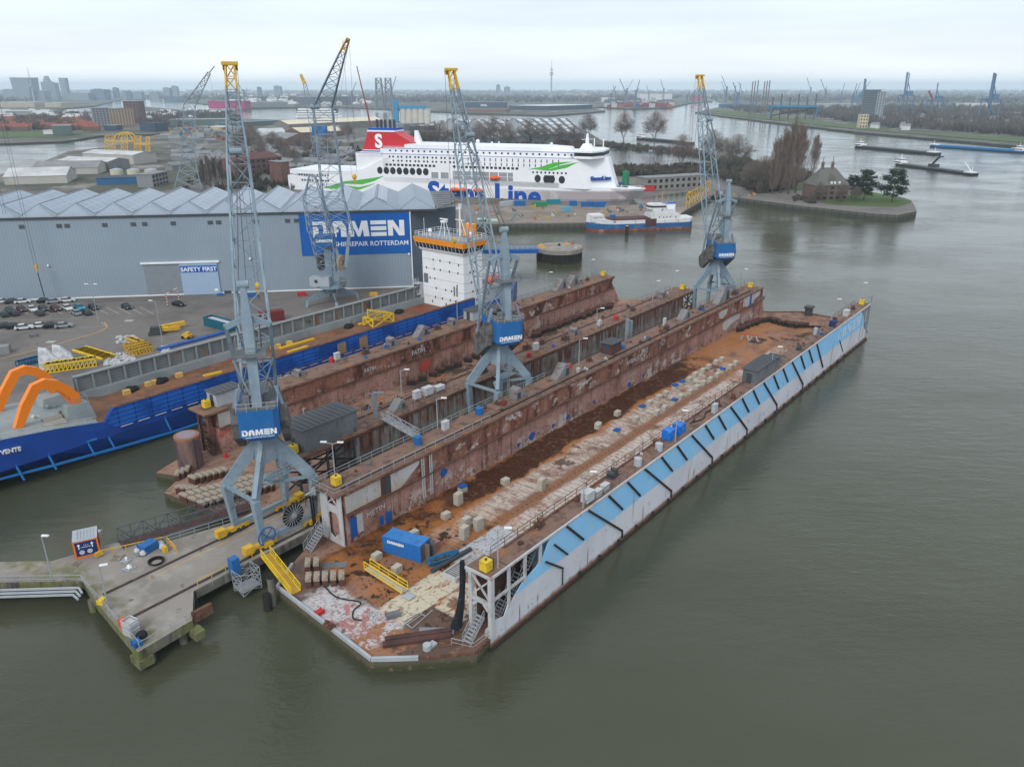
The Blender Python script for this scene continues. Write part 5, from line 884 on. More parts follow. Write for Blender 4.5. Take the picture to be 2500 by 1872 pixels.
riverbarge('dark barge with white stern cabin passing behind the bare trees', (1555, 340), (1690, 352), bpy.data.materials['dark hull'], .08, 0, w_=5)
# ---------------------------------------------------------------- dolphin with blue footbridge
t = thing('mooring_dolphin', 'round concrete mooring island with dark piles at the end of the blue footbridge', 'dolphin', (18.3, 293, 0))
mb = MB(); n = 40; mb.cyl((0, 0, 3.4), (0, 0, 5), 8.9, n=40); mb.build('cap', CONC_D if 0 else PIER, t)
mb = MB(); mb.cyl((0, 0, -3), (0, 0, 3.4), 8.3, n=40)
for k in range(44): a = k * math.tau / 44; mb.cyl((8.5 * math.cos(a), 8.5 * math.sin(a), -3), (8.5 * math.cos(a), 8.5 * math.sin(a), 3.8), .35, n=5)
mb.build('pile_ring', BARW, t)
for x, y, m_, s_ in ((-7, 1, YEL, 1.6), (3, 4, YEL, 1.2), (0, 2, BLK, .9), (5.5, 5, RED, .8), (-3, -4, WHD, .8), (6, -3.5, WHD, .8), (-6, -3, YEL, 1.3)):
    mb = MB(); mb.cb(x, y, 5, s_ * 1.4, s_, .3); mb.cyl((x, y, 5), (x, y, 5.9), .3 * s_); mb.build('bollard', m_, t)
t = thing('footbridge', 'blue box girder footbridge leading across the water to the round concrete island', 'bridge', (-14, 283.6, 0), math.atan2(1.5, 24))
mb = MB(); mb.box(0, 24, -1, 1, 4.2, 5.6); mb.build('girder', flat('bridge blue', (.01, .10, .34)), t)
mb = MB(); mb.rail([(0, -1, 5.6), (24, -1, 5.6)], r=.08); mb.rail([(0, 1, 5.6), (24, 1, 5.6)], r=.08); mb.build('railing', flat('pale blue', (.2, .35, .55)), t)
for lab, px, py, h, r_ in (('yellow topped timber pile standing in water beside the coaster', 1530, 575, 4.2, .8), ('lower of two mooring piles in the water left of the nearest dock', 655, 1487, 2.2, .55), ('taller mossy mooring pile in the water left of the nearest dock', 668, 1478, 4.2, .4)):
    t = thing('mooring_pile', lab, 'pile', at(px, py, 0)); mb = MB(); mb.cyl((0, 0, -3), (0, 0, h), r_, n=10); mb.build('shaft', BARW if 'mossy' not in lab else PIERS, t)
    mb = MB(); mb.cyl((0, 0, h), (0, 0, h + .12), r_ * .95, n=10); mb.build('cap', YEL if 'yellow' in lab else BLK, t)
t = dthing('mooring_tube', 'thick rusty steel guide tube at the left corner of the second dock', 'pile', 1.6, 68.6, 0)
mb = MB(); mb.cyl((0, 0, -2), (0, 0, 7.4), 2.05, n=28); mb.build('tube', mat('rusty tube', (.13, .085, .09), .7, 0, [((.22, .13, .10), [('n', .5, .5, .65, (1, 1, .25))]), ((.06, .04, .045), [('n', .7, .52, .65, (1, 1, .2))]), ((.28, .13, .08), [('z', 6.9, 8, .2, .3, 1)])]), t)
mb = MB(); mb.cyl((0, 0, 7.4), (0, 0, 7.46), 1.6, n=24); mb.build('lid', flat('lid violet grey', (.24, .20, .22)), t)
mb = MB(); mb.bar((0, -2.1, -1), (0, -2.1, 7.2), .25); mb.build('seam', CRD, t)
# ================================================================ TOWN, BANKS, TREES
rnd = random.Random(11)
def cm(c, k=None, r=.8):
    k = k or 'paint %d %d %d' % tuple(int(x * 100) for x in c)
    return bpy.data.materials.get(k) or mat(k, c, r, 0, [(tuple(x * .7 for x in c), [('n', .12, .45, .7), ('k', .6)])])
ROOFG = mat('grey roof', (.20, .205, .21), .8, 0, [((.28, .28, .29), [('n', .1, .45, .65)]), ((.14, .14, .145), [('l', 'x', 3, .25), ('k', .5)])])
ROOFW = mat('pale roof', (.52, .53, .54), .7, 0, [((.38, .38, .38), [('n', .06, .45, .65)]), ((.42, .43, .44), [('l', 'x', 5, .3), ('k', .6)])])
ROOFR = mat('red tile roof', (.26, .075, .045), .9, 0, [((.17, .06, .045), [('n', .2, .45, .65)])])
BRICKV = mat('villa brick', (.15, .10, .085), .9, 0, [((.11, .08, .07), [('n', .3, .45, .65)])])
BRICK = mat('dark brick', (.16, .085, .07), .9, 0, [((.11, .06, .055), [('n', .3, .45, .65)]), ((.20, .12, .10), [('n', 1.2, .55, .7)])])
def depth(px, py): p = at(px, py, 3); return math.hypot(p.x, p.y)
def bld(name, lab, a, b, hpx, dep, wallm, roofm, roof='flat', lift=3.0, win=None, group=None, cat='building', z=3.0, over=.3, gable_m=None):
    A, B = at(a[0], a[1], z), at(b[0], b[1], z); d = B - A; L_ = d.length; D_ = (A.length + B.length) / 2; h = hpx / FPX * D_
    t = thing(name, lab, cat, (A.x, A.y, z), math.atan2(d.y, d.x), group)
    mb = MB(); mb.box(0, L_, 0, dep, -.2, h)
    if roof == 'gabx': mb.ext([(0, 0, h), (0, dep, h), (0, dep / 2, h + lift)], (L_, 0, 0))
    if roof == 'gaby': mb.ext([(0, 0, h), (L_, 0, h), (L_ / 2, 0, h + lift)], (0, dep, 0))
    mb.build('wall', wallm, t)
    mb = MB(); o = over
    if roof == 'flat': mb.box(-o, L_ + o, -o, dep + o, h, h + .35)
    elif roof == 'gabx':
        for y0, y1 in ((-o, dep / 2), (dep + o, dep / 2)): mb.ext([(-o, y0, h + .05), (-o, y1, h + lift + .15), (-o, y1, h + lift + .35), (-o, y0, h + .25)], (L_ + 2 * o, 0, 0))
    elif roof == 'gaby':
        for x0, x1 in ((-o, L_ / 2), (L_ + o, L_ / 2)): mb.ext([(x0, -o, h + .05), (x1, -o, h + lift + .15), (x1, -o, h + lift + .35), (x0, -o, h + .25)], (0, dep + 2 * o, 0))
    elif roof == 'hip':
        e = min(L_, dep) / 2 * .8; mb.add([(-o, -o, h), (L_ + o, -o, h), (L_ + o, dep + o, h), (-o, dep + o, h), (e, dep / 2, h + lift), (L_ - e, dep / 2, h + lift)], [(0, 3, 2, 1), (0, 1, 5, 4), (1, 2, 5), (2, 3, 4, 5), (3, 0, 4)])
    rf = mb.build('roof', roofm, t)
    if win:
        r_, c_ = win; ww, wh = L_ / c_ * .5, h / r_ * .5; mb = MB(); mb.box(0, ww, -.12, -.04, 0, wh); o0 = None; P_ = []
        for i in range(r_):
            for j in range(c_): P_.append((L_ / c_ * (j + .25), 0, h / r_ * (i + .25)))
        o0 = mb.build('window', GLASS, t); o0.location = P_[0]; many(o0, P_[1:100], t)
    return t, L_, h
def bxt(name, lab, px, py, w_, d_, h, m_, rz=0, group=None, cat='box', z=3.03, lid=None):
    p = at(px, py, z); mb = MB(); mb.box(-w_ / 2, w_ / 2, 0, d_, 0, h)
    if lid: mb.k = 1; mb.box(-w_ / 2 - .05, w_ / 2 + .05, -.05, d_ + .05, h, h + .15)
    for k in range(int(w_ / .6)): mb.box(-w_ / 2 + .15 + .6 * k, -w_ / 2 + .4 + .6 * k, -.05, 0, .15, h - .15)
    o = mb.build(name, [m_, lid] if lid else m_); put(o, p, rz); return tag(o, lab, cat, group)
PALE = cm((.42, .41, .38)); GRN2 = cm((.10, .14, .13)); CREAM = cm((.55, .50, .38)); DKB = cm((.045, .07, .11)); BLUB = cm((.03, .12, .26)); GREYB = cm((.22, .23, .24)); WHB = cm((.6, .61, .62))
bld('warehouse', 'long pale warehouse with rusty edged roof at the left edge behind the hall', (12, 452), (165, 447), 15, 34, PALE, ROOFW, 'gabx', 4)
bld('warehouse', 'pale shed with skylights behind the long pale warehouse', (80, 428), (240, 425), 12, 26, PALE, ROOFG, 'gabx', 4)
bld('shed', 'grey shed with bright flat roof and dark open end near the river', (146, 414), (268, 418), 18, 22, GREYB, ROOFW, 'gabx', 2)
bld('shed', 'pale shed behind the grey shed, nearest the yellow frames', (205, 396), (328, 402), 18, 24, PALE, ROOFW, 'gabx', 2)
for px, lab in ((286, 'left'), (327, 'middle'), (370, 'right')):
    p = at(px, 428, 3); t = thing('storage_tank', lab + ' one of three squat cream tanks with pale blue lids', 'tank', p, 0, 'three squat storage tanks')
    mb = MB(); mb.cyl((0, 0, 0), (0, 0, 4), 4.3, n=20); mb.build('shell', CREAM, t); mb = MB(); mb.cyl((0, 0, 4), (0, 0, 5), 4.4, .5, n=20); mb.build('lid', cm((.35, .40, .46)), t)
bld('low_building', 'low dark blue building with white roof strips just behind the hall roof', (237, 452), (370, 449), 13, 18, BLUB, DKB)
bld('office_building', 'small grey three storey office right of the dark blue building', (375, 458), (413, 448), 26, 10, GREYB, ROOFG, win=(3, 5))
bld('brick_building', 'long brick building with brown hipped roof left of the ferry stern', (575, 432), (690, 420), 34, 14, BRICK, mat('brown roof', (.12, .06, .05), .9), 'hip', 4, win=(3, 9))
bld('brick_block', 'plain brown brick block next to the ferry stern', (690, 448), (710, 446), 46, 14, BRICK, ROOFG)
for a, b, h, d, wm, rm, rf, lab in (((628, 352), (700, 352), 12, 40, GREYB, ROOFG, 'gaby', 'grey gabled shed behind the brick building'), ((700, 356), (765, 352), 14, 40, BRICK, ROOFG, 'gaby', 'brick gabled shed with grey roof'), ((640, 335), (700, 333), 8, 30, WHB, ROOFW, 'gabx', 'small shed with white roof beyond the grey sheds'),
        ((735, 338), (840, 333), 12, 40, BRICK, cm((.62, .55, .40)), 'gabx', 'warehouse with cream roof left of the red funnel'), ((706, 320), (936, 308), 13, 35, cm((.2, .19, .17)), cm((.66, .60, .46)), 'gabx', 'long hall with curved cream roof at the river'),
        ((985, 322), (1048, 317), 15, 40, GREYB, ROOFG, 'flat', 'grey flat building right of the silos'), ((1045, 322), (1110, 316), 12, 40, DKB, ROOFW, 'flat', 'dark flat roofed building beyond the ferry mast'),
        ((1000, 350), (1100, 342), 20, 40, GREYB, ROOFG, 'flat', 'grey pillared building behind the ferry'), ((566, 312), (700, 304), 9, 40, GRN2, cm((.12, .17, .18)), 'flat', 'long dark green flat hall by the river'), ((415, 308), (560, 306), 12, 60, GRN2, ROOFG, 'flat', 'dark flat hall behind the yellow frames'),
        ((535, 318), (575, 316), 6, 30, cm((.5, .42, .2)), WHB, 'flat', 'yellow and white barrack near the shipyard'), ((130, 330), (175, 329), 17, 40, GRN2, ROOFG, 'flat', 'dark block on the opposite bank'), ((106, 328), (134, 328), 7, 20, WHB, ROOFW, 'flat', 'white pavilion on the opposite bank'),
        ((255, 318), (285, 318), 9, 20, DKB, ROOFG, 'flat', 'small dark shed on the opposite quay'), ((380, 320), (412, 318), 15, 30, DKB, DKB, 'flat', 'black box building on the opposite quay')):
    bld('warehouse', lab, a, b, h, d, wm, rm, rf, 5)
bld('apartment_block', 'tan apartment slab with rows of balconies on the opposite bank', (232, 310), (272, 309), 36, 14, GREYB, ROOFG, win=(8, 5))
bld('apartment_block', 'right hand tan part of the apartment slab', (272, 309), (330, 307), 34, 14, cm((.40, .28, .20)), ROOFG, win=(8, 8))
bld('apartment_tower', 'dark brick tower block with stepped top beyond the apartment slab', (308, 300), (345, 300), 42, 24, BRICK, ROOFG, win=(9, 5))
bld('apartment_tower', 'tall grey apartment tower on the right river bank', (2098, 296), (2132, 297), 62, 14, cm((.13, .15, .17)), ROOFG, win=(14, 7))
bld('apartment_tower', 'lighter annex tower with white panels beside the grey tower', (2132, 297), (2152, 297), 58, 16, cm((.3, .33, .36)), ROOFG, win=(14, 3))
bld('pump_house', 'narrow cream building by the river below the grey tower', (2097, 313), (2117, 313), 27, 10, cm((.55, .47, .33)), CREAM, win=(4, 3))
# silo
p = at(972, 318, 3); t = thing('grain_silo', 'pale grain silos with blue top and blue lift tower behind the ferry funnel', 'silo', p); k_ = 62 / FPX * depth(972, 318) / 62
mb = MB()
for i in range(5): mb.cyl((8 + 9 * i * 1.0, 6, 0), (8 + 9 * i * 1.0, 6, 46 * k_), 5.2, n=12)
mb.build('silo_shafts', cm((.50, .48, .43)), t); mb = MB(); mb.box(2, 42, 1, 11, 46 * k_, 53 * k_); mb.build('silo_head', cm((.05, .24, .42)), t); mb = MB(); mb.box(-6, 1, 0, 9, 0, 66 * k_); mb.build('lift_tower', cm((.05, .24, .42)), t)
# sawtooth halls by the river
def roofquad(lab, cs, nx, ny, m0, m1):
    P_ = [at(px, py, z) for px, py, z in cs]; t = thing('striped_roof_hall', lab, 'hall', (P_[0].x, P_[0].y, 3)); o = Vector((P_[0].x, P_[0].y, 3)); P_ = [p - o for p in P_]
    mb = MB(); mb.add([tuple(p) for p in P_] + [(p.x, p.y, -.2) for p in P_], [(0, 1, 2, 3), (0, 4, 5, 1), (1, 5, 6, 2), (2, 6, 7, 3), (3, 7, 4, 0)]); mb.build('wall', m0, t)
    mb = MB(); f = lambda s, q: (P_[0] * (1 - s) + P_[1] * s) * (1 - q) + (P_[3] * (1 - s) + P_[2] * s) * q + Vector((0, 0, .25))
    for i in range(nx):
        for j in range(ny): a, b, c, d = (i + .08) / nx, (i + .62) / nx, (j + .08) / ny, (j + .9) / ny; mb.quad(f(a, c), f(b, c), f(b, d), f(a, d))
    mb.build('roof_panels', m1, t)
roofquad('wide hall with black and white striped roof on the river shore', ((1300, 330, 11), (1426, 326, 11), (1385, 289, 17), (1235, 291, 17)), 7, 4, cm((.10, .12, .14)), WHB)
roofquad('striped hall left of the widest striped roof', ((1190, 338, 10), (1292, 332, 10), (1228, 291, 17), (1130, 292, 17)), 4, 3, cm((.12, .14, .16)), WHB)
roofquad('leftmost striped hall behind the ferry', ((1075, 340, 10), (1180, 338, 10), (1122, 293, 17), (1060, 294, 17)), 3, 3, cm((.14, .15, .17)), cm((.48, .5, .52)))
for px in (1105, 1165, 1258): bld('gable_front', 'pointed grey gable wall of the halls behind the ferry at %s' % {1105: 'left', 1165: 'centre', 1258: 'right'}[px], (px - 28, 345), (px + 22, 344), 22, 12, cm((.36, .38, .40)), ROOFG, 'gaby', 14, group='gable fronts of the striped halls')
# island buildings
t, L_, h = bld('low_building', 'flat grey concrete building on the quay right of the ferry bow', (1577, 466), (1727, 456), 27, 11, cm((.25, .24, .22)), ROOFG, win=(2, 11))
bld('entrance_porch', 'red fronted porch at the left end of the flat grey building', (1577, 468), (1598, 467), 14, 5, RED, ROOFG)
t, L_, h = bld('brick_villa', 'brick villa with steep grey hipped roof and two chimneys on the grassy point', (1988, 490), (2068, 488), 32, 14, BRICKV, cm((.13, .13, .115)), 'hip', 9, win=(3, 5), cat='house')
for x in (.32, .62):
    mb = MB(); mb.cb(L_ * x, 7, h + 6, 1.2, 1.2, 6); mb.build('chimney', BRICKV, t); mb = MB(); mb.bar((L_ * x, 7, h + 12), (L_ * x, 7, h + 15), .2); mb.build('finial', CRD, t)
mb = MB(); mb.ext([(L_ * .3, 1, h), (L_ * .7, 1, h), (L_ * .5, 1, h + 6)], (0, 6, 0)); mb.build('dormer', cm((.13, .13, .115)), t)
mb = MB()
for x in (.44, .54, .68): mb.box(L_ * x, L_ * x + 1, .2, 1, h + .8, h + 2)
mb.build('dormer_windows', WHT, t)
t = thing('silo_tank', 'green upright cylindrical tank beyond the ferry bow', 'tank', at(1527, 452, 3)); mb = MB(); mb.cyl((0, 0, 0), (0, 0, 8.5), 2.3, n=14); mb.build('shell', GRN, t); mb = MB(); mb.cyl((0, 0, 8.5), (0, 0, 9.5), 1, .6, n=8); mb.build('cap', GRN, t)
t = thing('scaffolding', 'yellow lattice frame standing along the small quay beside the coaster', 'scaffold', at(1674, 508, 3)); B_ = at(1733, 468, 3) - at(1674, 508, 3)
mb = MB(); s_ = B_.normalized().cross(Vector((0, 0, 1))) * 1.5; mb.lattice([(0, 0, 0), s_], [B_, B_ + s_], 9, .2, .2)
for i in range(10):
    q = B_ * (i / 9); mb.bar(q, q + Vector((0, 0, 7)), .3)
    if i < 9: mb.bar(q, B_ * ((i + 1) / 9) + Vector((0, 0, 7)), .2); mb.bar(q + Vector((0, 0, 7)), B_ * ((i + 1) / 9) + Vector((0, 0, 3.5)), .2)
mb.bar((0, 0, 7), B_ + Vector((0, 0, 7)), .25); mb.build('frame', YEL, t)
# ---- trees
TWIG = mat('bare twigs', (.17, .14, .12), .95); TWIGR = mat('reddish twigs', (.20, .155, .13), .95); BARK = mat('bark', (.09, .075, .06), .95); NEED = mat('pine needles', (.028, .048, .026), .95, 0, [((.045, .07, .035), [('n', .6, .45, .65)]), ((.010, .018, .010), [('n', .25, .5, .65)])])
def bare(seed, H=20, kind='round'):
    r = random.Random(seed); tr = MB(); cr_ = MB()
    def grow(p, d, L, w_, lv):
        q = p + d * L; (tr if lv < 2 else cr_).bar(p, q, max(w_, .07), w2=max(w_ * .65, .04), n=3)
        if lv >= 4: return
        n = 4 if lv < 3 else 5
        for i in range(n):
            s = p + (q - p) * r.uniform(.35, 1.0)
            sp = {'round': .75, 'pop': .28}[kind] * (1.1 if lv else 1)
            nd = (d + Vector((r.gauss(0, sp), r.gauss(0, sp), r.uniform(-.1, .35) + (.5 if kind == 'pop' else 0)))).normalized()
            grow(s, nd, L * r.uniform(.5, .8), w_ * .5, lv + 1)
    base = Vector((0, 0, 0)); tr.bar(base, (0, 0, H * .2), H * .03, w2=H * .022, n=6)
    if kind == 'round':
        for i in range(6): a = i * 1.05 + r.random(); grow(Vector((0, 0, H * r.uniform(.14, .24))), Vector((math.cos(a) * .6, math.sin(a) * .6, 1)).normalized(), H * .33, H * .014, 0)
    else:
        for i in range(9): grow(Vector((0, 0, H * (.08 + .075 * i))), Vector((r.gauss(0, .12), r.gauss(0, .12), 1)).normalized(), H * (.28 - .012 * i), H * .011, 0)
    for i in range(3200 if kind == 'round' else 2300):
        a = r.random() * 6.28
        if kind == 'round':
            el = r.uniform(-.25, 1.0); rr_ = r.uniform(.45, 1) ; d = Vector((math.cos(a) * math.cos(el * 1.5), math.sin(a) * math.cos(el * 1.5), math.sin(el * 1.5))); p = Vector((0, 0, H * .5)) + Vector((d.x * .36, d.y * .36, d.z * .47)) * H * rr_; d = (d + Vector((r.gauss(0, .35), r.gauss(0, .35), .35 + r.gauss(0, .3)))).normalized(); L = H * r.uniform(.04, .10); w_ = .04
        else:
            f = r.random() ** .8; rad = H * .135 * math.sin(math.pi * min(1, .12 + f * .86)) ** .7 * math.sqrt(r.random()); p = Vector((rad * math.cos(a), rad * math.sin(a), H * (.08 + .84 * f))); d = Vector((math.cos(a) * .14 + r.gauss(0, .1), math.sin(a) * .14 + r.gauss(0, .1), 1)).normalized(); L = H * r.uniform(.06, .12); w_ = .032
        s_ = d.cross(Vector((math.sin(a * 3), math.cos(a * 3), .3))).normalized() * w_; cr_.add([p - s_, p + s_, p + d * L], [(0, 1, 2)])
    return tr, cr_
TP = {}
def tree(px, py, hpx, lab, kind='round', seed=0, group='bare winter trees', z=3.0, tw=None):
    key = (kind, seed % 4, tw and tw.name)
    p = at(px, py, z); H_ = hpx / FPX * math.hypot(p.x, p.y) * (1.15 if kind == 'round' else 1); r = random.Random(px * 7 + py)
    if key in TP: o = dup(TP[key], p, r.random() * 6, lab, group); o.scale = (H_ / 20,) * 3; return o
    t = thing('bare_tree', lab, 'tree', p, r.random() * 6, group); a, b = bare(seed % 4 + (9 if kind == 'pop' else 0), 20, kind)
    a.build('trunk', BARK, t); b.build('crown', tw or TWIG, t); TP[key] = t; t.scale = (H_ / 20,) * 3; return t
for i, (px, py, hp, kd, lab) in enumerate(((1435, 347, 56, 'round', 'bare tree at the right end of the striped roof'), (1522, 352, 60, 'round', 'bare tree left of the barge on the narrow spit'), (1597, 357, 66, 'round', 'bare tree in front of the passing barge'),
        (1662, 418, 72, 'round', 'reddish bare tree beside the pond'), (1735, 400, 66, 'round', 'bare tree behind the farthest crane jib'), (1795, 425, 76, 'round', 'bare tree right of the farthest crane'), (1768, 400, 50, 'round', 'thin bare tree by the far crane jib'),
        (1885, 474, 118, 'pop', 'leftmost tall poplar of the clump left of the villa'), (1905, 472, 130, 'pop', 'second tall poplar of the clump left of the villa'), (1924, 474, 150, 'pop', 'tallest poplar of the clump left of the villa'), (1942, 472, 142, 'pop', 'rightmost tall poplar of the clump left of the villa'),
        (1982, 432, 86, 'pop', 'slender poplar standing alone behind the villa'), (1998, 494, 40, 'round', 'small bare tree at the left wall of the villa'), (2052, 496, 38, 'round', 'small bare tree in front of the villa'), (2086, 494, 30, 'round', 'small bare tree between villa and pines'), (1860, 470, 70, 'round', 'bare tree left of the poplar clump'), (1835, 466, 60, 'round', 'dark bare tree above the quay rubble'))):
    tree(px, py, hp, lab, kd, i, tw=TWIGR if kd == 'pop' or 'reddish' in lab else None)
for i, (px, py, hp) in enumerate([(1075, 372, 60), (1120, 368, 55), (1172, 372, 62), (1205, 366, 66), (1240, 372, 58), (1290, 365, 60), (1325, 366, 52), (1365, 362, 48), (1400, 360, 44), (980, 372, 50), (1020, 370, 54), (1045, 372, 56), (760, 395, 50), (800, 392, 46), (735, 380, 42), (690, 385, 40), (670, 372, 40), (640, 380, 36), (850, 350, 40), (600, 390, 60), (615, 372, 56), (640, 396, 40), (500, 462, 62), (515, 462, 70), (530, 460, 66), (545, 458, 60), (590, 372, 40), (700, 400, 34), (720, 404, 36)]):
    tree(px, py, hp, 'bare grey brown tree in the loose row between the hall roof and the river', 'pop' if 22 <= i <= 25 else 'round', i, 'trees behind the hall and ferry')
def pine(px, py, hpx, lab, seed):
    p = at(px, py, 3); H_ = hpx / FPX * math.hypot(p.x, p.y); r = random.Random(seed); t = thing('pine_tree', lab, 'tree', p, 0, 'pines on the lawn')
    mb = MB(); mb.bar((0, 0, 0), (0, 0, H_ * .8), H_ * .035, w2=H_ * .012, n=6)
    cl = []
    for i in range(60):
        zf = r.uniform(.22, .97); rad = H_ * .36 * math.sqrt(max(.02, 1 - ((zf - .42) / .6) ** 2)) * r.uniform(.45, 1); a = r.random() * 6.28
        c = Vector((rad * math.cos(a), rad * math.sin(a), zf * H_)); cl.append(c); mb.bar((0, 0, c.z * .85), c, H_ * .01, n=3)
    mb.build('trunk', BARK, t); mb = MB()
    for c in cl:
        for k in range(60):
            q = c + Vector((r.gauss(0, 1), r.gauss(0, 1), r.gauss(0, .45))) * H_ * .05; s = H_ * .034 * r.uniform(.6, 1.3)
            u_, v_ = Vector((r.gauss(0, 1), r.gauss(0, 1), r.gauss(0, 1))).normalized() * s, Vector((r.gauss(0, 1), r.gauss(0, 1), r.gauss(0, 1))).normalized() * s; mb.quad(q - u_, q + v_, q + u_)
    mb.build('crown', NEED, t)
pine(2078, 484, 50, 'pine directly right of the villa', 1); pine(2108, 490, 64, 'wide pine second from the villa', 2); pine(2177, 494, 70, 'single pine standing apart on the lawn', 3)
# ---- masses nobody could count
def mass(name, lab, spots, m_, kind='stuff', cat='trees', sl=26):
    mb = MB(); r = random.Random(len(spots))
    for (x, y, z, h, w_) in spots:
        for k in range(sl):
            a = r.random() * 6.28; rr = w_ * .5 * math.sqrt(r.random()); b0 = Vector((x + rr * math.cos(a) * .6, y + rr * math.sin(a) * .6, z + h * r.uniform(0, .4))); 
            top = Vector((x + rr * math.cos(a) * 1.1, y + rr * math.sin(a) * 1.1, z + h * (1 - .45 * (2 * rr / w_) ** 2) * r.uniform(.8, 1)))
            s = Vector((math.cos(a + 1.57 + r.gauss(0, .6)), math.sin(a + 1.57 + r.gauss(0, .6)), 0)) * w_ * .055; mb.quad(b0 - s, b0 + s, top + s * .5, top - s * .4)
    return tag(mb.build(name, m_), lab, cat, kind=kind)
def inpoly(P, x, y):
    c = False
    for i in range(len(P)):
        x0, y0 = P[i]; x1, y1 = P[i - 1]
        if (y0 > y) != (y1 > y) and x < (x1 - x0) * (y - y0) / (y1 - y0) + x0: c = not c
    return c
def spots(poly, n, h0, h1, wf=.9, z=3.0, seed=1):
    r = random.Random(seed); xs = [p[0] for p in poly]; ys = [p[1] for p in poly]; o = []
    while len(o) < n:
        x, y = r.uniform(min(xs), max(xs)), r.uniform(min(ys), max(ys))
        if inpoly(poly, x, y): p = at(x, y, z); h = r.uniform(h0, h1); o.append((p.x, p.y, z, h, h * wf * r.uniform(.8, 1.4)))
    return o
SCRUBL = mat('spit scrub', (.10, .088, .068), .95, 0, [((.06, .06, .042), [('n', .05, .45, .6)]), ((.14, .11, .09), [('n', .15, .52, .66)])])
FARW = mat('far winter wood', (.11, .10, .09), .95, 0, [((.15, .115, .10), [('n', .01, .45, .6)]), ((.05, .06, .045), [('n', .02, .5, .65)])])
mass('shrubs', 'dark evergreen and bare scrub on the spit and around the pond', spots([(1474, 352), (1560, 358), (1700, 374), (1745, 386), (1740, 396), (1690, 380), (1480, 362)], 160, 3, 6, 1.2) + spots([(1480, 412), (1600, 414), (1735, 408), (1770, 420), (1740, 436), (1480, 430)], 320, 3.5, 6.5, 1.2, seed=2) + spots([(1740, 405), (1800, 395), (1900, 420), (1990, 440), (1925, 462), (1850, 474), (1760, 440)], 420, 4, 9, 1.0, seed=3) + spots([(1935, 492), (1990, 498), (2010, 500), (1985, 490), (1940, 480)], 50, 1.5, 2.5, 1.4, seed=31) + spots([(2000, 470), (1960, 445), (1975, 440), (2010, 460)], 40, 3, 7, 1, seed=32), SCRUBL, sl=30)
mass('shrubs', 'reddish bare undergrowth between the striped halls and the ferry', spots([(980, 372), (1420, 350), (1470, 372), (1440, 396), (980, 400)], 460, 5, 9, 1, seed=4), mat('red brown scrub', (.10, .065, .055), .95, 0, [((.07, .065, .05), [('n', .02, .45, .6)])]), sl=24)
mass('shrubs', 'grey brown scrub among the sheds behind the hall', spots([(430, 470), (560, 400), (690, 360), (900, 360), (960, 400), (700, 470)], 300, 3, 7, 1, seed=5), SCRUB)
mass('wood', 'wide brown winter wood on the right river bank', spots([(1760, 262), (1900, 268), (2100, 262), (2500, 258), (2700, 290), (2700, 345), (2500, 335), (2350, 322), (2150, 312), (2080, 300), (1980, 284), (1880, 278), (1790, 274)], 2400, 9, 17, .9, 2.6, 6), FARW)
mass('wood', 'tree belt on the opposite bank in front of the city', spots([(-200, 298), (60, 292), (160, 284), (340, 284), (560, 278), (600, 300), (420, 312), (330, 300), (160, 316), (-200, 320)], 900, 9, 16, .9, 2.5, 7), FARW)
mass('wood', 'distant wooded and built up plain reaching the horizon', spots([(-300, 226), (2700, 226), (2700, 256), (1800, 250), (1700, 240), (1500, 252), (1000, 252), (600, 250), (300, 240), (-300, 262)], 4200, 14, 26, 1.5, 3, 8) + spots([(-300, 220), (2800, 220), (2800, 228), (-300, 228)], 2200, 20, 36, 3, 3, 9), FARW, sl=12)
# ---- scattered houses and sheds
def house(px, py, w_, d_, h, wm, rm, lab, group, z=3, rz=None, name='house'):
    key = (name, wm.name, rm.name, w_); r = rnd.random() * 3 if rz is None else rz; p = at(px, py, z)
    if key in TP: return dup(TP[key], p, r, lab, group)
    t = thing(name, lab, 'house' if name == 'house' else 'building', p, r, group); mb = MB(); mb.box(-w_ / 2, w_ / 2, -d_ / 2, d_ / 2, 0, h); mb.build('wall', wm, t)
    mb = MB(); mb.ext([(-w_ / 2 - .3, -d_ / 2 - .3, h), (-w_ / 2 - .3, d_ / 2 + .3, h), (-w_ / 2 - .3, 0, h + d_ * .35)], (w_ + .6, 0, 0)) if name == 'house' else mb.box(-w_ / 2 - .2, w_ / 2 + .2, -d_ / 2 - .2, d_ / 2 + .2, h, h + .5); mb.build('roof', rm, t)
    TP[key] = t; return t
for i in range(95): house(rnd.uniform(-30, 225), rnd.uniform(290, 320), 22, 9, 6, BRICK, ROOFR, 'row house with red tiled roof on the opposite bank', 'red roofed houses at the left', 2.6, .3)
for i in range(34): house(rnd.uniform(0, 560), rnd.uniform(275, 300), 34, 14, 6, GREYB, ROOFW, 'pale roofed shed among the houses and trees across the river', 'pale sheds across the river', 2.6)
for i in range(70): house(rnd.uniform(2130, 2500), rnd.uniform(280, 318), 12, 9, 6, WHB, ROOFG, 'small white walled house among the trees on the right bank', 'houses in the right bank wood', 2.6)
for i in range(110): house(rnd.uniform(400, 860), rnd.uniform(312, 420), 13, 7, 3.5, GREYB, ROOFG, 'small grey shed in the yards behind the hall', 'small sheds behind the hall', 3.03)
for i in range(70): house(rnd.uniform(560, 900), rnd.uniform(236, 262), 40, 20, 9, PALE if i % 2 else GREYB, ROOFW, 'distant %s industrial building beyond the far river arm' % ('pale' if i % 2 else 'grey'), ('pale' if i % 2 else 'grey') + ' industrial buildings beyond the far arm', 3)
for i in range(90): house(rnd.uniform(60, 2450), rnd.uniform(222, 240), 70, 30, 22, PALE if i % 2 else GREYB, ROOFG, 'faint %s building block near the horizon' % ('pale' if i % 2 else 'grey'), ('pale' if i % 2 else 'grey') + ' blocks near the horizon', 3, 0, 'block')
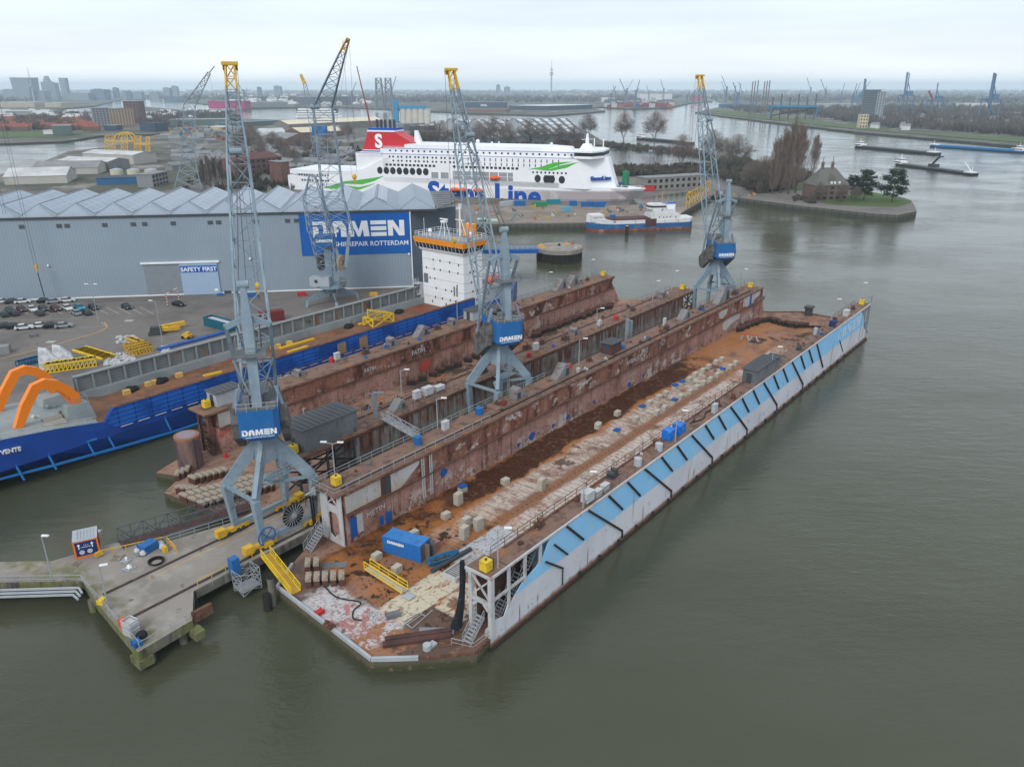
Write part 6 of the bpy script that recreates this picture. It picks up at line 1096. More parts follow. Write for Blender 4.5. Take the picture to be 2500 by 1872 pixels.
cols_ = (('orange', (.34, .12, .05)), ('blue', (.05, .13, .24)), ('white', (.46, .47, .48)), ('red', (.22, .05, .045)), ('yellow', (.42, .30, .07)), ('teal', (.05, .17, .18)))
for i in range(110):
    c = cols_[i % 6]; x_ = rnd.uniform(400, 720); y_ = rnd.uniform(300, 345) if x_ < 600 else rnd.uniform(325, 350); k_ = ('ctn', c[0]); p = at(x_, y_, 3.03)
    if k_ in TP: o = TP[k_].copy(); COL.objects.link(o); put(o, p, rnd.random() * 3)
    else: mb = MB(); mb.box(-3.4, 3.4, -1.3, 1.3, 0, 2.5); mb.box(-2, 0, -1, 1, 2.5, 3.6); o = mb.build('yard_container', cm(c[1])); put(o, p, .4); TP[k_] = o
    tag(o, 'tiny %s container or machine in the shipyard across the basin' % c[0], 'container', c[0] + ' yard containers across the basin')
for i in range(190):
    c = cols_[(0, 3, 3, 2, 3, 1)[i % 6]]; x_ = rnd.uniform(1478, 1640); y_ = rnd.uniform(250, 263); k_ = ('stk', c[0], i % 2); p = at(x_, y_, 3.03)
    if k_ in TP: o = TP[k_].copy(); COL.objects.link(o); put(o, p, .2)
    else: mb = MB(); mb.box(-9, 9, -4, 4, 0, 8 + 4 * (i % 2)); o = mb.build('container_stack', cm(c[1])); put(o, p, .2); TP[k_] = o
    tag(o, 'stack of %s shipping containers at the far terminal' % c[0], 'containers', c[0] + ' container stacks at the far terminal')
for a, b, h, d, wm, rm, lab in (((510, 266), (598, 266), 16, 60, cm((.38, .03, .14)), ROOFG, 'magenta warehouse across the far river arm'), ((722, 256), (745, 256), 14, 60, cm((.38, .03, .14)), ROOFG, 'small magenta building beyond the white cruise ship'), ((745, 258), (870, 256), 18, 90, cm((.12, .12, .15)), ROOFW, 'long dark warehouse beyond the far river arm'), ((598, 262), (720, 260), 9, 60, GREYB, ROOFG, 'low grey warehouse left of the dark one'), ((400, 246), (450, 246), 9, 60, cm((.1, .14, .2)), ROOFW, 'dark waterfront building in the distance'),
        ((1135, 264), (1238, 264), 12, 120, DKB, cm((.16, .17, .19)), 'long black warehouse with white letters on the far bank'), ((1238, 268), (1340, 268), 7, 60, cm((.22, .15, .13)), ROOFG, 'low brown storage rows right of the lettered warehouse'), ((1338, 270), (1446, 266), 9, 140, DKB, WHB, 'black warehouse with bright white roof on the far bank'), ((1128, 274), (1235, 275), 7, 40, cm((.20, .11, .09)), cm((.22, .15, .12)), 'rows of brown stacked goods below the lettered warehouse'),
        ((1690, 246), (1718, 246), 10, 60, cm((.42, .04, .06)), cm((.3, .1, .1)), 'red tanks and stacks on the far right bank'), ((1560, 246), (1640, 246), 14, 80, WHB, ROOFW, 'pale sheds behind the container stacks'), ((1470, 250), (1500, 250), 10, 60, WHB, ROOFW, 'white building left of the container stacks'), ((2000, 262), (2100, 262), 6, 60, cm((.3, .32, .33)), ROOFW, 'pale storage field buildings beyond the right wood'), ((2350, 262), (2440, 262), 7, 50, WHB, ROOFW, 'white sheds at the far right'), ((1765, 262), (1850, 262), 5, 60, cm((.04, .15, .3)), BLUB, 'low blue quay building at the bend of the river'),
        ((0, 262), (85, 262), 9, 80, cm((.42, .36, .28)), ROOFW, 'cream waterfront warehouse below the skyscrapers'), ((110, 262), (150, 262), 8, 80, cm((.42, .36, .28)), ROOFW, 'second cream waterfront warehouse'), ((-60, 278), (110, 278), 5, 80, GREYB, ROOFW, 'long white roofed sheds at the left waterfront')):
    t, L_, h = bld('warehouse', lab, a, b, h, d, wm, rm)
    if 'letters' in lab: text('DHG', h * .55, WHT, t, (L_ * .45, -.5, h * .3), (1, 0, 0), off=.3, align='CENTER')
# skyline
def tower(px, w_, top, D, lab, m_, shape=0):
    a = (px - 1250) / FPX; y = D / math.sqrt(1 + a * a / .87); x = a * y / 1.0727; h = 62 + (215 - top) / FPX * D; W_ = w_ / FPX * D
    t = thing('tower_block', lab, 'tower', (x, y, 3), 0, 'distant city towers'); mb = MB()
    if shape == 1: mb.box(-W_ / 2, W_ / 2, 0, W_, 0, h * .75); mb.cyl((0, W_ / 2, h * .75), (0, W_ / 2, h), W_ * .45, W_ * .2, n=12)
    elif shape == 2: mb.add([(-W_ * .4, 0, 0), (W_ * .4, 0, 0), (W_ * .4, W_, 0), (-W_ * .4, W_, 0), (-W_ / 2, 0, h), (W_ / 2, 0, h * .98), (W_ / 2, W_, h), (-W_ / 2, W_, h)], [(4, 5, 6, 7), (0, 1, 5, 4), (1, 2, 6, 5), (2, 3, 7, 6), (3, 0, 4, 7)])
    else: mb.box(-W_ / 2, W_ / 2, 0, W_, 0, h); mb.box(-W_ / 4, W_ / 5, 0, W_ / 2, h, h * 1.06)
    mb.build('shaft', m_, t); return t, W_, h
SKB = cm((.13, .18, .24)); SKC = cm((.22, .26, .30))
for px, w_, top, sh_, lab in ((18, 22, 219, 0, 'low pale block at the left end of the skyline'), (50, 34, 198, 2, 'widest slab tower of the skyline'), (112, 17, 195, 1, 'round topped tower of the skyline'), (126, 14, 207, 0, 'stepped block beside the round topped tower'), (154, 12, 198, 2, 'slim tower right of the round topped one'), (90, 22, 222, 0, 'low block between the tall towers'), (180, 50, 226, 0, 'broad low block right of the slim tower'), (235, 26, 219, 0, 'grey block left of the dark pair'), (264, 16, 221, 0, 'left block of the dark pair'), (279, 9, 216, 0, 'narrow dark tower of the dark pair'), (300, 8, 222, 0, 'first of two small blocks'), (311, 7, 222, 0, 'second of two small blocks'), (332, 16, 224, 0, 'pale low block before the gap'), (372, 18, 224, 0, 'low block after the gap'), (404, 13, 216, 0, 'pale square tower left of the nearest crane jib'), (424, 11, 213, 0, 'dark square tower left of the nearest crane jib'), (631, 8, 215, 0, 'small tower right of the nearest crane jib'), (676, 14, 213, 0, 'square tower left of the tall lattice crane'), (1216, 9, 210, 0, 'small tower left of the mast with platforms'), (1238, 14, 214, 0, 'pale block right of that small tower'), (1105, 10, 217, 0, 'low block near the middle crane head')):
    tower(px, w_, top, 4800 + (px % 5) * 200, lab, SKB if px % 2 else SKC, sh_)
def mast(name, lab, px, top, D, segs):
    a = (px - 1250) / FPX; y = D / math.sqrt(1 + a * a / .87); t = thing(name, lab, 'tower', (a * y / 1.0727, y, 3)); H_ = 62 + (215 - top) / FPX * D; mb = MB(); mb.cyl((0, 0, 0), (0, 0, H_ * .62), H_ * .028, H_ * .018, n=10); mb.cyl((0, 0, H_ * .62), (0, 0, H_), H_ * .012, H_ * .004, n=6); mb.build('shaft', cm((.35, .37, .40)), t)
    mb = MB()
    for z0, z1, r_ in segs: mb.cyl((0, 0, H_ * z0), (0, 0, H_ * z1), H_ * r_, n=12)
    mb.build('platforms', cm((.30, .32, .35)), t)
mast('television_tower', 'slim concrete television tower on the horizon right of the middle', 1346, 158, 4500, ((.62, .64, .06), (.66, .70, .045), (.74, .77, .035), (.8, .81, .02), (.05, .1, .08)))
mast('observation_tower', 'thin observation mast between the skyscrapers at left', 77, 180, 4600, ((.44, .49, .07), (.5, .52, .05)))
# jackets, port cranes, jack-up legs
def plant(px, D): a = (px - 1250) / FPX; y = D / math.sqrt(1 + a * a / .87); return Vector((a * y / 1.0727, y, 3))
DS = cm((.20, .22, .25)); PB2 = cm((.10, .18, .28))
t = thing('offshore_jacket', 'pair of huge lattice offshore frames standing on the far quay', 'frame', plant(938, 2300)); mb = MB()
for x in (-14, 12): mb.lattice([(x - 12, -8, 0), (x + 10, -8, 0), (x + 10, 12, 0), (x - 12, 12, 0)], [(x - 8, -5, 84), (x + 6, -5, 84), (x + 6, 8, 84), (x - 8, 8, 84)], 4, 2.2, 1.2, cross=True)
mb.build('lattice', DS, t)
for lab, px, D, H_, c in (('blue container crane with raised boom behind the grey tower', 2113, 2600, 82, 1), ('tallest blue port crane right of the grey tower', 2216, 2300, 93, 1), ('dark red port crane between two tall blue ones', 2290, 2200, 70, 0), ('blue port crane farthest right with raised boom', 2427, 1900, 84, 1)):
    t = thing('port_crane', lab, 'crane', plant(px, D), R(px % 40), 'blue port cranes on the horizon'); mb = MB(); h = H_ * .45
    for x in (-14, 14):
        for y in (-10, 10): mb.bar((x, y, 0), (x, y, h), 1.5)
    mb.bar((-14, -10, h), (14, -10, h), 3); mb.bar((-14, 10, h), (14, 10, h), 3); mb.bar((-14, 0, h), (14, 0, h * .3), 1.6); mb.cb(8, 0, h, 16, 8, 10); mb.bar((0, 0, h), (-2, 0, H_), 1.7); mb.bar((-2, 0, H_ * .8), (14, 0, h), 1.2); mb.build('frame', PB2, t)
    mb = MB(); mb.bar((-6, 0, h), (-22 if c == 0 else -8, 0, H_ * (.75 if c == 0 else 1.02)), 3); mb.build('boom', PB2 if c else cm((.3, .06, .06)), t)
for lab, P_, top, D in (('group of tall dark jack up legs at the river bend', (1837, 1843, 1850, 1866, 1872, 1878), 205, 1900),):
    for i, px in enumerate(P_): t = thing('steel_pile', 'tall dark steel leg in the group of six at the river bend', 'leg', plant(px, D), 0, 'six tall jack up legs'); mb = MB(); mb.cyl((0, 0, 0), (0, 0, 62 + (215 - top + i % 3) / FPX * D), 1.2, n=8); mb.build('shaft', cm((.17, .15, .17)), t)
t = thing('jack_up_platform', 'blue working platform with short dark legs at the river bend', 'platform', plant(1889, 1700)); mb = MB(); mb.box(0, 90, 0, 20, 22, 27); mb.lattice([(0, 0, 8), (90, 0, 8)], [(0, 0, 22), (90, 0, 22)], 1, 2, 1.5); mb.build('deck', cm((.04, .2, .36)), t)
mb = MB()
for i in range(6): mb.cyl((3 + 17 * i, 5, 0), (3 + 17 * i, 5, 42 + 6 * (i % 2)), 1.3, n=8)
mb.build('legs', cm((.1, .1, .12)), t)
r_ = random.Random(5)
for i in range(34):
    px = r_.choice([r_.uniform(1490, 1700), r_.uniform(1700, 1830), r_.uniform(1980, 2110), r_.uniform(580, 960)]); D = r_.uniform(2600, 4200); H_ = r_.uniform(50, 110)
    t = thing('distant_crane', 'small hazy crane on the skyline', 'crane', plant(px, D), r_.random() * 3, 'small hazy cranes on the skyline'); mb = MB(); mb.lattice([(-3, -3, 0), (3, -3, 0), (3, 3, 0), (-3, 3, 0)], [(-1.5, -1.5, H_ * .6), (1.5, -1.5, H_ * .6), (1.5, 1.5, H_ * .6), (-1.5, 1.5, H_ * .6)], 4, 1.3, .7); mb.bar((0, 0, H_ * .5), (H_ * .3 * r_.choice([-1, 1]), 0, H_), 1.8); mb.build('frame', PB2 if i % 2 else DS, t)
# cruise ship and yacht on the far arm
t = thing('cruise_ship', 'white river ship with stacked decks moored beyond the cream roofed hall', 'ship', at(722, 288, 0), R(2)); L_ = 108 / FPX * depth(770, 288)
for k in range(4): mb = MB(); mb.box(k * 2, L_ - k * 6, 0, 16, 1 + 5 * k, 4.6 + 5 * k); mb.build('deck', WHT, t)
mb = MB(); mb.box(3, L_ - 10, 1, 15, 2, 19.5); mb.build('window_bands', GLASS, t)
# nearer cranes behind the hall
def upright(bx, by):   # offsets in the vertical plane through a base point
    b = at(bx, by, 3)
    def f(px, py, dy=0):
        d = Vector((1, 0, 0)) * ((px - 1250) / FPX) + UPV * ((936 - py) / FPX) + FWD; t_ = (b.y + dy) / d.y; return Vector((d.x * t_ - b.x, dy, CH + d.z * t_ - b.z))
    return f
t = thing('lattice_crane', 'dark grey lattice crane standing in the yard behind the hall, jib pointing right', 'crane', at(458, 462, 3)); up = upright(458, 462)
mb = MB(); mb.lattice([up(425, 462, -5), up(492, 462, -5), up(492, 462, 6), up(425, 462, 6)], [up(443, 395, -3), up(477, 395, -3), up(477, 395, 4), up(443, 395, 4)], 3, .5, .3, cross=True); mb.lattice([up(443, 395, -2), up(477, 395, -2), up(477, 395, 3), up(443, 395, 3)], [up(449, 262, -2), up(477, 262, -2), up(477, 262, 2), up(449, 262, 2)], 8, .4, .2, cross=True); mb.build('tower', CRG, t)
mb = MB(); mb.lattice([up(449, 256, -2), up(476, 262, -2), up(476, 262, 2), up(449, 256, 2)], [up(508, 176, -1), up(514, 180, -1), up(514, 180, 1), up(508, 176, 1)], 6, .5, .25); mb.bar(up(511, 178), up(524, 162), .5); mb.bar(up(512, 180), up(532, 300), .08); mb.bar(up(449, 256), up(430, 310), .3); mb.build('boom', DS, t)
t = thing('lattice_crane', 'slim crane jib with yellow tip behind the tallest crane', 'crane', at(770, 420, 3)); up = upright(770, 420)
mb = MB(); mb.lattice([up(745, 420, -5), up(800, 420, -5), up(800, 420, 6), up(745, 420, 6)], [up(768, 340, -3), up(800, 340, -3), up(800, 340, 4), up(768, 340, 4)], 4, .4, .25); mb.lattice([up(762, 350, -2), up(785, 350, -2), up(785, 350, 2), up(762, 350, 2)], [up(740, 205, -1), up(748, 205, -1), up(748, 205, 1), up(740, 205, 1)], 9, .4, .22); bm = mb.build('boom', CRG, t)
mb = MB(); mb.bar(up(744, 205), up(734, 182), 2.2, w2=1.6); mb.build('boom_head', YEL2, bm); mb = MB(); mb.cb(6, 0, 26, 10, 7, 7); mb.build('machine_house', BLU, t)
t = thing('mobile_crane', 'thin red telescopic crane boom rising behind the ferry funnel', 'crane', at(912, 352, 3)); up = upright(912, 352)
mb = MB(); mb.bar((0, 0, 3), up(893, 250), 2, w2=1.4); mb.bar(up(895, 265), up(871, 162), 1.4, w2=.9); mb.build('boom', cm((.25, .05, .05)), t); mb = MB(); mb.cb(0, 0, 0, 12, 4, 3.4); mb.build('carrier', RED, t)
# yellow frames on a pontoon
t = thing('yellow_jacket_structure', 'big yellow lattice structures on a pontoon at the river behind the sheds', 'frame', at(255, 380, 3)); k_ = depth(255, 380) / FPX; yp = upright(255, 380)
mb = MB(); mb.box(-36 * k_, 68 * k_, 0, 10, -3, 1.6); mb.build('pontoon', YEL, t); mb = MB()
for x0, x1, y1 in ((256, 282, 332), (296, 312, 330), (328, 345, 332), (356, 366, 334)): mb.lattice([yp(x0, 378), yp(x1, 378), yp(x1, 378, 8), yp(x0, 378, 8)], [yp(x0 + 1, y1), yp(x1 - 1, y1), yp(x1 - 1, y1, 8), yp(x0 + 1, y1, 8)], 5, .7, .4, cross=True)
for a in range(8):
    q = lambda i: yp(301 - 24 * math.cos(i * math.pi / 8), 346 - 22 * math.sin(i * math.pi / 8)); mb.bar(q(a), q(a + 1), .9); mb.bar(q(a) + Vector((0, 7, 0)), q(a + 1) + Vector((0, 7, 0)), .9)
mb.bar(yp(328, 352), yp(368, 352), 1.5); mb.bar(yp(256, 345), yp(330, 345), 1.0); mb.build('lattice', YEL, t)
# quay goods by the coaster
for lab, px, py, w_, m_, rz, h in (('blue container left on the quay in front of the ferry lettering', 1269, 503, 6, BLU, .1, 2.6), ('grey slatted bin left of the blue container on the quay', 1243, 503, 9, GRYL, .5, 2.4), ('teal container lying by the ferry hull', 1352, 498, 7.5, TEAL, .1, 2.2), ('green tank container on the quay', 1318, 505, 7.5, GRN, .15, 2.4), ('leftmost of three blue containers by the ferry bow', 1400, 503, 4, BLU, .1, 2.6), ('middle one of three blue containers by the ferry bow', 1436, 505, 7, BLU, .1, 2.6), ('rightmost of three blue containers by the ferry bow', 1464, 506, 7, BLU, .1, 2.8), ('light blue open container nearer the water', 1385, 517, 5, cm((.12, .35, .45)), .15, 2.4), ('small white box container near the hall end', 1120, 512, 3, WHB, .1, 2.6), ('small blue box beside the green silo tank', 1518, 453, 3.5, BLU, .1, 2)):
    bxt('container', lab, px, py, w_, 2.6, h, m_, rz, cat='container')
t = thing('slipway_boat_cradle', 'round brown concrete basin wall beside the hall end', 'wall', at(1150, 498, 3)); mb = MB()
for i in range(18): a0, a1 = math.pi * (1 + i / 18), math.pi * (1 + (i + 1) / 18); mb.bar((17 * math.cos(a0), 8 + 8 * math.sin(a0), 1), (17 * math.cos(a1), 8 + 8 * math.sin(a1), 1), .8, 2.2)
mb.build('wall', cm((.22, .18, .15)), t)
rr = random.Random(3)
for i in range(46):
    px, py = rr.choice([(rr.uniform(1150, 1420), rr.uniform(506, 538)), (rr.uniform(1740, 1860), rr.uniform(470, 482)), (rr.uniform(1480, 1640), rr.uniform(505, 520))]); c = cols_[rr.randrange(6)]
    mb = MB(); s = rr.uniform(.6, 1.5); mb.cb(0, 0, 0, s * 1.6, s, s * .8); mb.cb(s * .5, s * .3, s * .8, s * .7, s * .6, s * .5); o = mb.build('quay_equipment', cm(c[1]) if i % 3 else MESHG); put(o, at(px, py, 3.04), rr.random() * 3); tag(o, 'small %s piece of equipment lying on the quays near the ferry' % (c[0] if i % 3 else 'grey'), 'equipment', 'small equipment on the ferry quay')
# ================================================================ THINGS IN THE YARD
def pz(px, py, z=3.0): return at(px, py, z)
CARM = {}
def car(color, nm, p, rz, lab, van=False):
    g = 'cars parked in front of the hall'
    if nm in CARM: return dup(CARM[nm], p, rz, lab, g)
    t = thing('parked_car', lab, 'car', p, rz, g); m_ = mat('car paint ' + nm, color, .3, .1, spec=.6)
    mb = MB(); pr = [(-2.15, .35), (-2.1, .85), (-1.5, .95), (.9, .95), (1.9, .82), (2.15, .6), (2.15, .32)]; mb.ext([(x, -.86, z) for x, z in pr], (0, 1.72, 0))
    mb.add([(-1.2, -.7, 1.42), (.25, -.7, 1.42), (.25, .7, 1.42), (-1.2, .7, 1.42), (-.9, -.66, 1.46), (.1, -.66, 1.46), (.1, .66, 1.46), (-.9, .66, 1.46)], [(0, 3, 2, 1), (4, 5, 6, 7), (0, 1, 5, 4), (1, 2, 6, 5), (2, 3, 7, 6), (3, 0, 4, 7)]); mb.build('body', m_, t)
    mb = MB(); mb.add([(-1.75, -.8, .95), (1.05, -.8, .95), (1.05, .8, .95), (-1.75, .8, .95), (-1.2, -.68, 1.42), (.25, -.68, 1.42), (.25, .68, 1.42), (-1.2, .68, 1.42)], [(0, 3, 2, 1), (4, 5, 6, 7), (0, 1, 5, 4), (1, 2, 6, 5), (2, 3, 7, 6), (3, 0, 4, 7)]); mb.build('windows', GLASS, t)
    for x in (-1.35, 1.35):
        for y in (-.8, .8): mb = MB(); mb.cyl((x, y - .1, .33), (x, y + .1, .33), .33, n=10); mb.build('wheel', BLK, t)
    for y in (-.6, .6): mb = MB(); mb.box(2.14, 2.17, y - .18, y + .18, .6, .75); mb.build('headlight', WHT, t)
    CARM[nm] = t; return t
CC = {'white': (.62, .64, .66), 'black': (.012, .013, .016), 'dark grey': (.04, .045, .05), 'silver': (.30, .32, .34), 'turquoise blue': (.0, .28, .42), 'dark green': (.03, .05, .045), 'dark red': (.07, .02, .02)}
ql = math.atan2(17.5, 120.8); pd = pz(985 / 3.45, 540 + 727 / 3.45); pe = pz(1105 / 3.45, 540 + 785 / 3.45); pdir = math.atan2(pe.y - pd.y, pe.x - pd.x)
ordn = ['first', 'second', 'third', 'fourth', 'fifth', 'sixth', 'seventh', 'eighth', 'ninth', 'tenth']
R1 = [(22, 690, 'white'), (110, 690, 'dark grey'), (195, 690, 'white'), (380, 685, 'black'), (460, 690, 'silver'), (570, 680, 'white')]
R3 = [(50, 895, 'dark grey'), (130, 900, 'black'), (205, 910, 'white'), (350, 895, 'white'), (440, 895, 'black'), (540, 895, 'silver')]
for i, (x, y, c) in enumerate(R1): car(CC[c], c, pz(x / 3.45, 540 + y / 3.45), ql + .25, '%s car, %s from the left in the row along the hall wall' % (c, ordn[i]))
for i, (x, y, c) in enumerate(R3): car(CC[c], c, pz(x / 3.45, 540 + y / 3.45), ql + .3, '%s car, %s from the left in the row nearest the blue ship' % (c, ordn[i]))
R2a = [(85, 765, 'dark green'), (185, 755, 'dark red'), (275, 755, 'white'), (370, 750, 'dark grey'), (470, 750, 'dark red'), (570, 745, 'white'), (675, 740, 'turquoise blue'), (790, 740, 'black'), (1070, 735, 'black')]
R2b = [(35, 800, 'dark green'), (125, 790, 'dark grey'), (335, 790, 'dark grey'), (645, 785, 'silver'), (735, 785, 'dark grey')]
for i, (x, y, c) in enumerate(R2a): car(CC[c], c, pz(x / 3.45, 540 + y / 3.45), pdir, '%s car, %s from the left in the far half of the middle row' % (c, ordn[i]))
for i, (x, y, c) in enumerate(R2b): car(CC[c], c, pz(x / 3.45, 540 + y / 3.45), pdir + math.pi, '%s car, %s from the left in the near half of the middle row' % (c, ordn[i]))
car(CC['black'], 'black', pz(1505 / 3.45, 540 + 712 / 3.45), pdir + .2, 'black car parked alone beside the sliding door')
LINE = mat('line paint', (.42, .42, .40), .8); mb = MB()
def strip(mb, p, q, w_, z=3.012): d = (q - p); d.z = 0; n = Vector((-d.y, d.x, 0)).normalized() * w_ / 2; mb.quad((p.x - n.x, p.y - n.y, z), (q.x - n.x, q.y - n.y, z), (q.x + n.x, q.y + n.y, z), (p.x + n.x, p.y + n.y, z))
for k in range(-1, 14): x = 985 - 96 * k + 100; a, b = pz(x / 3.45, 540 + 725 / 3.45), pz((x + 112) / 3.45, 540 + 782 / 3.45); strip(mb, a, b, .16)
for x0, y0, x1, y1 in ((700, 700, 1420, 680), (660, 900, 890, 880), (890, 880, 850, 850), (0, 930, 640, 925), (0, 840, 660, 820)): strip(mb, pz(x0 / 3.45, 540 + y0 / 3.45), pz(x1 / 3.45, 540 + y1 / 3.45), .14, 3.016)
tag(mb.build('road_markings', LINE), kind='structure')
mb = MB(); cv = [(0, 1160), (200, 1110), (400, 1060), (600, 1000), (760, 955), (850, 925), (905, 890), (880, 850)]
for (x0, y0), (x1, y1) in zip(cv, cv[1:]): strip(mb, pz(x0 / 3.45, 540 + y0 / 3.45), pz(x1 / 3.45, 540 + y1 / 3.45), .25, 3.02)
tag(mb.build('road_markings', YEL), kind='structure')
mb = MB()
for px, py in ((302, 785), (110, 837)):
    for k in range(4): p = pz(px + k * 5, py); mb.box(p.x, p.x + .45, p.y, p.y + 1.6, 3.01, 3.02)
tag(mb.build('road_markings', LINE), kind='structure')
def lamp(p, h, lab, rz=0, arm=1.2, group='lamp posts', dbl=False):
    t = thing('lamp_post', lab, 'street lamp', p, rz, group); mb = MB(); mb.bar((0, 0, 0), (0, 0, h), .22, w2=.14, n=6); mb.bar((0, 0, h), (-arm, 0, h + .25), .08)
    if dbl: mb.bar((0, 0, h), (arm, 0, h + .25), .08)
    mb.build('post', RAILM, t); mb = MB(); mb.cb(-arm, 0, h + .2, .9, .3, .16); mb.build('lamp_head', WHT, t)
    if dbl: mb = MB(); mb.cb(arm, 0, h + .2, .9, .3, .16); mb.build('lamp_head', WHT, t)
    return t
lamp(pz(241, 789), 10.5, 'tall double headed lamp at the end of the car park islands', dbl=True, group=None); lamp(pz(398, 842), 11, 'thin tall lamp post near the yellow machines', group=None); lamp(pz(70, 640), 8, 'lamp post with white head against the hall wall at far left', group=None) if 0 else None
def rotbox(name, lab, cat, p, rz, w_, d_, h, m_, lid=None, group=None, ribs=True):
    t = thing(name, lab, cat, p, rz, group); mb = MB(); mb.box(-w_ / 2, w_ / 2, -d_ / 2, d_ / 2, 0, h)
    if ribs:
        for k in range(int(w_ / .4)): x = -w_ / 2 + .2 + .4 * k; mb.box(x, x + .18, -d_ / 2 - .05, -d_ / 2, .15, h - .15); mb.box(x, x + .18, d_ / 2, d_ / 2 + .05, .15, h - .15); mb.box(x, x + .18, -d_ / 2 + .1, d_ / 2 - .1, h, h + .04)
    mb.build('shell', m_, t); mb = MB()
    for x in (-w_ / 2, w_ / 2):
        for y in (-d_ / 2, d_ / 2): mb.box(x - .07, x + .07, y - .07, y + .07, 0, h + .06)
    mb.build('corner_posts', lid or m_, t); return t
t = rotbox('shipping_container', 'dark red shipping container on the yard behind the blue ship', 'container', pz(665, 782), 1.0 - .55, 6.2, 2.6, 2.7, mat('container red', (.16, .03, .03), .6, 0, [((.10, .025, .025), [('n', .4, .5, .7)])]))
text('Mols', .9, WHT, t, (-2.9, -1.42, 2.3), (0, 0, -1), up=(1, 0, 0))
t = thing('open_skip', 'long dark teal open container lined with white beside the nearest crane mast', 'container', pz(540, 800), -.62); mb = MB(); mb.box(-5.5, 5.5, -1.4, -1.25, 0, 2.4); mb.box(-5.5, 5.5, 1.25, 1.4, 0, 2.4); mb.box(-5.5, -5.35, -1.25, 1.25, 0, 2.4); mb.box(5.35, 5.5, -1.25, 1.25, 0, 2.4); mb.build('shell', flat('skip teal', (.01, .10, .15)), t); mb = MB(); mb.box(-5.3, 5.3, -1.2, 1.2, .1, 1.9); mb.build('white_load', WHD, t)
for px, py, c, s_, lab in ((538, 722, BLU, 1.6, 'small blue skip beside the pale sliding door'), (556, 716, DKB, 1.8, 'dark blue waste bin at the hall wall'), (614, 724, BLU, 2.6, 'blue bin standing right of the nearest crane jib'), (737, 722, RED, 2.4, 'low red trestle in front of the hall'), (127, 762, BROWN, 1.1, 'rust brown barrel standing among the parked cars'), (912, 722, YEL, 2.2, 'small yellow tray near the quay crane'), (82, 822, MESHG, 1.6, 'dark mooring stone near the yellow edge line'), (2, 862, GREYB, 4, 'grey and white cabin corner at the left edge of the photo')):
    rotbox('yard_box', lab, 'box', pz(px, py), .4, s_, s_ * .6, s_ * .45, c, ribs=False)
for x, y, lab in ((430, 1225, 'left one of two white shrink wrapped machines'), (545, 1200, 'right one of two white shrink wrapped machines')):
    t = thing('wrapped_machine', lab, 'wrapped cargo', pz(x / 3.45, 540 + y / 3.45), .6); mb = MB(); mb.add([(-2.4, -1.6, 0), (2.2, -1.8, 0), (2.4, 1.6, 0), (-2.2, 1.8, 0), (-2.2, -1.3, 2.4), (1.6, -1.4, 1.9), (1.7, 1.3, 2.1), (-2.0, 1.4, 2.6), (-1.8, -.9, 4.5), (-.2, -.9, 4.1), (-.1, .9, 4.2), (-1.6, 1, 4.7)], [(0, 3, 2, 1), (8, 9, 10, 11)] + [(i, (i + 1) % 4, 4 + (i + 1) % 4, 4 + i) for i in range(4)] + [(4 + i, 4 + (i + 1) % 4, 8 + (i + 1) % 4, 8 + i) for i in range(4)]); mb.build('wrapping', mat('shrink wrap', (.62, .64, .68), .35, 0, [((.45, .47, .50), [('n', 1.2, .45, .6)])], bump=.15, bscale=2), t)
def frame(lab, p, q, wd, h, n, m_=YEL, tall=False):
    t = thing('steel_truss', lab, 'frame', p, math.atan2(q.y - p.y, q.x - p.x)); L_ = (q - p).length; mb = MB()
    for z in (0, h): mb.lattice([(0, 0, z), (0, wd, z)], [(L_, 0, z), (L_, wd, z)], n, .3, .22)
    for i in range(n + 1):
        for y in (0, wd): mb.bar((L_ * i / n, y, 0), (L_ * i / n, y, h), .2)
        if i < n: mb.bar((L_ * i / n, 0, 0), (L_ * (i + 1) / n, 0, h), .16)
    mb.build('truss', m_, t); return t
frame('flat yellow ladder like frame lying left of the white rubble', pz(178, 857), pz(252, 880), 3.2, .35, 11, YEL3)
frame('long yellow truss lying on the quay behind the orange arches', pz(112, 912), pz(236, 894), 2.2, 1.8, 12, YEL3)
frame('uppermost of the stacked orange yellow beams on the quay', pz(308, 834), pz(352, 848), 1.2, 1.0, 6, YEL); frame('middle of the stacked orange yellow beams on the quay', pz(306, 856), pz(360, 846), 1.2, 1.2, 7, YEL); frame('front one of the stacked orange yellow beams on the quay', pz(318, 872), pz(374, 858), 1.4, 1.4, 7, YEL)
frame('blue truss lying left of the white wrapped machines', pz(48, 898), pz(102, 884), 1.6, 1.2, 7, flat('truss blue', (.02, .14, .26)))
t = thing('tracked_machine', 'dark tracked machine with yellow arms on the yard', 'machine', pz(383, 816), .3); mb = MB(); mb.cb(0, -1, 0, 3.6, .6, .8); mb.cb(0, 1, 0, 3.6, .6, .8); mb.cb(0, 0, .6, 2.6, 1.8, 1.4); mb.build('body', CRD, t); mb = MB(); mb.bar((1, 0, 1.2), (5.5, 1.2, .9), .9); mb.bar((0, 2.2, 1), (6.5, 4.4, 1.3), 1); mb.bar((-.6, 2.4, .8), (2.6, 1.2, 1.2), .6); mb.build('arms', YEL, t)
t = thing('small_loader', 'small yellow machine standing alone on the yard', 'machine', pz(458, 826), -.3); mb = MB(); mb.cb(0, 0, .3, 2.4, 1.3, .8); mb.cb(.3, 0, 1.1, 1, .9, .6); mb.build('body', YEL2, t)
for x in (-.9, .9):
    for y in (-.7, .7): mb = MB(); mb.cyl((x, y - .12, .4), (x, y + .12, .4), .4, n=8); mb.build('wheel', BLK, t)
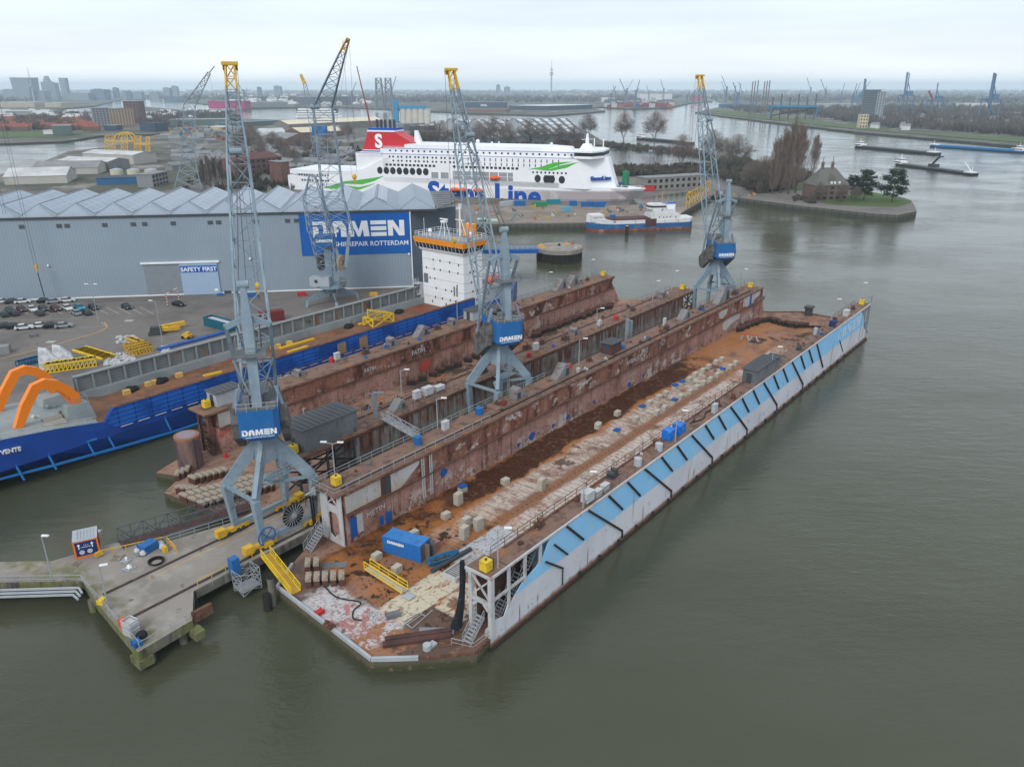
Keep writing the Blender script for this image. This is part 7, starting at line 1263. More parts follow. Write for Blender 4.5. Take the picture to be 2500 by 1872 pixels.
t = thing('height_gate', 'red and white striped height gate beside the hall door', 'gate', pz(410, 748), .9); mb = MB(); mb.bar((0, 0, 0), (0, 0, 3.6), .2); mb.bar((0, 0, 3.6), (3.6, 0, 4.8), .2); mb.bar((3.6, 0, 4.8), (3.6, 0, 0), .2); mb.build('frame', mat('red white stripes', (.6, .6, .6), .6, 0, [((.45, .03, .03), [('l', 'z', .8, .4)])]), t)
mb = MB(); rr = random.Random(9)
for i in range(420):
    x, y = rr.choice([(rr.uniform(255, 300), rr.uniform(876, 892)), (rr.uniform(300, 330), rr.uniform(868, 880)), (rr.uniform(285, 335), rr.uniform(820, 838)), (rr.uniform(260, 330), rr.uniform(862, 890)), (rr.uniform(395, 412), rr.uniform(845, 862))]); p = pz(x, y); mb.cb(p.x, p.y, 3.01, rr.uniform(.2, .9), rr.uniform(.2, .6), rr.uniform(.05, .3), rr.random() * 3)
tag(mb.build('rubble', WHD), 'white packing scraps and rubble strewn on the quay between the yellow frames', 'rubble', kind='stuff')
for px0, py0, px1, py1, lab in ((392, 857, 510, 826, 'long blue panel lying on the quay edge by the ship'), (514, 825, 560, 812, 'short blue panel on the quay edge nearer the crane mast')):
    a, b = pz(px0, py0), pz(px1, py1); mb = MB(); L_ = (b - a).length; mb.box(0, L_, 0, 1.6, 0, .5); o = mb.build('hatch_cover', flat('panel blue', (.02, .08, .30))); put(o, a, math.atan2(b.y - a.y, b.x - a.x)); tag(o, lab, 'panel')  # loose flat blue panels, not covers of any hatch
# hook hanging at far left
for lab, px, py, z, wd in (('yellow hook block hanging from cables at the left edge before the hall', 28, 592, 20, .9), ('dark thin hook line hanging in front of the left part of the hall', 88, 650, 14, .45)):
    p = at(px, py, z); t = thing('hanging_hook', lab, 'hook', p); mb = MB(); mb.cyl((0, -.3, 0), (0, .3, 0), wd, n=10); mb.bar((0, 0, -.2), (0, 0, -1.9), wd, .4, .3); mb.build('hook_block', YEL, t); mb = MB(); mb.bar((-.4, 0, 0), (-.7, 0, 60), .06); mb.bar((.4, 0, 0), (.2, 0, 60), .06)
    if wd < .6: mb.bar((0, 0, -1), (.4, 0, -9), .22)
    mb.build('cables', CABLE, t)
# ================================================================ THINGS ON THE DOCKS
def dthing2(*a, **k): return dthing(*a, **k)
cb0 = None
def cblock(u, y, z, rz, lab, group, blue=False):
    s = (1.3, .95, .95); mb = MB(); mb.box(-s[0] / 2, s[0] / 2, -s[1] / 2, s[1] / 2, 0, s[2]); mb.box(-s[0] / 2 + .1, s[0] / 2 - .1, -s[1] / 2 - .02, s[1] / 2 + .02, .45, .55)
    global cb0
    if not blue:
        if cb0 is None: o = mb.build('concrete_block', CONC); cb0 = o
        else: o = cb0.copy(); COL.objects.link(o)
        dput(o, u, y, z, rz); return tag(o, lab, 'block', group)
    t = dthing('concrete_block', lab, 'block', u, y, z, group, rz); mb.build('body', CONC, t); m2 = MB(); m2.box(-s[0] / 2 - .04, s[0] / 2 + .04, -s[1] / 2 - .04, s[1] / 2 + .04, .75, s[2] + .05); m2.build('blue_sheet', BLUP, t); return t
G = 'concrete blocks in two rows on the dock floor'
for i, (u, y) in enumerate([(58.9, 22.9), (66.1, 23), (65.9, 18.7), (74.8, 20.7), (71.3, 17.1), (74.3, 17), (78.8, 20.7), (81.6, 20.6), (92.3, 20.5), (95.7, 20.8), (99.4, 20.7), (102.6, 20.8), (106.5, 20.8), (109.3, 20.6), (81.7, 17.2), (85.6, 17), (88.8, 17), (92.2, 17.1), (95.2, 16.9), (98.8, 16.9), (105.7, 16.9), (108.9, 17)]): cblock(u, y, 1.5, rnd.uniform(-.1, .1), 'pale concrete block in the two long rows on the near dock floor', G)
for i, (u, y) in enumerate([(58.5, 18.5), (71.5, 20.5), (78.7, 17.1), (86.3, 20.9), (89.2, 20.8), (102.3, 17.2)]): cblock(u, y, 1.5, 0, 'concrete block with blue sheet over its top in the two long rows', 'blue topped blocks in the rows', True)
for u, y, z, lab, bl in ((20.9, 24.2, 1.5, 'lower block of the pair near the left wing wall', 0), (20.9, 24.2, 2.46, 'upper block of the pair near the left wing wall', 0), (24.4, 26.5, 1.5, 'blue marked block closest to the left wing wall', 1), (30.5, 22.6, 1.5, 'single block on the dark wet strip right of the stacked pair', 0), (32.8, 16.9, 1.5, 'lower of two stacked blocks standing in mid deck beside rust puddles', 0), (32.8, 16.9, 2.46, 'upper of two stacked blocks standing in mid deck beside rust puddles', 0), (16.6, 22.8, 1.5, 'single block on orange rust left of the double stacks', 0), (17.3, 16.9, 1.5, 'lower block of the right hand stack above the small boat', 0), (17.3, 16.9, 2.46, 'upper block of the right hand stack above the small boat', 0),
        (14.3, 17, 1.5, 'lower block with blue spot in the stack above the small boat', 0), (14.3, 17, 2.46, 'upper block of the stack above the small boat', 0), (16.3, 18.4, 2.46, 'block joining the two stacks at the back', 0), (16.3, 18.4, 1.5, 'block below the joining one between the stacks', 0), (10, 22.9, 1.5, 'block just behind the blue container', 0), (58.4, 22.6, 1.5, 'first block of the left row', 0), (2.8, 22.8, 1.5, 'block left of the blue container', 0), (2.5, 18.5, 1.5, 'block in front of the blue container', 0)):
    cblock(u, y, z, .1 * math.sin(u), lab, None, bl)
t = dthing('concrete_block', 'pinkish block between blue container and small boat', 'block', 9.6, 18.6, 1.5); mb = MB(); mb.box(-.8, .8, -.6, .6, 0, 1.1); mb.build('body', flat('pink block', (.33, .19, .18)), t)
t = rotbox('shipping_container', 'blue shipping container with ribbed roof standing on the near dock', 'container', dw(6.4, 20.6, 1.55), DROT - 1.35, 6.06, 2.44, 2.6, mat('container blue', (.02, .15, .45), .5, 0, [((.05, .22, .52), [('z', 2.55, 9, .02, 0, 1), ('k', .8)]), ((.04, .12, .33), [('n', .8, .5, .7)])]))
blockword('DAMEN', .42, WHT, t, (-2.3, -1.29, 1.75), (1, 0, 0), asp=1.1)
mb = MB(); mb.quad((3.04, -1.1, .1), (3.04, -.1, .1), (3.04, -.1, 2.5), (3.04, -1.1, 2.5)); mb.box(3.03, 3.9, 1.15, 1.2, .1, 2.5); mb.box(3.03, 3.8, -.1, -.05, .1, 2.5); mb.build('door', flat('door brown grey', (.16, .13, .12)), t)
t = dthing('rowing_boat', 'small blue work boat lying on the dock floor beside the container', 'boat', 8.2, 15.4, 1.5, rz=-.35); mb = MB()
def bs(x, w_, z0, z1): return [(x, -w_, z1), (x, -w_ * .7, z0), (x, w_ * .7, z0), (x, w_, z1), (x, w_ - .12, z1), (x, w_ * .6, z0 + .2), (x, -w_ * .6, z0 + .2), (x, -w_ + .12, z1)]
loft(mb, [bs(-2.2, .62, .1, .75), bs(-1, .85, .02, .75), (bs(.6, .85, .02, .78)), bs(1.8, .5, .1, .9), bs(2.4, .15, .35, 1.0)]); mb.build('hull', flat('boat blue', (.02, .14, .28)), t); mb = MB(); mb.box(-1.8, 1.5, -.55, .55, .25, .3); mb.box(-.9, -.6, -.7, .7, .5, .56); mb.box(.5, .8, -.7, .7, .5, .56); mb.build('bench', CRD, t)
def gang(name, lab, p, q, w_, deckm, railm, h=1.1, box_end=False, truss=False):
    d = q - p; L_ = d.length; t = thing(name, lab, 'gangway', p, math.atan2(d.y, d.x)); sl = math.asin(d.z / L_); mb = MB(); c, s = math.cos(sl), math.sin(sl)
    f = lambda x, y, z=0: Vector((x * c - z * s, y, x * s + z * c)); mb.add([f(0, -w_ / 2), f(L_, -w_ / 2), f(L_, w_ / 2), f(0, w_ / 2), f(0, -w_ / 2, -.2), f(L_, -w_ / 2, -.2), f(L_, w_ / 2, -.2), f(0, w_ / 2, -.2)], [(0, 1, 2, 3), (7, 6, 5, 4), (0, 4, 5, 1), (1, 5, 6, 2), (2, 6, 7, 3), (3, 7, 4, 0)]); mb.build('walkway', deckm, t)
    mb = MB(); n = max(3, int(L_ / 1.6))
    for y in (-w_ / 2, w_ / 2):
        for i in range(n + 1): x = L_ * i / n; mb.bar(f(x, y), f(x, y, h), .09)
        mb.bar(f(0, y, h), f(L_, y, h), .1); mb.bar(f(0, y, h / 2), f(L_, y, h / 2), .07); mb.bar(f(0, y, 0), f(L_, y, 0), .14)
        if truss:
            for i in range(n): mb.bar(f(L_ * i / n, y, 0 if i % 2 else h), f(L_ * (i + 1) / n, y, h if i % 2 else 0), .1)
    mb.build('handrail', railm, t); return t
gang('gangway', 'yellow railed aluminium gangway lying on the near dock floor', dw(.4, 22.0, 1.85), dw(-.1, 14.2, 1.85), 1.0, GRYL, YEL3); mb = MB(); mb.box(-.5, .6, -.6, .6, 0, .12); o = mb.build('ramp_plate', GRYL); dput(o, -.4, 13.2, 1.62); tag(o, 'grey ramp plate at the foot of the yellow railed gangway', 'plate')
gang('gangway', 'bright yellow sloping gangway from the pier down to the near dock', dw(-7.6, 33.3, 3.3), dw(-9.0, 25.0, 1.75), 1.3, flat('gangway yellow', (.46, .28, .04)), YEL3)
gang('truss_bridge', 'dark grey truss footbridge from the pier to the second dock', dw(-18.6, 51.2, 3.1), dw(-.5, 47.6, 2.4), 2.2, BROWN, flat('bridge grey', (.09, .10, .115)), h=2.1, truss=True)
gang('gangway', 'thin grey lattice gangway bridging the gap between the two docks', dw(22.8, 42.6, 10.4), dw(21.4, 33.4, 10.2), 1.0, RAILM, RAILM, truss=True)
t = dthing('gantry_post', 'grey A shaped hoist post standing at the thin gangway', 'post', 22.8, 44.6, 9.84); mb = MB(); mb.bar((0, 0, 0), (0, .2, 4.6), .6, w2=.4); mb.bar((-1.2, 1.4, 0), (0, .2, 4.4), .2); mb.bar((0, .2, 4.5), (1.2, -1, 4.5), .3); mb.build('frame', GRY, t)
def stake(name, lab, u, y, p2, r_, m_, cat, z=1.5): t = dthing(name, lab, cat, u, y, z); a = dw(*p2, z) - dw(u, y, z); mb = MB(); L_ = a.length; mb.cyl((0, 0, r_), (L_, 0, r_), r_, n=8); mb.build('body', m_, t); t.rotation_euler = (0, 0, math.atan2(a.y, a.x)); return t
stake('steel_tube', 'long dark mossy tube lying beside the white grating on the near dock', 5.2, 14.6, (12.4, 14.1), .32, CRD, 'pipe')
t = dthing('grating_tray', 'white framed tray with slats lying beside the dark tube', 'tray', 8.6, 11.8, 1.5); mb = MB(); rim(mb, [(-3, -1.2, .35), (2.6, -1.2, .35), (2.6, 1.1, .35), (-3, 1.1, .35), (-3, -1.2, .35)], .18, .7)
for k in range(14): mb.box(-2.8 + .36 * k, -2.68 + .36 * k, -1.1, 1, .2, .3)
mb.build('frame', WHD, t)
for lab, u, y, l, w_, m_, rz in (('grey steel plate lying near the white stair', -2.8, 6.0, 4.2, 1.1, GRY, -.9), ('dark plate lying on wet rust near the left stair', -1.8, 26.2, 3.4, 1.3, MESHG, -.85), ('dark rusty plate next to the grey one', -3.4, 3.6, 2.2, 1.6, RUST, -.7)):
    mb = MB(); mb.box(-l / 2, l / 2, -w_ / 2, w_ / 2, 0, .06); o = mb.build('steel_plate', m_); dput(o, u, y, 1.52, rz); tag(o, lab, 'plate')
a, b = uy(935, 1583, 1.5), uy(1052, 1566, 1.5); mb = MB(); mb.box(0, 8, 0, .8, 0, .4); mb.box(.3, 8.2, 1.0, 1.7, 0, .35); o = mb.build('rusty_beams', BROWN); dput(o, a[0], a[1], 1.52, math.atan2(b[1] - a[1], b[0] - a[0])); tag(o, 'pair of brown steel beams lying along the near edge of the dock', 'beam')
KW = mat('keel timber', (.34, .29, .23), .9, 0, [((.18, .14, .11), [('n', 1.5, .45, .65)])]); KS = mat('keel steel', (.10, .045, .035), .85)
KP = []
def keel(u, y, z, rz, lab, group, dark=0):
    if len(KP) > dark and KP[dark]: return dup(KP[dark], dw(u, y, z), DROT + rz, lab, group)
    t = dthing('keel_block', lab, 'keel block', u, y, z, group, rz); mb = MB(); mb.box(-.35, .35, -.9, .9, 0, 1.0); mb.build('base', KS if not dark else BARW, t); mb = MB(); mb.box(-.37, .37, -.95, .95, 1.0, 1.3); mb.build('timber_cap', KW if dark == 0 else KS, t)
    while len(KP) <= dark: KP.append(None)
    KP[dark] = t; return t
for k in range(11):
    for j in range(3): keel(-5.4 + 1.0 * k + .25 * j, 58.2 - 2.15 * j - .3 * k, 1.5, .12, 'timber topped keel block in the close set rows behind the truss bridge', 'close rows of keel blocks on the second dock')
for k in range(6): keel(-1.4 + .95 * k, 62.6 - .3 * k, 1.5, .1, 'keel block in the short curved row of six on the second dock', 'short row of six keel blocks')
for k in range(3): keel(-2.2 + .9 * k, 66 + .1 * k, 1.5, -.7, 'keel block in the little group near the rusty guide tube', 'keel blocks near the guide tube')
for k in range(3): keel(-4.2 + .4 * k, 61.2 - .9 * k, 1.5, 1.0, 'reddish keel block left of the close set rows', 'reddish keel blocks')
for k in range(5): keel(-6.6 + .75 * k, 25.4 - .75 * k, 1.5, -.7, 'keel block in the row on the near dock corner below the left stair', 'row of keel blocks on the near dock corner')
for k in range(2): keel(-4.6 + .8 * k, 28.2 - .8 * k, 1.5, -.7, 'keel block in the pair above the corner row of the near dock', 'pair of keel blocks on the near dock corner')
rr = random.Random(4); PIL = [(134.7, 27.4), (139.2, 27), (142.6, 26.6), (146, 25.9), (148.4, 24.5), (148.3, 22.8), (147.5, 20.5), (147.6, 18.6), (147.7, 16.7), (149.5, 15)]
for i in range(44):
    f = i / 43 * (len(PIL) - 1); k = min(int(f), len(PIL) - 2); s = f - k; keel(PIL[k][0] * (1 - s) + PIL[k + 1][0] * s + rr.uniform(-.5, .5), PIL[k][1] * (1 - s) + PIL[k + 1][1] * s + rr.uniform(-.5, .3), 1.5, rr.random() * 3, 'dark keel block heaped in the curved row at the far dock end', 'curved heap of dark keel blocks', 1)
for i in range(34): keel(96 + 38 * i / 33, 66.6 + rr.uniform(-.7, .5), 1.5, rr.random(), 'dark keel block at the wall foot, far part of the second dock', 'row of dark blocks at the far wall foot', 1)
for i in range(12): keel(52 + 3 * i + rr.random(), 67 + rr.uniform(-.3, .3), 1.5, rr.random(), 'dark block at the rusty wall foot, middle of the second dock', 'blocks along the middle of the wall foot', 1)
for i, (u, y) in enumerate(((128.2, 22.8), (128.9, 20.7))):
    t = dthing('steel_trestle', ('left' if i == 0 else 'right') + ' one of two small red topped trestles at the far floor', 'trestle', u, y, 1.5); mb = MB()
    for s in (-1, 1): mb.bar((0, s * 1.1, 0), (0, s * .3, 1.6), .3)
    mb.build('legs', GRYL, t); mb = MB(); mb.box(-.6, .6, -.5, .5, 1.6, 1.85); mb.build('top', flat('trestle red', (.5, .08, .04)), t)
# hoses, black net, fittings
def hose(name, lab, pts, r_, m_, z=1.6, cat='hose'):
    mb = MB(); P_ = [Vector((a, b, r_)) for a, b in pts]; Q_ = []
    for i in range(len(P_) - 1):
        p0, p1, p2, p3 = P_[max(0, i - 1)], P_[i], P_[i + 1], P_[min(len(P_) - 1, i + 2)]
        for k in range(6): t_ = k / 6; Q_.append(.5 * ((2 * p1) + (p2 - p0) * t_ + (2 * p0 - 5 * p1 + 4 * p2 - p3) * t_ ** 2 + (3 * p1 - p0 - 3 * p2 + p3) * t_ ** 3))
    Q_.append(P_[-1])
    for a, b in zip(Q_, Q_[1:]): mb.bar(a, b, 2 * r_, n=5)
    o = mb.build(name, m_); dput(o, 0, 0, z); return tag(o, lab, cat)
hose('hose', 'dark hose running from the corner keel blocks across the white painted floor', [(-3.6, 29.2), (-5.2, 25), (-6.2, 20.5), (-5.0, 17.2), (-6.6, 16.6), (-7.6, 15.4), (-7.2, 14.4)], .09, BLK, 1.52)
hose('hose', 'thick dark hose lying across the far end of the near dock', [(149, 14.5), (150.5, 12), (151.5, 9.5), (152, 7)], .35, BLK, 1.52)
hose('hose', 'black hose curled on the second dock floor at the far end', [(134, 62), (138, 60), (141, 57), (141.5, 54)], .3, BLK, 1.52)
for i, (u, y) in enumerate(((-5.6, 14.6), (-5.2, 13.9), (-6.2, 13.2))): hose('rope', ['coil of pale rope by the cream paint edge', 'second loop of pale rope on the dock floor', 'third loop of pale rope near the pipe frame'][i], [(u + .5 * math.cos(a), y + .4 * math.sin(a * 1.3)) for a in [k * .9 for k in range(9)]], .05, WHD, 1.53, 'rope')
t = dthing('pipe_rack', 'bent galvanised railing frame lying on the brown patch', 'frame', -3.0, 9.4, 1.52); mb = MB(); rim(mb, [(-1.4, -.9, .1), (1.2, -.6, .1), (1.2, .5, .1), (-1.2, .8, .1), (-1.4, -.9, .1)], .1, .1); rim(mb, [(-1.3, 0, .1), (1.2, 0, .1)], .08, .08); rim(mb, [(1.2, -.6, .1), (1.9, -1.1, .9)], .08, .08); mb.build('frame', RAILM, t)
rotbox('wire_crate', 'low wire crate standing on the cream painted floor', 'crate', dw(-4.2, 12.0, 1.52), DROT - .5, 1.7, .8, .5, MESHG, ribs=False); rotbox('red_box', 'small red box at the kerb of the near dock', 'box', dw(-9.6, 19.4, 1.55), DROT, .9, .7, .5, RED, ribs=False)
t = dthing('winch_fitting', 'grey hawser fitting on the near edge of the dock', 'fitting', -5.8, 4.6, 1.52); mb = MB(); mb.cyl((0, 0, 0), (0, 0, .7), .5, n=10); mb.cb(.6, 0, 0, 1.4, .8, .3); mb.build('body', GRYL, t)
t = dthing('fairlead', 'rusty roller fairlead on the kerb of the near dock', 'fitting', -10.6, 16.2, 1.9); mb = MB(); mb.cb(0, 0, 0, .9, 1.4, .3); mb.cyl((-.1, -.4, .3), (-.1, -.4, .7), .22); mb.cyl((-.1, .4, .3), (-.1, .4, .7), .22); mb.build('body', RUST, t)
t = dthing('black_curtain', 'black rubber curtain hanging at the near end of the right wing', 'curtain', .2, 4.3, 1.5); mb = MB(); pr = [(0, 0, 9.0, .35), (.1, .05, 7, .45), (-.1, 0, 5, .42), (-.3, .1, 3, .55), (-.6, .3, 1.2, .7), (-.9, .5, 0, .95)]
loft(mb, [[(x + r_ * math.cos(a) * (1 + .18 * math.sin(5 * a)), y + r_ * .7 * math.sin(a) * (1 + .18 * math.cos(4 * a)), z) for a in [k * math.tau / 12 for k in range(12)]] for x, y, z, r_ in pr][::-1]); mb.build('cloth', mat('black net', (.014, .017, .022), .85, 0, [((.02, .05, .11), [('n', 1.5, .6, .66)])], bump=.1, bscale=3), t)
t = dthing('bollard', 'thick dark bollard at the far corner of the near dock', 'bollard', 161.5, 18, 1.5); mb = MB(); mb.cyl((0, 0, 0), (0, 0, 2.2), 1.1, n=12); mb.cb(0, 0, 2.2, 2.6, 2.2, .5); mb.build('post', CRD, t)
# fittings on the wing tops
def cabinet(lab, u, y, s, h, m_, z=9.84, legs=False, rz=0, name='cabinet', cat='cabinet', group=None):
    t = dthing(name, lab, cat, u, y, z, group, rz); mb = MB(); z0 = .6 if legs else 0; s *= .8; h *= .8; m_ = WHD if m_ is WHT else m_; mb.box(-s / 2, s / 2, -s * .3, s * .3, z0, z0 + h); mb.box(-s / 2 - .06, s / 2 + .06, -s * .3 - .06, s * .3 + .06, z0 + h, z0 + h + .08); mb.build('body', m_, t)
    if legs:
        mb = MB()
        for x in (-1, 1): mb.bar((x * s * .4, 0, 0), (x * s * .4, 0, z0), .12)
        mb.build('legs', RAILM, t)
    else: mb = MB(); mb.box(-s * .3, s * .3, -s * .3 - .09, -s * .3 - .03, .15, h * .8); mb.build('door', m_, t)
    return t
YELC = mat('cabin yellow', (.66, .46, .03), .6, 0, [((.40, .27, .05), [('n', 1.2, .5, .65)])])
def ytop(lab, u, y): t = dthing('yellow_cabin', lab, 'cabin', u, y, 9.84, 'yellow cabins at the wing ends'); mb = MB(); mb.box(-.55, .55, -.55, .55, .15, 1.45); mb.build('body', YELC, t); mb = MB(); mb.box(.56, .85, -.5, .5, .1, 1.2); mb.cyl((0, 0, 1.45), (0, 0, 1.65), .15); mb.build('fitting', CRD, t)
for lab, u, y in (('yellow cabin at the near end of the blue and grey wing', 1.2, 1.5), ('yellow cabin at the far end of the blue and grey wing', 150, 1.6), ('yellow cabin at the near end of the left wing of the near dock', 3.5, 31.2), ('yellow cabin at the far end of the left wing of the near dock', 149.5, 31.2), ('yellow cabin at the far end of the right wing of the second dock', 135.6, 45), ('yellow cabin at the far end of the left wing of the second dock', 135.8, 71), ('yellow cabin at the near end of the left wing of the second dock', 7.2, 71), ('yellow cabin by the grey deckhouse of the second dock', 5.8, 44.2)): ytop(lab, u, y)
def buttress(lab, u, y, s, m_=None, flip=1):
    t = dthing('vent_housing', lab, 'vent housing', u, y, 9.84, 'slanted grey housings on the wing tops'); mb = MB(); mb.ext([(-s * flip, -.9, 0), (s * flip, -.9, 0), (s * flip, -.9, s * 1.1), (s * .35 * flip, -.9, s * 1.3), ], (0, 1.8, 0)); mb.build('body', m_ or HOUS, t); mb = MB(); mb.box(s * .4 if flip > 0 else -s * .9, s * .9 if flip > 0 else -s * .4, -.93, -.9, .2, s * .8); mb.build('hatch', CRD, t)
HOUS = mat('housing grey', (.20, .195, .20), .7, 0, [((.14, .09, .075), [('n', .8, .55, .65)]), ((.15, .15, .16), [('n', .3, .45, .65)])])
for lab, u, y, s, fl in (('large slanted housing beside the farthest crane', 130.5, 31.4, 3.2, 1), ('slanted housing on the left wing at two thirds length', 110, 31.8, 1.7, 1), ('slanted housing in the middle of the left wing', 58.5, 31.8, 2.0, 1), ('brown slanted housing just right of the middle crane foot', 45.5, 31.6, 1.7, -1), ('slanted housing on the second dock right wing', 83, 45, 1.4, -1), ('small slanted housing near the thin gangway', 27.5, 44.6, 1.4, 1), ('first grey housing on the rusty wing behind, from the left', 27.5, 71.6, 1.1, -1), ('second grey housing on the rusty wing behind, from the left', 52, 71.6, 1.5, -1), ('third grey housing on the rusty wing behind, from the left', 60, 71.6, 1.8, 1), ('fourth grey housing on the rusty wing behind, from the left', 71.5, 71.8, 1.3, -1), ('grey housing near the far end of the rusty wing, left one', 114.5, 72, 2.2, 1), ('grey housing near the far end of the rusty wing, right one', 120, 71.8, 2.2, 1), ('slanted housing at the far end of the second dock right wing', 125, 45.4, 1.6, -1)): buttress(lab, u, y, s, None, fl)
def shed(lab, u, y, l, w_, h, z=9.84, m_=None, name='deckhouse'):
    t = dthing(name, lab, 'deckhouse', u, y, z); mb = MB(); mb.box(-l / 2, l / 2, -w_ / 2, w_ / 2, 0, h); mb.build('wall', m_ or MESHG, t); mb = MB(); mb.box(-l / 2 - .3, l / 2 + .3, -w_ / 2 - .3, w_ / 2 + .3, h, h + .15)
    for k in range(int(l)): mb.bar((-l / 2 + k + .5, -w_ / 2, h + .2), (-l / 2 + k + .5, w_ / 2, h + .2), .08)
    mb.build('roof', ROOFD, t); mb = MB(); mb.box(-l / 2 - .04, -l / 2, -.5, .5, 0, 2); mb.build('door', CRD, t)
ROOFD = mat('deckhouse roof', (.075, .08, .09), .7)
shed('big grey deckhouse on the near end of the second dock right wing', 12.2, 45.6, 10.6, 5.2, 3.6); shed('long dark grey deckhouse on the blue and grey wing', 83, 1.9, 10, 2.6, 2.7); shed('small grey deckhouse at the near end of the rusty wing behind', 11, 71.3, 5, 3, 2.4, m_=GRYL); shed('grey deckhouse on the rusty wing next to the bridge tower', 79, 71.5, 5.5, 3, 2.2, m_=GRYL); shed('brown hut with flat roof on the left wing near the middle', 77.5, 32, 4, 2.4, 2.3, m_=BROWN)
shed('small dark block attached right of the long dark deckhouse', 90, 1.8, 2.2, 2, 2.2)
for u, y, s, h, m_, lg, lab in ((26.8, 32.2, 1.5, 1.8, WHD, 0, 'white door like cabinet on the left wing near the thin gangway'), (62.6, 30.3, .8, 1.1, WHT, 0, 'small white cabinet in the middle of the left wing'), (102.1, 32.6, 1, 2, WHT, 0, 'white cabinet on the left wing before the far crane'), (92.0, 44.2, 1.2, 1.6, WHT, 0, 'white cabinet on the second dock beyond the slanted housing'), (67.3, 44.3, 1.6, 1.7, WHD, 1, 'white cabinets on legs right of the middle crane'), (32.4, 44.5, 1.7, 1.7, WHT, 1, 'left white cabinet on legs near the grey hoist post'), (35, 44.4, 2.4, 1.6, WHT, 1, 'wide white cabinet on legs near the grey hoist post'), (38, 44.4, 2.4, .8, WHD, 1, 'low white box right of the cabinets on legs'), (21.2, .7, 2.2, 1.7, WHT, 1, 'white panel cabinet on the near part of the blue and grey wing'), (24.0, .9, 1.6, 1.1, WHT, 0, 'left white box beside the panel cabinet'), (26, 1, 1.6, 1.1, WHT, 0, 'right white box beside the panel cabinet'), (61, .9, 1.4, 1.9, GRYL, 0, 'pale grey cabinet at mid length of the blue and grey wing'), (117, 2.4, 1.2, 1.8, GRYL, 0, 'pale grey cabinet on the far part of the blue and grey wing'), (137.5, 1.7, 2.4, 1.6, WHD, 0, 'white machine near the far end of the blue and grey wing'), (37, 72.2, 1.4, 1.6, WHT, 1, 'white rack on the rusty wing behind the nearest crane'), (95, 2.4, .8, .9, WHT, 0, 'tiny white box right of the dark deckhouse')):
    cabinet(lab, u, y, s, h, m_, legs=lg)
for u, y, m_, lab in ((46.6, 2.1, BLUT := mat('blue tarpaulin', (.01, .13, .50), .45, 0, [((.02, .20, .62), [('n', 1.2, .5, .6)])], bump=.08, bscale=2), 'left one of two bright blue covered crates'), (49.7, 1.9, BLUT, 'right one of two bright blue covered crates')):
    t = dthing('covered_crate', lab, 'crate', u, y, 9.84); mb = MB(); mb.add([(-.95, -.8, 0), (.95, -.8, 0), (.95, .8, 0), (-.95, .8, 0), (-.9, -.75, 1.6), (.85, -.8, 1.7), (.9, .75, 1.6), (-.85, .75, 1.65)], [(0, 3, 2, 1), (4, 5, 6, 7), (0, 1, 5, 4), (1, 2, 6, 5), (2, 3, 7, 6), (3, 0, 4, 7)]); mb.build('tarpaulin', m_, t)
def drum(lab, u, y, r_, h, m_, z=9.84, name='drum'): t = dthing(name, lab, 'drum', u, y, z); mb = MB(); mb.cyl((0, 0, 0), (0, 0, h), r_, n=14); mb.cyl((0, 0, h), (0, 0, h + .15), r_ * .8, r_ * .5, n=14); mb.build('body', m_, t)
for a in (('blue tank on the left wing beside the thin gangway', 20.1, 31.8, .65, 1.3, BLU), ('blue drum left of the middle crane', 35, 32, .7, 1.2, BLU), ('grey round ventilator on the blue and grey wing', 41.8, 1.2, .6, 1.2, GRYL), ('second grey round ventilator nearer the camera', 35.4, 1.2, .6, 1.2, GRYL), ('brown box ventilator near the covered crates', 43.2, 2.3, .7, .9, RUST), ('red ball buoy on the left wing', 63.7, 33.2, .5, .9, RED), ('red drum on the second dock wing right of the crane', 64, 43.6, .5, .9, RED), ('red reel on the second dock wing far part', 98.5, 43.7, .6, 1, RED), ('red ring buoy on the rusty wing behind', 36.2, 73, .5, .9, RED), ('small blue drum beside the brown hut', 80.5, 31, .45, .9, BLU), ('dark blue winch drum near the faded lettering', 126, 1.4, .8, 1.3, flat('navy', (.02, .03, .12))), ('blue coil beside the rail on the far wing', 118.5, 2.6, .5, .6, BLU)): drum(*a)
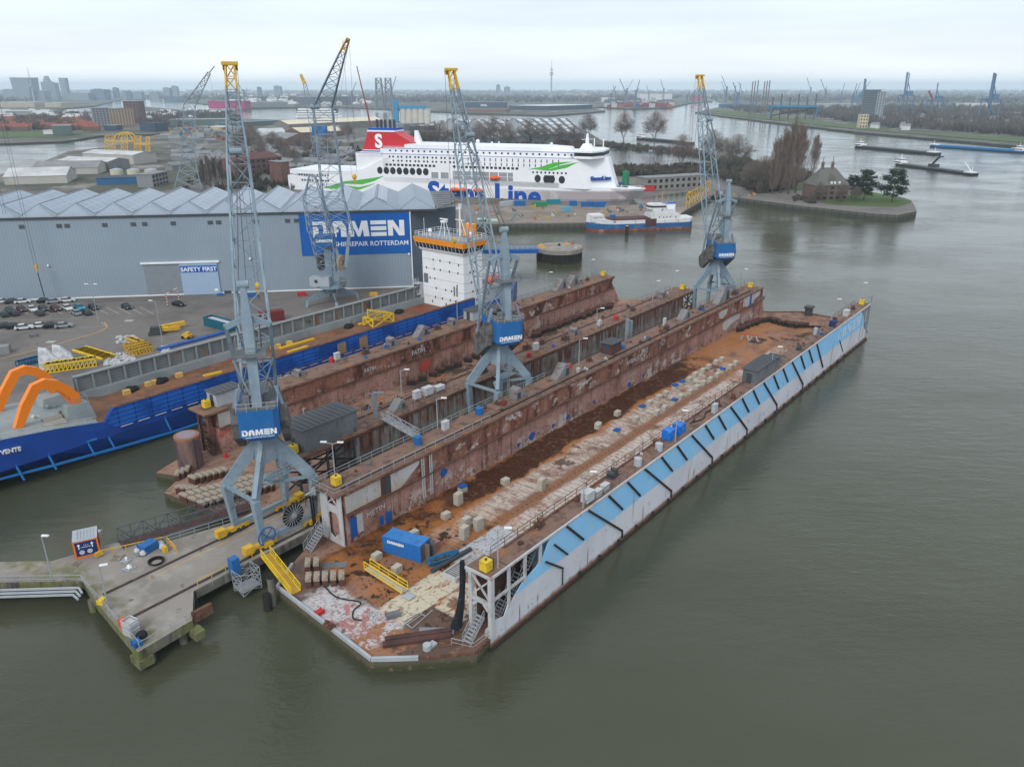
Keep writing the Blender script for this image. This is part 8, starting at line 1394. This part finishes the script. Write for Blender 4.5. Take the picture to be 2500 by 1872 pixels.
for lab, u, y in (('brown winch on the second dock beyond the crane', 72.5, 46.6), ('brown capstan right of the middle crane', 67.6, 47), ('brown hatch box on the second dock wing', 40.8, 46.6), ('rusty winch near the hoist post', 29.5, 46.4), ('red winch frame on the left wing', 40.8, 31.5), ('rusty bollard pair on the left wing', 99.2, 30.6), ('rusty capstan on the left wing near the lamp', 69.5, 32.3), ('rusty windlass on the near part of the blue and grey wing', 12.6, 2.4), ('dark machinery on the blue and grey wing', 30, 2.2), ('brown bollards beyond the covered crates', 69, 1.0), ('rusty winch right of the dark deckhouse', 104, 1.5), ('rusty fairlead near the far yellow cabin', 144, 2.0), ('rusty roller on the rusty wing behind', 44, 71.5), ('brown winch on the rusty wing behind near the frame', 66, 71.8), ('rusty bollards near the far end of the rusty wing', 128, 71.5), ('rusty machinery by the far crane foot', 140, 31.5), ('dark bollards on the left wing far part', 120, 31.8), ('rusty bollard at two thirds of the second dock wing', 108, 44.6), ('rusty chest beside the slanted housing on the second dock wing', 78, 44.2), ('dark hose reel on the second dock wing', 51, 45)):
    t = dthing('deck_winch', lab, 'winch', u, y, 9.84, rz=rnd.uniform(-.3, .3)); mb = MB(); s = rnd.uniform(.7, 1.0); mb.cb(0, 0, 0, 2 * s, 1.2 * s, .3); mb.cyl((-.5 * s, -.5 * s, .7 * s), (-.5 * s, .5 * s, .7 * s), .4 * s, n=10); mb.cb(.5 * s, 0, .3, .7 * s, .8 * s, .8 * s); mb.bar((.5 * s, .5 * s, .3), (.5 * s, .5 * s, 1.4 * s), .12); mb.build('body', RUST if 'dark' not in lab else CRD, t); mb = MB(); mb.cyl((-.5 * s, -.56 * s, .7 * s), (-.5 * s, -.5 * s, .7 * s), .55 * s, n=10); mb.build('drum_flange', CRD if 'red' not in lab else RED, t)
for lab, u, y, db in (('lamp post behind the yellow cabin at the near end', 2.4, .7, 0), ('double lamp post at the near end of the left wing', 5, 33.4, 1), ('lamp post near the blue tank on the left wing', 26.2, 33.4, 0), ('lamp post in the middle of the left wing', 66.8, 33, 0), ('lamp post on the near third of the blue and grey wing', 20, .6, 0), ('lamp post beside the covered crates', 46, .6, 0), ('lamp post beside the dark deckhouse', 86, .7, 0), ('lamp post near the far end of the blue and grey wing', 130, 3, 0), ('last lamp post on the blue and grey wing', 151, 2.8, 0), ('lamp post at the far end of the left wing', 147, 33.2, 0), ('lamp post on the second dock near the hoist post', 31.8, 47.8, 0), ('lamp post beside the grey pillars in the gap', 88, 42.5, 0), ('lamp post far along the second dock right wing', 119.5, 45.4, 0), ('last lamp post of the second dock right wing', 133, 47, 0), ('lamp post on the rusty wing left of its far end', 110, 73, 0), ('last lamp post on the rusty wing', 131, 73, 0), ('lamp post on the rusty wing before the bridge tower', 74, 73, 0)):
    lamp(dw(u, y, 9.84), 5.2, lab, DROT + 2.2, dbl=db, group='lamp posts on the dock wings')
hose('pipe_run', 'long dark pipe along the top of the left wing', [(3, 29.6), (40, 29.6), (90, 29.7), (146, 29.6)], .12, BLK, 9.86, 'pipe'); hose('pipe_run', 'brown pipe lying along the second dock right wing', [(20, 46.6), (60, 46.8), (110, 46.5), (130, 46.6)], .12, RUST, 9.86, 'pipe'); hose('pipe_run', 'pipe along the blue and grey wing', [(6, 2.8), (60, 2.85), (78, 2.8)], .1, RUST, 9.86, 'pipe')
hose('hose', 'black hose curling along the blue and grey wing at mid length', [(54, 2.0), (57, 1.1), (60, 1.9), (63, 1.4), (66, 2.2)], .1, BLK, 9.86)
rr = random.Random(8)
for i in range(90):
    w_ = i % 3; u = rr.uniform(6, 145) if w_ < 2 else rr.uniform(16, 133); y = {0: rr.uniform(29.4, 33), 1: rr.uniform(.8, 2.9), 2: rr.choice([rr.uniform(43, 47.5), rr.uniform(69, 73)])}[w_]; s = rr.uniform(.25, .6); mb = MB(); mb.cb(0, 0, 0, s * 1.5, s, s * .8); mb.cyl((s * .3, 0, s * .8), (s * .3, 0, s * 1.3), s * .25, n=6); m_ = [RUST, MESHG, CRD, WHD, BROWN, BLU][rr.randrange(6)]; o = mb.build('deck_fitting', m_); dput(o, u, y, 9.845, rr.random() * 3)
    tag(o, 'small ' + {RUST: 'rusty', MESHG: 'grey', CRD: 'black', WHD: 'white', BROWN: 'brown', BLU: 'blue'}[m_] + (' fitting on top of the left wing of the near dock', ' fitting on top of the blue and grey wing', ' fitting on the wing tops of the second dock')[w_], 'deck fitting', 'small fittings on the wing tops')
for i in range(46):
    u, y = rr.uniform(4, 130), rr.uniform(50, 66); s = rr.uniform(.3, .8); mb = MB(); mb.cb(0, 0, 0, s * 2, s, s * .6); mb.cb(s * .4, 0, s * .6, s * .6, s * .6, s * .5); m_ = [RUST, KS, CRD, BROWN][rr.randrange(4)]; o = mb.build('scrap_piece', m_); dput(o, u, y, 1.51, rr.random() * 3); tag(o, 'piece of rusty scrap lying loose on the second dock floor', 'scrap', 'loose scrap on the second dock floor')
t = dthing('steel_column', 'pair of tall grey guide columns standing in the gap between the docks', 'column', 90.3, 35.6, 3); mb = MB(); mb.box(-.5, .1, -.4, .4, 0, 10.5); mb.box(.9, 1.5, -.4, .4, 0, 9.8); mb.build('shaft', GRY, t)
# ================================================================ THINGS ON THE PIER
t = dthing('site_cabin', 'orange framed container cabin with dark blue front on the pier', 'cabin', -22.0, 53.4, 3.0, rz=-.42); mb = MB(); mb.box(-1.4, 1.4, -1.5, 1.5, .1, 2.5); mb.build('shell', BROWN, t); mb = MB()
for x in (-1.4, 1.4):
    for y in (-1.5, 1.5): mb.box(x - .1, x + .1, y - .1, y + .1, 0, 2.6)
    mb.box(x - .08, x + .08, -1.5, 1.5, 2.35, 2.5)
mb.box(-1.4, 1.4, -1.6, -1.5, 0, .22); mb.box(-1.4, 1.4, -1.6, -1.5, 2.38, 2.5); mb.build('orange_frame', ORG, t)
mb = MB(); mb.box(-1.25, 1.25, -1.56, -1.5, .25, 2.35); fr = mb.build('front_panel', flat('navy panel', (.01, .03, .14)), t)
mb = MB(); mb.box(-1.5, 1.5, -1.6, 1.6, 2.5, 2.62)
for k in range(6): mb.box(-1 + .38 * k, -.88 + .38 * k, -1.2, 1.2, 2.62, 2.7)
mb.build('roof', GRYL, t)
mb = MB()
for x in (-.85, .75): mb.bar((x, -1.6, 1.35), (x, -1.6, 1.9), .12); mb.ext([(x - .2, -1.58, 1.85), (x + .2, -1.58, 1.85), (x, -1.58, 2.15)], (0, -.04, 0))
mb.bar((-.65, -1.6, 1.55), (.55, -1.6, 1.55), .04); mb.build('arrow_signs', WHT, fr); text('1,5 m', .28, WHT, fr, (-.3, -1.6, 1.75), (1, 0, 0))
for x in (-.6, .35): mb = MB(); mb.cyl((x, -1.6, .8), (x, -1.57, .8), .33, n=16); mb.build('round_sign', WHD, fr)
rotbox('equipment_box', 'light grey box with railing beside the orange framed cabin', 'box', dw(-20.2, 56.2, 3), DROT - 1, 2.4, 1.2, 1, WHD, ribs=False)
rotbox('rubbish_skip', 'blue skip surrounded by white bags at the truss footbridge', 'skip', dw(-16.8, 47.0, 3), DROT + .2, 2.0, 1.5, 1.2, BLU, ribs=False)
for i, (u, y) in enumerate(((-18.0, 47.6), (-15.4, 45.8), (-15.2, 46.8), (-17.8, 46.4))): o = MB().sph((0, 0, .35), .5, n=8, m=5, sz=.8).build('white_bag', WHD); dput(o, u, y, 3.0); tag(o, 'white rubble bag beside the blue skip', 'bag', 'white bags around the blue skip')
t = dthing('cable_coil', 'coil of black cable lying on the pier', 'cable', -17.6, 43.4, 3.02); mb = MB()
for j in range(3):
    for k in range(16): a, b = k * math.tau / 16, (k + 1) * math.tau / 16; r_ = .75 + .12 * j; mb.bar((r_ * math.cos(a), r_ * math.sin(a), .08 + .1 * j), (r_ * math.cos(b), r_ * math.sin(b), .08 + .1 * j), .13)
mb.build('coil', BLK, t)
for lab, u, y, m_, s in (('pallet with white pots on the pier', -20.6, 44.8, GRYL, 1.2), ('pallet with a white canister on the pier', -20.0, 46.8, GRYL, 1.0), ('broken brown pallet by the yellow barrier', -20.4, 48.6, KW, 1.4), ('pallet stack at the left of the orange framed cabin', -24.4, 51.4, KW, .8)):
    t = dthing('pallet', lab, 'pallet', u, y, 3.02, rz=rnd.random()); mb = MB()
    for k in range(5): mb.box(-s / 2 + k * s / 4.4, -s / 2 + k * s / 4.4 + s * .12, -s / 2, s / 2, .1, .14)
    mb.box(-s / 2, s / 2, -s / 2, -s / 2 + .1, 0, .1); mb.box(-s / 2, s / 2, s / 2 - .1, s / 2, 0, .1); mb.build('boards', m_, t)
    if 'white' in lab:
        for k in range(1 if 'canister' in lab else 7): q = MB(); q.cyl((rnd.uniform(-.4, .4), rnd.uniform(-.4, .4), .14), (rnd.uniform(-.05, .05), rnd.uniform(-.05, .05), .55), .15, n=8); q.v = q.v; q.build('white_pot', WHT, t)
t = dthing('barrier', 'yellow railing barrier beside the truss footbridge', 'barrier', -20.4, 50.3, 3.0); mb = MB(); mb.rail([(-1.4, .2, 0), (6, -3.4, 0)], step=1.6, r=.09, h=1.0, mid=False); mb.cb(-1.4, .2, .3, 1, .3, .6); mb.build('rails', YEL, t)
t = dthing('barrier', 'yellow railing barrier right of the blue skip', 'barrier', -14.4, 46.4, 3.0); mb = MB(); mb.rail([(0, 0, 0), (-.4, -3.2, 0)], step=1, r=.09, h=1.1); mb.cb(-1.2, -1.6, 0, .5, .7, .9); mb.build('rails', YEL, t)
t = dthing('stacked_rack', 'white ventilated plastic bins stacked at the pier corner', 'bins', -26.6, 31.8, 3.0, rz=.2); mb = MB()
for k in range(4): mb.box(-.6, .6, -.75, .75, .05 + .5 * k, .12 + .5 * k); rim(mb, [(-.6, -.75, .4 + .5 * k), (.6, -.75, .4 + .5 * k), (.6, .75, .4 + .5 * k), (-.6, .75, .4 + .5 * k), (-.6, -.75, .4 + .5 * k)], .06, .2)
mb.build('bins', WHD, t)
o = MB().sph((0, 0, .45), .65, n=9, m=6, sz=.8).build('black_sack', BLK); dput(o, -26.2, 30.2, 3); tag(o, 'black sack lying beside the white stacked bins', 'sack')
rotbox('lifebuoy_box', 'orange red lifebuoy cabinet at the pier railing', 'cabinet', dw(-26.7, 33.6, 3), DROT, .5, .7, 1.2, flat('signal orange', (.7, .10, .03)), ribs=False); rotbox('blue_bin', 'small blue bin at the pier corner railing', 'bin', dw(-27.2, 29.4, 3), DROT, .8, .8, .7, BLU, ribs=False); rotbox('grit_bin', 'yellow grit bin at the foot of the pier lamp', 'bin', dw(-26.1, 40.3, 3), DROT + .5, .9, .6, .6, YEL3, ribs=False)
t = dthing('scaffold_platform', 'galvanised scaffold platform with blue cabinet hanging at the pier edge', 'scaffold', -11.6, 32.0, 1.2); mb = MB(); mb.lattice([(-1.3, -1.2, -.6), (1.4, -1.2, -.6), (1.4, 1, -.6), (-1.3, 1, -.6)], [(-1.3, -1.2, 2.6), (1.4, -1.2, 2.6), (1.4, 1, 2.6), (-1.3, 1, 2.6)], 3, .08, .06, cross=True); mb.box(-1.3, 1.4, -1.2, 1, -.1, 0); mb.build('scaffold', RAILM, t); mb = MB(); mb.box(-1.2, -.1, .7, 1.8, 1.7, 4.0); mb.build('cabinet', BLU, t)
lamp(dw(-26.2, 38.4, 3), 6.0, 'lamp post with white head at the near corner of the pier', DROT + 2.6, arm=.5, group=None); lamp(dw(-28.0, 49.8, 3), 6.5, 'thin lamp post on the pier left of the orange framed cabin', DROT + 2.2, arm=.5, group=None)
t = dthing('black_hoses', 'bundle of black vertical hoses hanging between pier and dock portal', 'hose', 1.0, 33.9, -.5); mb = MB()
for dx, dy in ((0, 0), (.35, .1), (.15, .4)): mb.bar((dx, dy, 0), (dx - .1, dy, 8.6), .2, n=6)
mb.rail([(-.9, .2, 7.4), (.9, .2, 7.4), (.9, 1.3, 7.4), (-.9, 1.3, 7.4), (-.9, .2, 7.4)], step=1, r=.06); mb.build('hoses', BLK, t)
o = MB(); o.add([(-.35, -.35, 0), (.35, -.35, 0), (.35, .35, 0), (-.35, .35, 0), (0, 0, 1.3)], [(0, 3, 2, 1), (0, 1, 4), (1, 2, 4), (2, 3, 4), (3, 0, 4)]); o = o.build('marker_cone', RED); dput(o, 7.2, 66.9, 1.5); tag(o, 'red pointed marker at the foot of the rusty wing end', 'marker')
HAZE_END = 1
